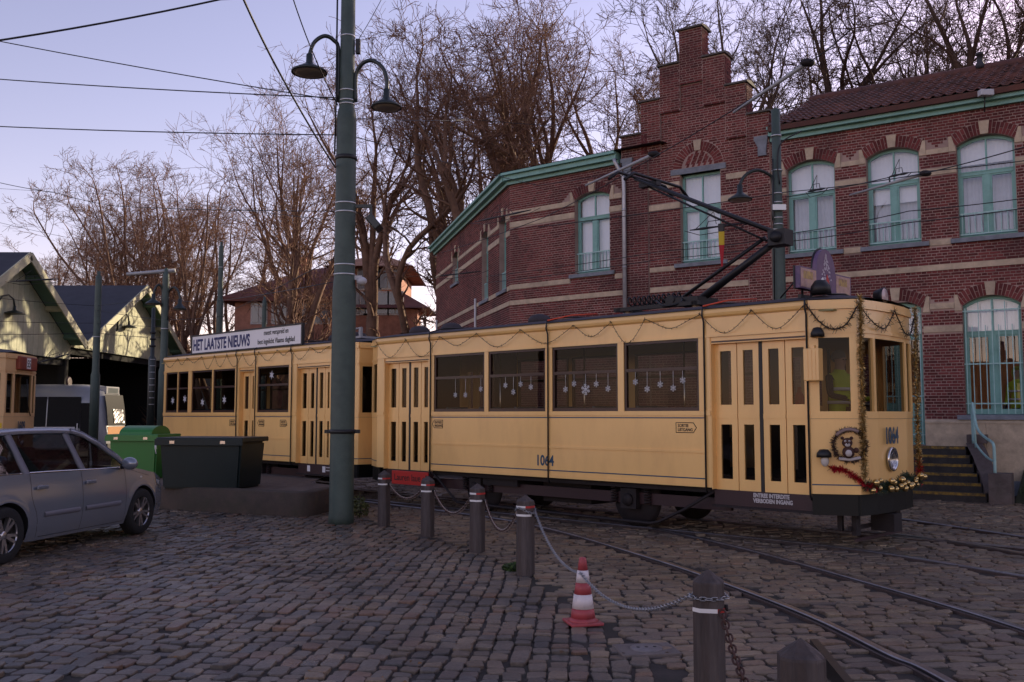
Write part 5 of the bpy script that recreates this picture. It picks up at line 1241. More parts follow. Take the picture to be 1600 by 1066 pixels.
fairy(T1, ORG, loops(-.04, -8.4, .85, .12, .34), 'thin dark fairy light wire looped along the motor tram eaves', seed=2); fairy(T2, TO, loops(-.05, -7.0, .6, .08, .28), 'thin dark fairy light wire looped along the trailer eaves', seed=3)
t = local_thing('spiky_light_wire', 'spiky dark light wire draped across the cab front', 'string lights'); q = MB(); rr = random.Random(6)
for path in ([(.0, -1.16, 3.02), (.14, -1.09, 2.80), (.28, -1.02, 2.70), (.42, -.94, 2.76), (.54, -.88, 2.98)], [(.54, -.86, 3.0), (.62, -.6, 2.78), (.64, -.3, 2.74), (.64, 0, 2.98)], [(.64, 0, 2.98), (.64, .3, 2.72), (.62, .55, 2.72), (.56, .84, 2.95)]):
    P = catmull([Vector(p) for p in path], 6); q.tube(P, .008, 4)
    for p in P:
        for _ in range(4): q.tube([p, p + Vector((rr.gauss(0, 1), rr.gauss(0, 1), rr.gauss(0, 1))).normalized() * .065], [.004, .002], 3)
q.build('light_wire', M_wire, t)
# paper snowflakes and stars hanging inside the windows
def flake(r, n=6, star=False):
    q = MB()
    if star:
        p = [((r if k % 2 == 0 else r * .42) * math.sin(math.pi * k / n), (r if k % 2 == 0 else r * .42) * math.cos(math.pi * k / n)) for k in range(2 * n)]; q.prism([(x, 0, z) for x, z in p], (0, .004, 0)); return q
    for k in range(n):
        a = math.pi * 2 * k / n; d_ = Vector((math.sin(a), 0, math.cos(a))); s_ = Vector((d_.z, 0, -d_.x)); q.obox(d_ * .0 - s_ * r * .09 + Vector((0, .0003 * k, 0)), d_ * r, s_ * r * .18, (0, .004, 0))
        for f_ in (.5, .78): q.obox(d_ * r * f_ - s_ * r * .26 + Vector((0, -.001 - .0002 * k, 0)), d_ * r * .13, s_ * r * .52, (0, .004, 0))
    q.lathe([(.001, -.003), (r * .3, -.003), (r * .3, .006), (.001, .006)], 6, (0, 0, 0), 'y'); return q
def side_xz(u, v, w):
    r_ = ray(u, v); P = TA + TL * w; n_ = TL; t_ = (P - Vector((0, 0, EYE)) ).dot(n_) / r_.dot(n_); X = Vector((0, 0, EYE)) + r_ * t_; return (X - ORG).dot(-TD), X.z, X
pf = flake(.048).mesh('flake', mat('paper_white', (.55, .55, .56), .8)); ps = flake(.10, 6, True).mesh('flake', mat('paper_white', (.55, .55, .56), .8)); pb = flake(.085).mesh('flake', mat('paper_white', (.55, .55, .56), .8))
A4 = [(580 + a / 3.807, 480 + b / 3.807) for a, b in ((500, 522), (560, 522), (651, 487), (798, 465), (845, 505), (888, 458), (949, 475), (1155, 490), (1206, 455), (1338, 458), (1408, 485), (1571, 445))] + [(1000 + a / 3.44, 440 + b / 3.44) for a, b in ((38, 578), (108, 553), (178, 573), (229, 530))]
def hang(me, uv, lab, grp, string=True):
    x_, z_, X = side_xz(*uv, .018); t = thing('paper_snowflake', lab, 'snowflake', X, RZT, grp)
    inst('flake', me, t, (0, 0, 0), (0, random.uniform(-.2, .2), 0))
    if string: q = MB(); q.tube([(0, .004, .03), (0, .004, max(.06, 2.27 - z_))], .003, 4); q.build('string', M_white, t)
for uv in A4: hang(pf, uv, 'small white paper snowflake hanging in a motor tram window', 'snowflakes in the motor tram windows')
hang(pb, (580 + 1275 / 3.807, 480 + 490 / 3.807), 'largest white paper snowflake, in the middle of five hanging', None)
for a, b in ((113, 480), (185, 470), (290, 490), (420, 475), (702, 328)): hang(ps, (240 + a / 3.807, 500 + b / 3.807), 'white paper star stuck in a trailer window', 'paper stars in the trailer windows', False)
# driver in the cab
dv = tp(-.10, .62); person((dv.x, dv.y, .845), RZT + R(75), 'person in a yellow high-visibility vest standing in the tram cab', 1.60, 'fwd', False)
fe = tp(.42, .55); t = thing('fire_extinguisher', 'small red extinguisher behind the front door of the tram', 'extinguisher', (fe.x, fe.y, 1.55), RZT); q = MB(); q.lathe([(.001, 0), (.06, 0), (.06, .34), (.03, .40), (.02, .46), (.001, .46)], 12); q.build('cylinder', M_red, t); bx(t, 'instruction_label', (-.03, -.064, .05), (.03, -.0605, .2), M_white); bx(t, 'bracket', (-.04, .0, -.71), (.04, .05, -.001), M_black)

# ------------------------------------------------------------------ pantograph on the motor car roof
pg = thing('pantograph', 'black single-arm pantograph folded back over the tram roof', 'pantograph', ORG, RZT)
def rxz(u, v, w=HW): x_, z_, X = side_xz(u, v, w); return x_, z_
M_pan = mat('pantograph_black', (.010, .010, .012), .5, .2)
zr_ = ZE + .165
kx, kz = rxz(1219, 372); bx0, bz0 = rxz(1095, 462); bx1, bz1 = rxz(1062, 452)
for yy in (-.05, .28):
    pass
q = MB(); q.tube([(bx0, 0, zr_ + .16), (kx, 0, kz)], [.062, .05], 10); q.build('lower_arm', M_pan, pg)
q = MB(); q.tube([(bx1 - .05, .12, zr_ + .22), (kx - .28, .10, kz + .06)], .03, 8); q.build('thrust_rod', M_pan, pg)
q = MB(); q.box((kx - .13, -.12, kz - .11), (kx + .13, .14, kz + .11)); q.lathe([(.001, -.17), (.08, -.17), (.08, .19), (.001, .19)], 12, (kx, 0, kz), 'y'); q.build('knuckle', M_pan, pg)
ex, ez = rxz(1003, 283); 
for yy in (-.20, .22): q = MB(); q.tube([(kx, yy * .4, kz + .05), (ex, yy, ez)], [.032, .022], 8); q.build('upper_arm', M_pan, pg)
q = MB(); q.tube([(kx - .2, 0, kz - .02), (ex + .1, 0, ez - .10)], .016, 6); q.tube([(kx * .55 + ex * .45, -.13, kz * .55 + ez * .45), (kx * .55 + ex * .45, .14, kz * .55 + ez * .45)], .015, 6); q.build('control_rod', M_pan, pg)
q = MB()
for f_ in (.2, .38, .56, .74): xa, za = kx + (ex - kx) * f_, kz + (ez - kz) * f_; xb, zb_ = kx + (ex - kx) * (f_ + .18), kz + (ez - kz) * (f_ + .18); q.tube([(xa, -.08 - .12 * f_, za), (xb, .09 + .12 * f_, zb_)], .010, 5)
q.build('lattice_bracing', M_pan, pg)['kind'] = 'stuff'
q = MB(); q.tube([(ex, -.85, ez - .12), (ex, -.62, ez + .03), (ex, .62, ez + .03), (ex, .85, ez - .12)], .026, 6); q.tube([(ex + .30, -.85, ez - .18), (ex + .30, -.62, ez - .04), (ex + .30, .62, ez - .04), (ex + .30, .85, ez - .18)], .026, 6); q.box((ex - .02, -.06, ez - .12), (ex + .32, .06, ez - .04)); q.build('collector_head', M_pan, pg)
q = MB(); q.box((bx1 - .95, -.42, zr_ + .03), (bx0 + .25, -.34, zr_ + .09)); q.box((bx1 - .95, .34, zr_ + .03), (bx0 + .25, .42, zr_ + .09)); q.box((bx1 - .9, -.42, zr_ + .031), (bx1 - .82, .42, zr_ + .089)); q.box((bx0 + .1, -.42, zr_ + .031), (bx0 + .2, .42, zr_ + .089)); q.build('base_frame', M_pan, pg)
for yy in (-.30, .30):
    for xx in (bx1 - .75, bx0 + .1): q = MB(); q.lathe([(.035, -.02), (.07, .0), (.035, .02), (.07, .04), (.03, .06)], 10, (xx, yy, zr_ - .01)); q.build('insulator', mat('insulator_tan', (.35, .27, .20), .4), pg)
for yy in (-.16, .16): q = MB(); q.tube([(bx1 - .85 + 1.0 * k / 110, yy + .07 * math.cos(k * .62), zr_ + .20 + .07 * math.sin(k * .62)) for k in range(111)], .013, 4); q.build('main_spring', M_pan, pg)
q = MB(); q.tube([(bx0 - .35, -.3, zr_ + .16), (bx0 - .35, .3, zr_ + .16)], .07, 10); q.box((bx0 - .45, -.28, zr_ + .09), (bx0 + .12, .28, zr_ + .18)); q.build('pivot_shaft', M_pan, pg)
q = MB(); q.tube(catmull([Vector(p) for p in ((bx0 - .2, -.2, zr_ + .2), (bx0 - .1, -.4, zr_ + .08), (bx0 - .35, -.45, zr_ + .05), (bx0 - .6, -.3, zr_ + .16))], 6), .015, 5); q.build('cable', M_pan, pg)
fx, fz = rxz(1127, 352); fp = ORG - TD * fx; fl_ = thing('flag_pennant', 'limp black, yellow and red pennant hanging from the pantograph arm', 'flag', (fp.x, fp.y, fz), RZT)
for k_, (m_, z0, z1, w0, w1) in enumerate(((M_black, .02, -.10, .055, .05), (mat('flag_yellow', (.60, .42, .03), .8), -.10, -.30, .05, .045), (mat('flag_red', (.42, .02, .03), .8), -.30, -.62, .045, .012))):
    q = MB(); rows = [[((w0 + (w1 - w0) * j / 4) * math.cos(a), (w0 + (w1 - w0) * j / 4) * (.6 + .25 * math.cos(3 * a)) * math.sin(a), z0 + (z1 - z0) * j / 4) for a in [6.2832 * k / 12 for k in range(13)]] for j in range(5)]; q.sheet(rows); q.build('stripe', m_, fl_)
q = MB(); 
for (x, m_) in ((-1.50, 0), (-7.1, 0)): q.tube([(x, -HW - .02, ZE + .06), (x - .12, -HW + .3, ZE + .16), (x - .35, -HW + .62, ZE + .20)], .014, 5)
rp_ = MB(); rp_.tube([(-1.50, -HW - .03, ZE + .065), (-1.30, -HW + .28, ZE + .155), (-1.05, -HW + .62, ZE + .185)], .012, 5); rp_.build('orange_strap', mat('orange_strap', (.65, .08, .03), .6), T1)
rp_ = MB(); rp_.tube([(-4.33, -HW - .03, ZE + .065), (-4.10, -HW + .28, ZE + .155), (-3.85, -HW + .62, ZE + .185)], .012, 5); rp_.build('orange_strap', MATS['orange_strap'], T1)
# ventilator humps and gear on the roofs
for T, xs2 in ((T1, (-5.2, -7.4, -8.3)), (T2, (-.9, -.2, -6.6))):
    for x in xs2: q = MB(); q.lathe([(.20, -.02), (.20, .05), (.15, .11), (.05, .14), (.001, .14)], 14, (x, -.35, ZE + .15)); q.build('roof_vent', M_roofc, T)
q = MB(); q.box((-.95, -.5, ZE + .15), (.1, .5, ZE + .19)); q.tube([(-.9, -.45, ZE + .3), (.05, -.45, ZE + .36)], .02, 6); q.box((-.9, -.48, ZE + .19), (-.82, -.42, ZE + .32)); q.box((0, -.48, ZE + .19), (.06, -.42, ZE + .37)); q.build('roof_gear', mat('grey_gear', (.3, .31, .33), .5, .3), T2)
# ================================================================== low wall, containers, car
M_conc = mat('old_concrete', (.085, .060, .046), .9, col2=(.045, .036, .03), scale=3, bump=.4, bscale=30, dirt=(.03, .035, .02), dscale=2, damt=.6)
pv = [gnd(150, 790), gnd(238, 795), gnd(330, 800), gnd(420, 806), gnd(480, 808), gnd(512, 800)]
pv = [Vector((p.x, p.y, 0)) for p in pv]; front = catmull(pv, 6); last = front[-1]
front += [last + Vector((.25, .45, 0)), last + Vector((.15, 1.1, 0)), last + Vector((-.5, 1.9, 0))]
lw = thing('low_wall', 'low curved concrete retaining wall under the waste containers', 'wall', (front[8].x, front[8].y, 0))
m = MB(); inner = []
for i, p in enumerate(front):
    t_ = (front[min(i + 1, len(front) - 1)] - front[max(i - 1, 0)]).normalized(); inner.append(p + Vector((-t_.y, t_.x, 0)) * .22)
n = len(front); H_ = .40
vs = [p + Vector((0, 0, -.04)) for p in front] + [p + Vector((0, 0, H_ - .02)) for p in front] + [p.lerp(q_, .12) + Vector((0, 0, H_)) for p, q_ in zip(front, inner)] + [q_ + Vector((0, 0, H_)) for q_ in inner]
m.add(vs, [(k * n + i, k * n + i + 1, (k + 1) * n + i + 1, (k + 1) * n + i) for k in range(3) for i in range(n - 1)], True); m.build('wall_face', M_conc, lw, world=True)
m = MB(); back = [Vector((-3.9, 20.6, H_ - .03)), Vector((-6.0, 21.4, H_ - .03)), Vector((-9.6, 19.4, H_ - .03))]
m.add([q_ + Vector((0, 0, H_ - .03)) for q_ in inner] + back, [tuple(range(n + 3))]); tag(m.build('paved_bed', mat('bed_gravel', (.13, .10, .085), .95, var=.4, scale=5, bump=.6, bscale=30)), kind='structure')
def skip_bin(name, label, loc, rz, w, d_, h, m_, lidm, dome=False):
    t = thing(name, label, 'container', loc, rz)
    q = MB(); k = .93
    vs = [(-w / 2 * k, -d_ / 2 * k, .0), (w / 2 * k, -d_ / 2 * k, .0), (w / 2 * k, d_ / 2 * k, .0), (-w / 2 * k, d_ / 2 * k, .0), (-w / 2, -d_ / 2, h), (w / 2, -d_ / 2, h), (w / 2, d_ / 2, h), (-w / 2, d_ / 2, h)]
    bm = bmesh.new(); vv = [bm.verts.new(p) for p in vs]
    for f in [(3, 2, 1, 0), (4, 5, 6, 7), (0, 1, 5, 4), (1, 2, 6, 5), (2, 3, 7, 6), (3, 0, 4, 7)]: bm.faces.new([vv[i] for i in f])
    bmesh.ops.bevel(bm, geom=bm.edges[:], offset=.03, segments=2, affect='EDGES'); bm.verts.index_update(); q.add([p.co[:] for p in bm.verts], [[x.index for x in f.verts] for f in bm.faces]); bm.free(); q.build('body', m_, t)
    q = MB(); q.cbox((-w / 2 - .05, -d_ / 2 - .05, h + .002), (w / 2 + .05, d_ / 2 + .05, h + .085), .015); ld = q.build('lid', lidm, t)
    q = MB(); q.cbox((-w / 2 - .06, -d_ / 2 - .07, h - .05), (w / 2 + .06, -d_ / 2 - .051, h + .06), .004); q.build('rim', lidm, t)
    if dome:
        q = MB(); q.prism([(-w / 2 + .18, y, z) for y, z in [((d_ / 2 - .05) * math.cos(a), h + .086 + .17 * math.sin(a)) for a in [math.pi * i / 12 for i in range(13)]]], (w - .32, 0, 0)); q.build('lid_dome', lidm, ld)
    for x in (-w * .32, w * .3):
        q = MB(); q.box((x - .045, -d_ / 2 - .078, h - .02), (x + .045, -d_ / 2 - .0705, h + .03)); q.build('hinge', M_chrome, t)
    for x in (-w / 2 * .9, w / 2 * .9): bx(t, 'skid', (x - .05, -d_ / 2 * .85, -.0), (x + .05, d_ / 2 * .85, .001), M_black)
    return t
M_gb = mat('green_plastic', (.022, .175, .028), .38, var=.12, scale=2); M_db = mat('dark_green_steel', (.005, .015, .016), .42, var=.2, scale=2, spec=.3)
c1 = gnd(318, 765, H_ - .03); c2 = gnd(205, 752, H_ - .03)
skip_bin('waste_container', 'large dark green waste container on the low wall', (c1.x - .02, c1.y + .55, H_ - .03), R(-9), 1.50, 1.0, .80, M_db, M_db)
b2 = skip_bin('green_waste_bin', 'bright green plastic waste bin with domed lid', (c2.x - .22, c2.y + 1.15, H_ - .03), R(-8), 1.02, .86, .80, M_gb, M_gb, True)
q = MB(); q.tube([(.50, -.47, .78), (.52, -.50, .62), (.54, -.49, .5)], .01, 5); q.tube([(.50, -.47, .78), (.55, -.50, .60)], .008, 5); q.build('tie_cord', M_white, b2)

# ------------------------------------------------------------------ silver-grey estate car
cf = gnd(213, 835); hd = R(10); CAR = thing('estate_car', 'silver grey estate car parked on the cobbles', 'car', (cf.x - .78 * math.cos(hd), cf.y + .78 * math.sin(hd), 0), R(90) - hd)
M_car = mat('car_silver', (.25, .275, .325), .20, .45, coat=.8); M_trim = mat('car_trim', (.15, .15, .18), .5); M_tyre = mat('tyre', (.012, .012, .013), .85, bump=.2, bscale=50); M_rim = mat('alloy', (.55, .54, .56), .3, .9); M_cg = glass('car_glass', (.30, .33, .34), 1.0, .01, 1.7); M_gap = mat('panel_gap', (.008, .008, .01), .8); M_hl = mat('headlight', (.55, .56, .58), .12, .2)
WB = 2.70; RA = .365
def lerp_tab(tab, x):
    if x <= tab[0][0]: return tab[0][1]
    for (a, b), (c, d2) in zip(tab[:-1], tab[1:]):
        if x <= c: t = (x - a) / (c - a); t = t * t * (3 - 2 * t) * .5 + t * .5; return b + (d2 - b) * t
    return tab[-1][1]
W_T = [(-3.62, .60), (-3.5, .74), (-3.2, .82), (-2.7, .865), (-1.4, .875), (-.2, .872), (.35, .84), (.65, .76), (.83, .62), (.93, .40)]
BELT = [(-3.62, .86), (-3.4, .96), (-2.7, .975), (-1.5, .955), (-.45, .935), (-.1, .91), (.4, .83), (.7, .74), (.88, .62), (.93, .55)]
SILL = [(-3.62, .36), (-3.2, .27), (-2.2, .19), (-.5, .19), (.4, .20), (.8, .24), (.93, .34)]
def wy(x, z):
    w = lerp_tab(W_T, x); b = lerp_tab(BELT, x); t = (z - .2) / max(.2, b - .2)
    s_ = 1 - .055 * max(0, (t - .45) / .55) ** 2 - .075 * max(0, (.45 - t) / .45) ** 2
    fl = max(0, 1 - abs(math.hypot(x, z - .31) - RA - .02) / .06) * .012 + max(0, 1 - abs(math.hypot(x + WB, z - .31) - RA - .02) / .06) * .012
    return w * s_ + (fl if z > .28 else 0)
cols = sorted(set([round(-3.62 + .05 * i, 3) for i in range(92)] + [.93] + [round(xc + RA * math.cos(math.pi * k / 20), 3) for xc in (0, -WB) for k in range(21)]))
def bot(x):
    z = lerp_tab(SILL, x)
    for xc in (0, -WB):
        if abs(x - xc) < RA: z = max(z, .31 + math.sqrt(RA * RA - (x - xc) ** 2))
    return z
for sg in (-1, 1):
    rows = []
    for x in cols:
        z0, z1 = bot(x), lerp_tab(BELT, x); rows.append([(x, sg * wy(x, z0 + (z1 - z0) * k / 12), z0 + (z1 - z0) * k / 12) for k in range(13)])
    m = MB(); m.sheet(rows if sg < 0 else [r[::-1] for r in rows]); m.build('body_side', M_car, CAR)
    for xc in (0, -WB):                                            # wheel arch liners
        m = MB()
        arc = [(xc + RA * math.cos(math.pi * k / 16), .31 + RA * math.sin(math.pi * k / 16)) for k in range(17)]
        m.sheet([[(x, sg * (wy(x, z) - .004), z) for x, z in arc], [(x, sg * .45, z) for x, z in arc]]); m.add([(x, sg * .46, z) for x, z in arc], [tuple(range(17))]); m.build('wheel_arch', M_gap, CAR)
hood = [x for x in cols if x >= -.45]
m = MB(); m.sheet([[(x, lerp_tab(W_T, x) * .945 * k / 6, lerp_tab(BELT, x) + (.045 * min(1, (.95 - x) * 2)) * (1 - (k / 6) ** 2)) for k in range(-6, 7)] for x in hood]); m.build('bonnet', M_car, CAR)
m = MB(); m.sheet([[(.93 + .03 * (1 - (k / 6) ** 2) - .06 * max(0, (z - .5)) , .40 * k / 6, z) for k in range(-6, 7)] for z in (.30, .40, .48, .56)]); m.build('front_bumper', M_car, CAR)
m = MB(); m.sheet([[(-3.62 - .02 * (1 - (k / 6) ** 2), .60 * k / 6, z) for k in range(-6, 7)] for z in (.34, .6, .87)]); m.build('tailgate', M_car, CAR)
m = MB(); m.box((-3.5, -.55, .17), (.7, .55, .24)); m.build('floor_pan', M_gap, CAR)
# greenhouse
RT = [(-3.30, 1.40), (-2.8, 1.452), (-2.0, 1.475), (-1.35, 1.462), (-1.05, 1.43)]
def ry(x): return .60 - .03 * max(0, (-x - 2.4))
def gy(x, z):                                                       # leaning side glass surface
    b = lerp_tab(BELT, x); t = max(0, (z - b) / (lerp_tab(RT, x) - b)); return wy(x, b) - .015 + (ry(x) - wy(x, b)) * t ** 1.25
m = MB(); rx = [-3.34, -3.2, -2.9, -2.5, -2.0, -1.6, -1.3, -1.1]
m.sheet([[(x, ry(x) * 1.04 * k / 8, lerp_tab(RT, x) + .012 - .055 * (abs(k) / 8) ** 3) for k in range(-8, 9)] for x in rx]); m.build('roof_panel', M_car, CAR)
for sg in (-1, 1):
    def ribbon(pts, w, m_, name, par=CAR, off=.006, th=.03):
        """bar lying on the leaning side surface"""
        q = MB(); P = [Vector((x, sg * (gy(x, z) + off), z)) for x, z in pts]; q_rows = []
        for i, p in enumerate(P):
            t_ = (P[min(i + 1, len(P) - 1)] - P[max(i - 1, 0)]).normalized(); nn = Vector((0, sg, .35)).normalized(); sd_ = t_.cross(nn).normalized() * w / 2; q_rows.append([p - sd_ - nn * th, p - sd_, p + sd_, p + sd_ - nn * th])
        q.sheet(q_rows); return q.build(name, m_, par)
    ap = [(-.28, .935), (-.5, 1.10), (-.78, 1.28), (-1.05, 1.405), (-1.25, 1.445)]
    ribbon(ap, .075, M_car, 'a_pillar'); ribbon([(-1.2, 1.44), (-1.6, 1.455), (-2.2, 1.455), (-2.8, 1.435), (-3.25, 1.39)], .07, M_car, 'roof_rail', off=.0)
    ribbon([(-1.28, .95), (-1.40, 1.42)], .085, M_trim, 'b_pillar'); ribbon([(-2.32, .965), (-2.42, 1.42)], .09, M_trim, 'c_pillar'); ribbon([(-3.42, .965), (-3.3, 1.2), (-3.12, 1.40)], .13, M_car, 'd_pillar')
    ribbon([(-.32, .942), (-1.0, .952), (-2.0, .975), (-3.3, .985)], .022, M_chrome, 'waist_trim', off=.008, th=.01)
    for xs2 in ([-.30, -.5, -.78, -1.05, -1.30], [-1.38, -1.7, -2.0, -2.36], [-2.42, -2.8, -3.1, -3.36]):
        bot_ = [(x, sg * (gy(x, lerp_tab(BELT, x) + .01) - .012), lerp_tab(BELT, x) + .01) for x in xs2]
        def tz(x): return min(lerp_tab(RT, x) - .03, .935 + (-.28 - x) * .68) if x > -1.1 else (lerp_tab(RT, x) - .035 if x > -3.0 else lerp_tab(RT, x) - .05 - (-3.0 - x) * .55)
        top_ = [(x, sg * (gy(x, max(lerp_tab(BELT, x) + .02, tz(x))) - .012), max(lerp_tab(BELT, x) + .02, tz(x))) for x in xs2]
        q = MB(); q.sheet([bot_, top_]); q.build('side_glass', M_cg, CAR)
    def groove(pts, w=.007, m_=M_gap, name='door_gap', off=.0015):
        q = MB(); P = [Vector((x, sg * (wy(x, z) + off), z)) for x, z in pts]; rws = []
        for i, p in enumerate(P):
            t_ = (P[min(i + 1, len(P) - 1)] - P[max(i - 1, 0)]).normalized(); sd_ = t_.cross(Vector((0, sg, 0))).normalized() * w / 2; rws.append([p - sd_, p + sd_])
        q.sheet(rws); return q.build(name, m_, CAR)
    groove([(-.42, z / 100) for z in range(93, 26, -6)] + [(-.40, .235)]); groove([(-1.36, z / 100) for z in range(95, 22, -6)] + [(-1.36, .225)]); groove([(-2.30, z / 100) for z in range(96, 66, -6)] + [(-2.27, .62), (-2.22, .52), (-2.19, .42), (-2.17, .3), (-2.16, .225)])
    groove([(-.42 - .1 * k, .232) for k in range(18)]); groove([(-.25, .9), (-.1, .86), (.2, .80), (.5, .73), (.72, .66)], .006)
    for x0, x1 in ((-.55, -1.30), (-1.42, -2.08)):
        q = MB(); q.sheet([[(x0 + (x1 - x0) * k / 6, sg * (wy(x0 + (x1 - x0) * k / 6, z) + o), z) for k in range(7)] for z, o in ((.455, .001), (.465, .016), (.505, .016), (.515, .001))]); q.build('rubbing_strip', M_trim, CAR)
    for x in (-1.22, -2.14):
        q = MB(); q.cbox((x - .095, sg * (wy(x, .80) + .018), .785), (x + .095, sg * (wy(x, .80) + .042), .825), .008); q.build('door_handle', M_car, CAR); q = MB(); q.ball((x, sg * (wy(x, .80) - .002), .80), .05, 12, 8, (1.3, .12, .7)); q.build('handle_recess', M_trim, CAR)
    q = MB(); q.ball((-.52, sg * .97, 1.0), .1, 14, 10, (.7, 1.15, .85)); mr = q.build('mirror', M_car, CAR); q = MB(); q.tube([(-.50, sg * .84, .95), (-.51, sg * .92, .97)], .03, 8); q.build('mirror_stalk', M_gap, mr); q = MB(); q.ball((-.515, sg * .965, .985), .095, 12, 8, (.72, 1.16, .6)); q.build('mirror_base', M_gap, mr)
    q = MB(); hp_ = [(.40, .735), (.62, .70), (.82, .60), (.86, .52), (.70, .56), (.50, .64)]; q.add([(x, sg * (wy(x, z) + .005), z) for x, z in hp_], [tuple(range(6))]); q.build('headlight', M_hl, CAR)
    q = MB(); q.ball((-.02, sg * wy(-.02, .79), .79), .03, 8, 6, (1.2, .2, .5)); q.build('side_repeater', M_hl, CAR)
m = MB(); m.sheet([[(-.36 - .80 * t, (.80 - .20 * t) * k / 6, .945 + .485 * t + .03 * (1 - (k / 6) ** 2)) for k in range(-6, 7)] for t in (0, .25, .5, .75, 1)]); m.build('windscreen', M_cg, CAR)
m = MB(); m.sheet([[(-3.58 + .24 * t, (.66 - .10 * t) * k / 6, .93 + .45 * t) for k in range(-6, 7)] for t in (0, .5, 1)]); m.build('rear_window', M_cg, CAR)
for x in (-1.45, -2.35):
    for yy in (-.38, .38): q = MB(); q.cbox((x - .28, yy - .24, .42), (x + .22, yy + .24, .56), .04); q.cbox((x - .42, yy - .22, .561), (x - .26, yy + .22, 1.08), .04); q.cbox((x - .42, yy - .12, 1.09), (x - .32, yy + .12, 1.26), .03); q.build('seat', M_gap, CAR)
m = MB(); m.box((-.85, -.72, .70), (-.40, .72, .92)); m.build('dashboard', M_gap, CAR)
wt_ = MB(); wt_.lathe([(.20, -.085), (.285, -.10), (.31, -.075), (.318, -.03), (.318, .03), (.31, .075), (.285, .10), (.20, .085)], 32, (0, 0, 0), 'y', cap=False); tyre_me = wt_.mesh('tyre', M_tyre)
rm = MB(); rm.lathe([(.205, -.06), (.218, -.088), (.224, -.088), (.224, .06), (.205, .06)], 32, (0, 0, 0), 'y', cap=False); rm.lathe([(.001, -.075), (.04, -.075), (.055, -.06), (.055, .0), (.001, .0)], 16, (0, 0, 0), 'y')
for k in range(5):
    for da in (-.16, .16):
        a = 2 * math.pi * k / 5 + da; a2 = 2 * math.pi * k / 5 + da * 1.25; d_ = Vector((math.cos(a2), 0, math.sin(a2))); d0 = Vector((math.cos(a), 0, math.sin(a))); s_ = Vector((-d_.z, 0, d_.x)) * .017
        p0, p1 = d0 * .045, d_ * .212; rm.add([p0 - s_ + Vector((0, -.07, 0)), p0 + s_ + Vector((0, -.07, 0)), p1 + s_ + Vector((0, -.08, 0)), p1 - s_ + Vector((0, -.08, 0)), p0 - s_ + Vector((0, -.03, 0)), p0 + s_ + Vector((0, -.03, 0)), p1 + s_ + Vector((0, -.03, 0)), p1 - s_ + Vector((0, -.03, 0))], [(0, 1, 2, 3), (4, 7, 6, 5), (0, 3, 7, 4), (1, 5, 6, 2), (0, 4, 5, 1), (3, 2, 6, 7)])
rim_me = rm.mesh('rim', M_rim); dk = MB(); dk.lathe([(.001, .0), (.20, .0), (.20, .02), (.001, .02)], 20, (0, 0, 0), 'y'); disc_me = dk.mesh('brake_disc', mat('brake_iron', (.06, .055, .055), .6, .5))
for xc in (0, -WB):
    for sg in (-1, 1):
        w = bpy.data.objects.new('wheel', tyre_me); COL.objects.link(w); w.parent = CAR; w.location = (xc, sg * .765, .318); w.rotation_euler = (0, R(17), 0 if sg < 0 else math.pi)
        inst('rim', rim_me, w, (0, 0, 0)); inst('brake_disc', disc_me, w, (0, 0, 0))

# ------------------------------------------------------------------ modern tram standing in the shed mouth
M_sil = mat('tram_silver', (.27, .28, .30), .35, .3, var=.05); M_navyg = mat('dark_tram_glass', (.006, .007, .009), .5, spec=.12)
MT = thing('modern_tram', 'silver and white modern tram just inside the shed doorway', 'tram', (-15.75, 37.4, 0), 0)
MT.scale = (1, 1, .91)
prof = [(-1.15, .35), (-1.18, .9), (-1.18, 1.35), (-1.13, 2.35), (-1.05, 2.75), (-.85, 3.0), (-.4, 3.1), (0, 3.12), (.4, 3.1), (.85, 3.0), (1.05, 2.75), (1.13, 2.35), (1.18, 1.35), (1.18, .9), (1.15, .35)]
def msec(x, k, zk=1.0, zo=0.0): return [(x, y * k, .35 + (z - .35) * zk) for y, z in prof]
m = MB(); m.sheet([msec(-13, 1), msec(-1.2, 1), msec(-.5, .97, .985), msec(-.05, .86, .92), msec(.12, .80, .62), msec(.20, .78, .30)]); m.add(msec(.20, .78, .30), [tuple(range(15))]); m.build('body', M_sil, MT)
for x0, x1, nm in ((-1.98, -.72, 'side_window'), (-4.0, -2.02, 'side_window'), (-6.0, -4.04, 'side_window'), (-8, -6.04, 'side_window')):
    m = MB(); m.sheet([[(x0, -1.19, 1.25), (x1, -1.19, 1.25)], [(x0, -1.12, 2.56), (x1, -1.12, 2.56)]], False); m.build(nm, M_navyg, MT)
m = MB(); m.sheet([[(xx, y, z) for y in (-.84, -.4, 0, .4, .84)] for xx, z in ((.215, 1.36), (.185, 1.7), (.150, 2.10), (.06, 2.66))]); m.build('windscreen', M_navyg, MT)
m = MB(); rr = random.Random(3); m.sheet([[(.225 - .075 * k / 6 + rr.uniform(0, .03), y, 1.45 + .6 * k / 6) for y in [-.30 + .95 * j / 7 for j in range(8)]] for k in range(7)], False); m.build('foil_sunshade', mat('crumpled_foil', (.22, .22, .23), .35, .7), MT)
bx(MT, 'destination_box', (-.42, -.62, 2.68), (.02, .62, 3.02), M_sil, .04); bx(MT, 'destination_screen', (.021, -.45, 2.74), (.026, .45, 2.95), mat('screen_grey', (.10, .12, .13), .3))
bx(MT, 'orange_panel', (.14, -.80, .92), (.205, .80, 1.30), mat('dull_orange', (.42, .19, .06), .5), .01); bx(MT, 'tail_lamp', (.21, -.55, .70), (.225, -.25, .80), M_red); bx(MT, 'tail_lamp', (.21, .25, .70), (.225, .55, .80), M_red); bx(MT, 'bumper', (.10, -.92, .35), (.26, .92, .60), M_black, .02)
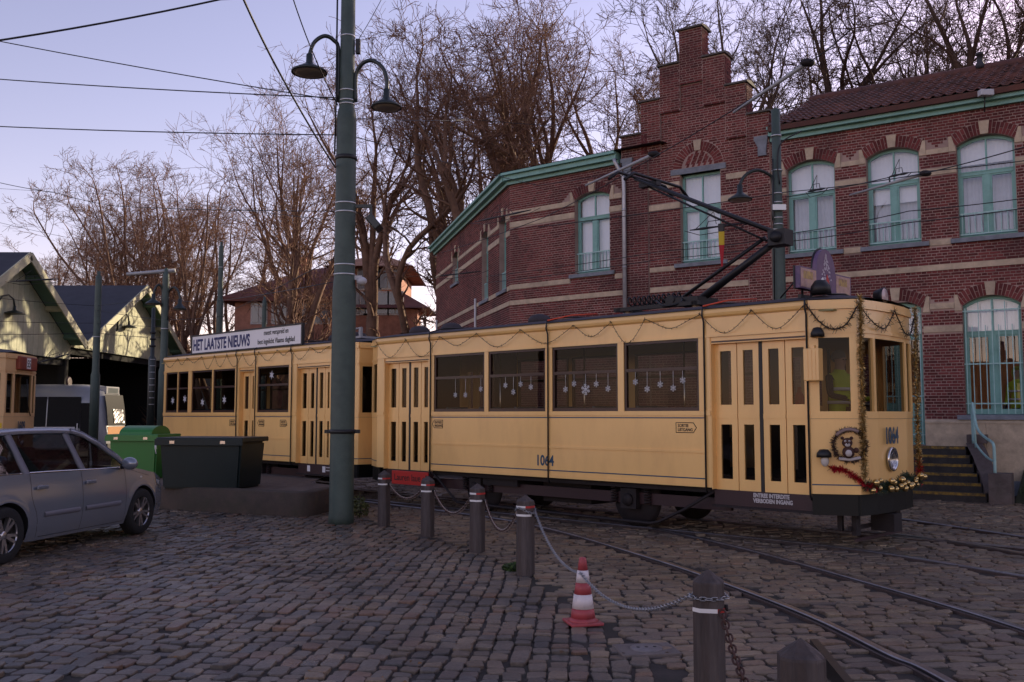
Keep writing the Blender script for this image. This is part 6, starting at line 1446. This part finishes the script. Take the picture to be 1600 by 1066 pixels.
bx(MT, 'skirt_panel', (-3.3, -1.192, .42), (-.9, -1.183, 1.30), mat('white_panel', (.55, .55, .60), .5)); bx(MT, 'door', (-.70, -1.185, .40), (-.25, -1.16, 2.3), M_navyg); bx(MT, 'handrail', (-.82, -1.21, .9), (-.79, -1.19, 1.45), M_white)
for x in (-2.0, -9): 
    for yy in (-.72, .72): q = MB(); q.lathe([(.05, -.05), (.33, -.05), (.34, .05), (.05, .05)], 18, (x, yy, .335), 'y'); q.build('wheel', M_under, MT)
q = MB(); q.lathe([(.16, -.05), (.22, -.02), (.22, .02), (.16, .05)], 16, (-1.6, -.3, 3.22), 'x'); q.build('roof_hoop', M_brown, MT)
# ================================================================== poles and lamps
M_pole = mat('pole_green', (.060, .090, .074), .55, var=.2, scale=3, dirt=(.03, .05, .045), dscale=2.5, damt=.6, bump=.15, bscale=14)
M_strap = mat('steel_band', (.55, .56, .56), .35, .8)
def pole(name, label, loc, prof, straps=(), rad=None):
    t = thing(name, label, 'pole', loc); q = MB(); q.lathe(prof, 20); q.build('shaft', M_pole, t)
    for z, r in straps: q = MB(); q.lathe([(r, z), (r + .006, z + .003), (r + .006, z + .022), (r, z + .025)], 20); q.build('steel_band', M_strap, t)
    return t
g1 = gnd(533, 818)
P1 = pole('lamp_pole', 'tall stout green steel pole with two swan-neck lamps', (g1.x, g1.y, 0),
     [(.195, -.03), (.195, .10), (.186, .2), (.183, 3.50), (.176, 3.62), (.168, 3.72), (.162, 3.78), (.155, 6.28), (.140, 6.40), (.122, 6.46), (.118, 6.52), (.108, 9.6), (.001, 9.7)],
     ((3.80, .163), (3.95, .162), (4.78, .160), (4.92, .160), (6.50, .122), (6.56, .12), (6.72, .118), (7.6, .114)))
q = MB(); q.lathe([(.187, 1.36), (.205, 1.365), (.205, 1.42), (.187, 1.425)], 20); q.box((-.27, -.03, 1.365), (-.19, .03, 1.42)); q.box((.19, -.03, 1.365), (.27, .03, 1.42)); q.build('clamp_ring', M_black, P1)
q = MB(); q.lathe([(.16, 5.62), (.172, 5.63), (.172, 5.68), (.16, 5.69)], 20); q.build('clamp_ring', M_black, P1)
q = MB(); q.tube([(-.165, -.06, 9.4), (-.16, -.06, 6.6), (-.17, -.06, 5.7)], .014, 6); q.build('cable', M_black, P1)
def swan(parent, x0, z0, x1, z1, zt, shade_r, y=-.02):
    sg = 1 if x1 > x0 else -1; q = MB(); xm = (x0 + x1) / 2
    q.tube(catmull([Vector(p) for p in ((x0, y, z0), (x0, y, zt - .22), (x0 + (x1 - x0) * .18, y - .03, zt - .05), (x0 + (x1 - x0) * .5, y - .07, zt), (x0 + (x1 - x0) * .84, y - .12, zt - .12), (x1, y - .14, zt - .32), (x1, y - .14, z1 + .2))], 6), .032, 8); a = q.build('lamp_arm', M_lamp, parent)
    q = MB(); q.lathe(shade_prof(shade_r), 22, (x1, y - .14, z1)); s_ = q.build('lamp_shade', M_lamp, parent)
    q = MB(); q.lathe([(.001, -.075), (shade_r * .6, -.065), (shade_r * .94, -.045), (shade_r * .94, -.03), (.001, .0)], 18, (x1, y - .14, z1)); q.build('lamp_lens', M_lens, s_)
def pz(v, Y): return at_y(0, v, Y).z
swan(P1, -.14, pz(160, g1.y), at_y(487, 100, g1.y).x - g1.x, pz(118, g1.y) + .03, pz(60, g1.y), .275); swan(P1, .14, pz(160, g1.y), at_y(606, 170, g1.y).x - g1.x, pz(172, g1.y) + .03, pz(98, g1.y), .235)
q = MB(); q.tube([(.13, 0, pz(70, g1.y)), (.18, 0, pz(70, g1.y))], .02, 6); q.box((.13, -.04, pz(84, g1.y)), (.20, .04, pz(62, g1.y))); q.build('junction_box', M_black, P1)
# floodlight and camera on the pole
q = MB(); zf = pz(322, g1.y); q.box((.15, -.03, zf - .03), (.42, .03, zf + .02)); q.box((.38, -.025, zf - .22), (.42, .025, zf)); fb = q.build('bracket', M_lamp, P1)
q = MB(); q.cbox((-.12, -.20, -.06), (.12, .16, .06), .015); 
c_, s_ = math.cos(R(48)), math.sin(R(48)); q.v = [(.46 + x * c_ + z * s_, y, zf - .28 - x * s_ + z * c_) for x, y, z in q.v]; q.build('floodlight', M_lamp, fb)
q = MB(); q.ball((.27, -.03, pz(440, g1.y)), .085, 12, 8, (1, 1, .8)); q.box((.15, -.03, pz(440, g1.y) + .02), (.27, .03, pz(440, g1.y) + .09)); q.build('dome_camera', mat('camera_white', (.5, .5, .52), .4), P1)
# small shrub at the pole foot
def tuft(name, label, loc, n, r, h, col, seed):
    rr = random.Random(seed); q = MB(); st = MB()
    for i in range(n):
        a = rr.uniform(0, 6.28); d_ = r * rr.random() ** .5; c = Vector((d_ * math.cos(a), d_ * math.sin(a), h * rr.uniform(.1, 1) * (1 - .5 * d_ / r))); w = rr.uniform(.010, .022); nn = Vector((rr.gauss(0, 1), rr.gauss(0, 1), rr.gauss(.4, .8))).normalized(); b = nn.orthogonal().normalized(); e_ = nn.cross(b)
        q.add([c - b * w, c + e_ * w * 1.5, c + b * w, c - e_ * w * 1.5], [(0, 1, 2, 3)])
    for i in range(max(4, n // 40)): a = rr.uniform(0, 6.28); st.tube([(0, 0, -.02), (r * .5 * math.cos(a), r * .5 * math.sin(a), h * .6)], [.005, .003], 4)
    t = thing(name, label, 'plant', loc); q.build('foliage', mat('weed_' + name, col, .7, island=.5), t); st.build('stems', mat('weed_stem', (.05, .05, .02), .8), t)
s1 = gnd(560, 808); tuft('shrub', 'small yellowish green shrub at the foot of the tall pole', (s1.x, s1.y, -.01), 420, .17, .42, (.075, .085, .022), 1)
s2 = gnd(806, 890); tuft('weed_clump', 'low green weeds growing beside a wooden bollard', (s2.x, s2.y, -.01), 330, .14, .09, (.035, .07, .015), 2)
# pole behind the tram front with one swan-neck lamp
Y2 = 18.3; x2 = (1221 - CX) / F * Y2
P2 = pole('wire_pole', 'green pole with a swan-neck lamp behind the motor tram', (x2, Y2, 0), [(.15, -.03), (.15, 1.0), (.128, 1.1), (.118, 5.2), (.092, 5.35), (.085, pz(172, Y2)), (.001, pz(168, Y2))], [(pz(v, Y2), .1) for v in (214, 268, 304, 318, 342, 352)])
swan(P2, -.09, pz(345, Y2), at_y(1153, 300, Y2).x - x2, pz(312, Y2), pz(268, Y2), .23)
q = MB(); q.tube([(-.10, -.09, pz(250, Y2)), (-.11, -.1, pz(330, Y2)), (-.13, -.11, pz(480, Y2))], .012, 6); q.tube(catmull([Vector(p) for p in ((.02, -.11, pz(290, Y2)), (-.02, -.12, pz(255, Y2)), (.08, -.1, pz(225, Y2)), (.5, 0, pz(205, Y2)))], 5), .014, 6); q.build('cable', M_black, P2)
for v in (326, 364): q = MB(); q.box((-.14, -.16, pz(v, Y2) - .06), (.12, -.08, pz(v, Y2) + .05)); q.build('cable_clamp', M_strap, P2)
# poles in front of the sheds
def far_pole(u, vt, Y, r, lab, step=None):
    x = (u - CX) / F * Y; zt = pz(vt, Y); zs = pz(step, Y) if step else 2.6
    return pole('wire_pole', lab, (x, Y, 0), [(r * 1.45, -.03), (r * 1.4, zs), (r * 1.1, zs + .1), (r, zt - .2), (r * .9, zt), (r * .5, zt + .04), (r * .5, zt + .16), (.001, zt + .17)], [(zs + 1.2, r * 1.08)])
pa = far_pole(149, 432, 30, .10, 'slim green pole standing in front of the skylight shed', 586)
pb_ = far_pole(255, 428, 27, .095, 'green pole with a pale cross bar beside the trailer', 580)
pc = far_pole(341, 385, 34, .085, 'green pole rising behind the newspaper board', 470)
pd = far_pole(411, 470, 38, .09, 'short green pole behind the end of the newspaper board', None)
x_, Yb = (255 - CX) / F * 27, 27
q = MB(); a_ = at_y(199, 429, Yb); b_ = at_y(272, 422, Yb); q.tube([(a_.x - x_, -.05, a_.z), (b_.x - x_, .1, b_.z)], [.045, .06], 8); q.build('cross_bar', mat('pale_bar', (.38, .39, .40), .5, .2), pb_)
swan(pb_, -.08, pz(500, Yb), at_y(243, 470, Yb).x - x_, pz(474, Yb), pz(446, Yb), .22); swan(pb_, .08, pz(500, Yb), at_y(284, 480, Yb).x - x_, pz(482, Yb), pz(450, Yb), .18)
# signal mast with ladder lamps
Ys = 28; xs_ = (237 - CX) / F * Ys; sm = thing('signal_mast', 'thin dark mast with white step irons beside the trailer', 'mast', (xs_, Ys, 0)); q = MB(); q.lathe([(.11, -.03), (.11, pz(560, Ys)), (.06, pz(556, Ys)), (.055, pz(482, Ys)), (.001, pz(480, Ys))], 12); q.build('shaft', M_lamp, sm)
for v in range(562, 640, 10): q = MB(); q.tube([(-.02, -.12, pz(v, Ys)), (.14, -.12, pz(v, Ys))], .008, 5); q.build('step_iron', M_strap, sm)
for v in (520, 530, 541): q = MB(); q.lathe([(.05, -.04), (.09, -.02), (.09, .02), (.05, .04)], 12, (0, 0, pz(v, Ys))); q.build('insulator', M_black, sm)

# ================================================================== bollards, chains, cone
M_bol = mat('tarred_oak', (.075, .054, .047), .75, col2=(.030, .024, .024), scale=3, sx=(6, 6, .6), bump=.6, bscale=8, dirt=(.16, .135, .13), dscale=1.2, damt=.5)
M_tw = mat('tape_white', (.75, .74, .72), .5); M_tr = mat('tape_red', (.45, .02, .02), .5)
BO = [(-1.92, 14.36), (-1.15, 13.06), (-.42, 11.63), (.14, 9.97), (1.06, 5.2), (1.08, 3.62)]
labs = ['wooden bollard next to the tall green pole, ringed twice in white', 'wooden bollard below the red sign, between two chains', 'wooden bollard on which two dark chains meet', 'wooden bollard with weeds at its foot and a silver chain', 'wooden bollard wrapped with silver chain near the traffic cone', 'wooden bollard beside the dark rail end at the curve']
for i, (x, y) in enumerate(BO):
    t = thing('wooden_bollard', labs[i], 'bollard', (x, y, 0), R((-40, -38, -36, -30, -12, -8)[i]), 'wooden bollards along the tram track'); q = MB(); a = .082; tl = random.uniform(-.01, .01)
    def ring(r_, z, c=.55): return [(px * r_, py * r_, z) for px, py in ((-1, -c), (-c, -1), (c, -1), (1, -c), (1, c), (c, 1), (-c, 1), (-1, c))]
    lv = [ring(a * 1.03, -.05), ring(a * 1.02, .35), ring(a, .745), ring(a * .97, .755)]; vs = [p for r_ in lv for p in r_] + [(0, 0, .818)]
    q.add(vs, [(k * 8 + j, k * 8 + (j + 1) % 8, (k + 1) * 8 + (j + 1) % 8, (k + 1) * 8 + j) for k in range(3) for j in range(8)] + [(24 + j, 24 + (j + 1) % 8, 32) for j in range(8)]); q.build('post', M_bol, t)
    for z in ((.60, .685) if i < 4 else (.60,)):
        for part, (j0, j1), m_ in (('white_band', (7, 10), M_tw), ('red_band', (10, 12), M_tr if z > .65 or i > 3 else M_tw)):
            o_ = ring(a * 1.035, z); q = MB(); vs = []
            for j in range(j0, j1 + 1): p = o_[j % 8]; vs += [p, (p[0], p[1], z + .022)]
            q.add(vs, [(2 * k, 2 * k + 2, 2 * k + 3, 2 * k + 1) for k in range((len(vs) - 2) // 2)]); q.build(part, m_, t)
    q = MB(); q.lathe([(.001, 0), (.018, 0), (.018, .02), (.001, .02)], 8, (a, 0, .615), 'x'); q.build('chain_eye', M_under, t)
def link_mesh(L_, w, r, m_):
    q = MB(); pts = []; hl = L_ / 2 - w / 2
    for k in range(5): aa = -math.pi / 2 + math.pi * k / 4; pts.append(Vector((hl + w / 2 * math.cos(aa), w / 2 * math.sin(aa), 0)))
    for k in range(5): aa = math.pi / 2 + math.pi * k / 4; pts.append(Vector((-hl + w / 2 * math.cos(aa), w / 2 * math.sin(aa), 0)))
    q.tube(pts, r, 5, closed=True); return q.mesh('link', m_)
M_rch = mat('rusty_chain', (.075, .035, .028), .65, .3, var=.4, scale=20); M_wch = mat('faded_chain', (.30, .24, .21), .6, var=.3, scale=20); M_sch = mat('silver_chain', (.36, .37, .39), .35, .9)
def chain(label, pts, sag, me, me2, L_, grp=None, zmin=None):
    P = []; pts = [Vector(p) for p in pts]; fine = []
    for a, b, s_ in zip(pts[:-1], pts[1:], sag):
        for k in range(200): u_ = k / 200; fine.append(a.lerp(b, u_) - Vector((0, 0, s_ * 4 * u_ * (1 - u_))))
    fine.append(pts[-1]); t = thing('chain', label, 'chain', pts[0], 0, grp); step = L_ * .72; acc = 0; prev = fine[0]; k = 0; nxt = step / 2
    for p in fine[1:]:
        acc += (p - prev).length
        if acc >= nxt:
            d_ = (p - prev).normalized(); qt = d_.to_track_quat('X', 'Z'); o = bpy.data.objects.new('link', me if k % 2 == 0 else me2); COL.objects.link(o); o.parent = t; o.location = p - pts[0]; o.rotation_mode = 'QUATERNION'
            from mathutils import Quaternion
            o.rotation_quaternion = qt @ Quaternion((1, 0, 0), math.pi / 2 * (k % 2) + .3); k += 1; nxt += step
        prev = p
    return t
lr, lw_ = link_mesh(.060, .034, .0055, M_rch), link_mesh(.060, .034, .0055, M_wch); ls = link_mesh(.040, .021, .0030, M_sch); lrr = link_mesh(.055, .034, .006, M_rch)
def bp_(i, z=.625, dx=.0, dy=0.0): return (BO[i][0] + dx, BO[i][1] + dy, z)
chain('dark weathered chain slung between the two bollards by the pole', [bp_(0, dx=.07), bp_(1, dx=-.08)], [.17], lr, lw_, .06); chain('dark weathered chain between the red sign bollard and the next', [bp_(1, dx=.08), bp_(2, dx=-.09)], [.24], lr, lw_, .06); chain('dark weathered chain ending at the bollard with weeds', [bp_(2, dx=.09), bp_(3, dx=-.09)], [.27], lr, lw_, .06)
cn = gnd(911, 975); cl_ = (cn.x - .02, cn.y - .075, .405)
chain('long silver chain running past the traffic cone', [bp_(3, .66, .095, -.03), cl_, bp_(4, .675, -.095, .02)], [.14, .16], ls, ls, .042)
wrap = [(BO[4][0] + .10 * math.cos(a), BO[4][1] + .10 * math.sin(a), .675) for a in [math.pi + k * 2 * math.pi / 12 for k in range(13)]]; chain('silver chain wound round the near wooden bollard', wrap, [0] * 12, ls, ls, .042)
wrap = [(BO[3][0] + .105 * math.cos(a), BO[3][1] + .105 * math.sin(a), .66 + .03 * math.sin(a * 2)) for a in [math.pi + k * 2 * math.pi / 12 for k in range(13)]]; chain('silver chain wound round the bollard with weeds', wrap, [0] * 12, ls, ls, .042)
chain('rusty brown chain hanging slack from the silver-wrapped bollard', [bp_(4, .62, .05, -.09), bp_(5, .62, .07, .09)], [.30], lrr, lrr, .055)
# traffic cone
tc_ = thing('traffic_cone', 'faded red and white striped traffic cone on the cobbles', 'cone', (cn.x, cn.y, 0), R(14))
M_cr = mat('cone_red', (.40, .065, .075), .55, var=.15, scale=12, dirt=(.25, .06, .06), dscale=6, damt=.5); M_cw = mat('cone_white', (.72, .66, .66), .5, var=.1, scale=14, dirt=(.4, .34, .33), dscale=7, damt=.5)
m = MB(); pl = [(-.145, -.145, .012), (.145, -.145, .012), (.145, .145, .012), (-.145, .145, .012)]; m.cbox((-.132, -.132, .004), (.132, .132, .028), .008); m.lathe([(.125, .028), (.105, .04), (.098, .052), (.001, .052)], 24); m.build('base', M_cr, tc_)
def cr(z): return .098 - (.098 - .028) * (z - .05) / .46
for z0, z1, m_, nm in ((.052, .125, M_cr, 'red_band'), (.125, .235, M_cw, 'white_band'), (.235, .325, M_cr, 'red_band'), (.325, .42, M_cw, 'white_band'), (.42, .512, M_cr, 'red_tip')):
    m = MB(); o = .0015 if m_ is M_cw else 0; m.lathe([(cr(z0) + o, z0 + .0005), (cr(z1) + o, z1)] + ([(.022, .518), (.001, .52)] if nm == 'red_tip' else []), 28); m.build(nm, m_, tc_)
# black rail end beside the last bollard
rb0, rb1 = gnd(1275, 1022), gnd(1345, 1110); m = MB(); sweep([Vector((rb0.x, rb0.y, .0)), Vector((rb1.x, rb1.y, 0)), Vector((rb1.x + .2, rb1.y - 2.2, 0))], [(-.05, -.03), (-.05, .03), (-.015, .03), (-.015, .10), (.04, .10), (.04, -.03)], m)
re_ = thing('kerb_rail', 'black steel rail edging beside the last bollard', 'rail', (rb0.x, rb0.y, 0)); m.build('rail_bar', mat('rail_black', (.018, .017, .018), .4, .6), re_, world=True); m = MB(); m.box((rb0.x - .06, rb0.y - .02, -.03), (rb0.x + .06, rb0.y + .006, .02)); m.build('sole_plate', M_under, re_, world=True)

# ================================================================== overhead wires
M_wr = mat('wire_black', (.010, .010, .012), .5)
def wire(label, pts, r=.010, sag=.0, grp='overhead wires'):
    P = []; pts = [Vector(p) for p in pts]
    for a, b in zip(pts[:-1], pts[1:]):
        for k in range(8): u_ = k / 8; P.append(a.lerp(b, u_) - Vector((0, 0, sag * 4 * u_ * (1 - u_))))
    P.append(pts[-1]); q = MB(); q.tube(P, r, 5); o = q.build('overhead_wire', M_wr, None, True, pts[0]); return tag(o, label, 'wire', grp)
W = lambda u, v, Y: at_y(u, v, Y)
gy_ = g1.y
for lab, pts, r in (
    ('thick black overhead wire climbing across the upper sky', [W(-40, 69, 11), W(345, -1, 12), W(420, -16, 12.3)], .013),
    ('thin black wire falling gently to the tall pole below its left lamp', [W(-40, 57, 16), W(527, 157, gy_)], .009),
    ('black wire meeting the tall pole just under its steel bands', [W(-40, 121, 17), W(527, 153, gy_)], .010),
    ('nearly level black wire ending at the pole ring', [W(-40, 196, 17), W(528, 211, gy_)], .010),
    ('steep black wire running down past the left lamp to the pole', [W(372, -20, 9.5), W(440, 120, 11.5), W(524, 262, gy_)], .013),
    ('short black wire dropping to the left lamp arm', [W(452, -20, 12.5), W(487, 78, 13.6), W(528, 165, gy_)], .009),
    ('thin stay wire rising from the pole junction box', [W(603, -15, 16), W(560, 62, gy_)], .006),
    ('fine black wire with a splice below the level wire', [W(-40, 276, 20), W(90, 302, 20), W(180, 322, 21), W(524, 330, gy_)], .007),
    ('fine wire crossing the treetops above the sheds', [W(-40, 292, 28), W(200, 304, 28), W(525, 345, gy_)], .005),
    ('fine wire leading down towards the taller shed', [W(-40, 338, 30), W(110, 372, 32)], .006),
    ('wire from the pole ring across the trees to the building', [W(556, 214, gy_), W(840, 290, 22), W(1000, 262, 23.6)], .007),
    ('wire from the right lamp level across to the stepped gable', [W(556, 185, gy_), W(740, 187, 21), W(1010, 205, 23.4)], .006),
    ('contact wire running low across the brick fronts behind the pantograph', [W(690, 395, 27), W(850, 340, 21), W(1000, 258, 17), W(1262, 98, 12), W(1330, 45, 11)], .009),
    ('contact wire carried by the pale bar over the tiled roof', [W(840, 355, 20), W(1230, 300, 18.2), W(1440, 272, 15), W(1680, 205, 13)], .009),
    ('black feeder wire from the lamp pole to the right across the windows', [W(1228, 308, Y2), W(1420, 270, 17), W(1680, 240, 16)], .009),
    ('black feeder wire pair, upper, below the railings line', [W(1228, 366, Y2), W(1420, 330, 17), W(1680, 298, 16)], .009),
    ('black feeder wire pair, lower, below the railings line', [W(1228, 378, Y2), W(1420, 348, 17), W(1680, 312, 16)], .009),
    ('wire from the lamp pole back to the left wing wall', [W(1215, 372, Y2), W(1040, 392, 20), W(760, 432, 27)], .008),
    ('lower wire from the lamp pole back to the left wing wall', [W(1215, 384, Y2), W(1040, 404, 20), W(760, 442, 27)], .008),
    ('span wire from the low wing to the tall pole', [W(700, 436, 30), W(556, 330, gy_)], .007),
    ('cross wire in front of the shed gables, upper', [W(-40, 462, 28), W(150, 478, 30), W(258, 462, 27)], .008),
    ('cross wire in front of the shed gables, middle', [W(-40, 500, 28), W(150, 505, 30), W(258, 510, 27)], .008),
    ('cross wire in front of the shed gables, lower', [W(-40, 522, 28), W(150, 520, 30), W(258, 528, 27)], .008),
    ('cross wire from the slim pole to the pole with the bar', [W(149, 484, 30), W(255, 500, 27)], .008),
    ('span wire from the barred pole to the tall lamp pole', [W(258, 470, 27), W(340, 470, 34), W(525, 440, gy_)], .008),
    ('span wire above the newspaper board to the tall lamp pole', [W(258, 500, 27), W(341, 495, 34), W(525, 402, gy_)], .008),
): wire(lab, pts, r, .03)
M_pb = mat('pale_bar', (.38, .39, .40), .5, .2)
def bar(lab, u0, v0, Y0, u1, v1, Y1, r=.035):
    a, b = W(u0, v0, Y0), W(u1, v1, Y1); t = thing('overhead_bar', lab, 'insulator bar', a, 0, 'pale bars on the contact wires'); q = MB(); q.tube([Vector((0, 0, 0)), b - a], [r * .55, r], 8); q.build('bar', M_pb, t)
    q = MB(); q.ball(b - a, r * 2.0, 8, 6, (1.6, 1, .8)); q.build('clamp', M_under, t); q = MB(); q.tube([(b - a) * .55, (b - a) * .55 + Vector((0, 0, .12))], .012, 5); q.build('hanger', M_under, t)
bar('pale insulator bar crossing the low wing eaves', 915, 290, 18.6, 1022, 241, 16.6); bar('pale insulator bar pointing up over the gable shoulder', 1146, 176, 13.6, 1262, 98, 12.0, .032); bar('pale insulator bar in front of the upper windows', 1328, 305, 16.6, 1446, 271, 15.0, .032)
def strut(lab, u0, v0, Y0, u1, v1, Y1):
    a, b = W(u0, v0, Y0), W(u1, v1, Y1); t = thing('wire_insulator', lab, 'insulator', a, 0, 'dark insulators on the overhead wires'); d_ = b - a; q = MB(); q.tube([Vector((0, 0, 0)), d_ * .25, d_ * .5, d_ * .75, d_], [.010, .026, .016, .026, .010], 8); q.build('core', M_wr, t); q = MB(); q.tube([d_ * .3, d_ * .35 + Vector((0, 0, .12)), d_ * .65 + Vector((0, 0, .12)), d_ * .7], .008, 5); q.tube([d_ * -.1, d_ * .2 + Vector((0, .1, -.10)), d_ * .9 + Vector((0, .1, -.08)), d_ * 1.15], .007, 4); q.tube([d_ * .1, d_ * .4 + Vector((.05, 0, .3)), d_ * .5 + Vector((0, 0, .05))], .007, 4); q.build('yoke', M_wr, t)
strut('dark insulator cluster in front of the taller shed gable', 16, 440, 27, 92, 436, 27.5); strut('dark insulator cluster before the left wing windows', 742, 347, 24, 830, 328, 22); strut('dark insulator cluster before the receding brick side', 682, 432, 29, 752, 424, 28); strut('dark insulator beside the pantograph arm', 1078, 360, 17.5, 1160, 349, 17.8); strut('dark insulator right of the lamp pole', 1262, 300, 18, 1290, 294, 17.8); strut('dark insulator over the second upper window', 1390, 276, 17.2, 1420, 270, 17); strut('dark insulator hanging before the shed doorway', 60, 567, 27, 108, 553, 27.5)
q = MB(); a = W(1556, 152, 16); sl_ = thing('eaves_floodlight', 'small white floodlight fixed below the tiled roof eaves', 'floodlight', FR.p(-.75, 8.3, .42)); q.cbox((-.14, -.08, -.05), (.14, .08, .08), .015); q.build('housing', mat('camera_white', (.5, .5, .52), .4), sl_); q = MB(); q.tube([(0, .05, -.03), (.02, .12, -.35)], .015, 6); q.build('arm', M_black, sl_)

# scattered dead leaves and grit lying on the setts
lv = MB(); rr = random.Random(21)
for i in range(420):
    Y = rr.uniform(5.2, 16); x = rr.uniform(-.55, .55) * Y; w = rr.uniform(.008, .026); a = rr.uniform(0, 6.28); c = Vector((x, Y, .012)); dx = Vector((math.cos(a), math.sin(a), rr.uniform(-.1, .3))) * w; dy = Vector((-math.sin(a), math.cos(a), rr.uniform(-.1, .3))) * w * rr.uniform(.4, .8)
    lv.add([c - dx, c - dy * .9 + Vector((0, 0, .004)), c + dx, c + dy + Vector((0, 0, .006))], [(0, 1, 2, 3)])
tag(lv.build('fallen_leaves', mat('dead_leaf', (.16, .085, .035), .85, island=.6)), 'small dead leaves and grit scattered over the cobbles', 'leaves', kind='stuff')
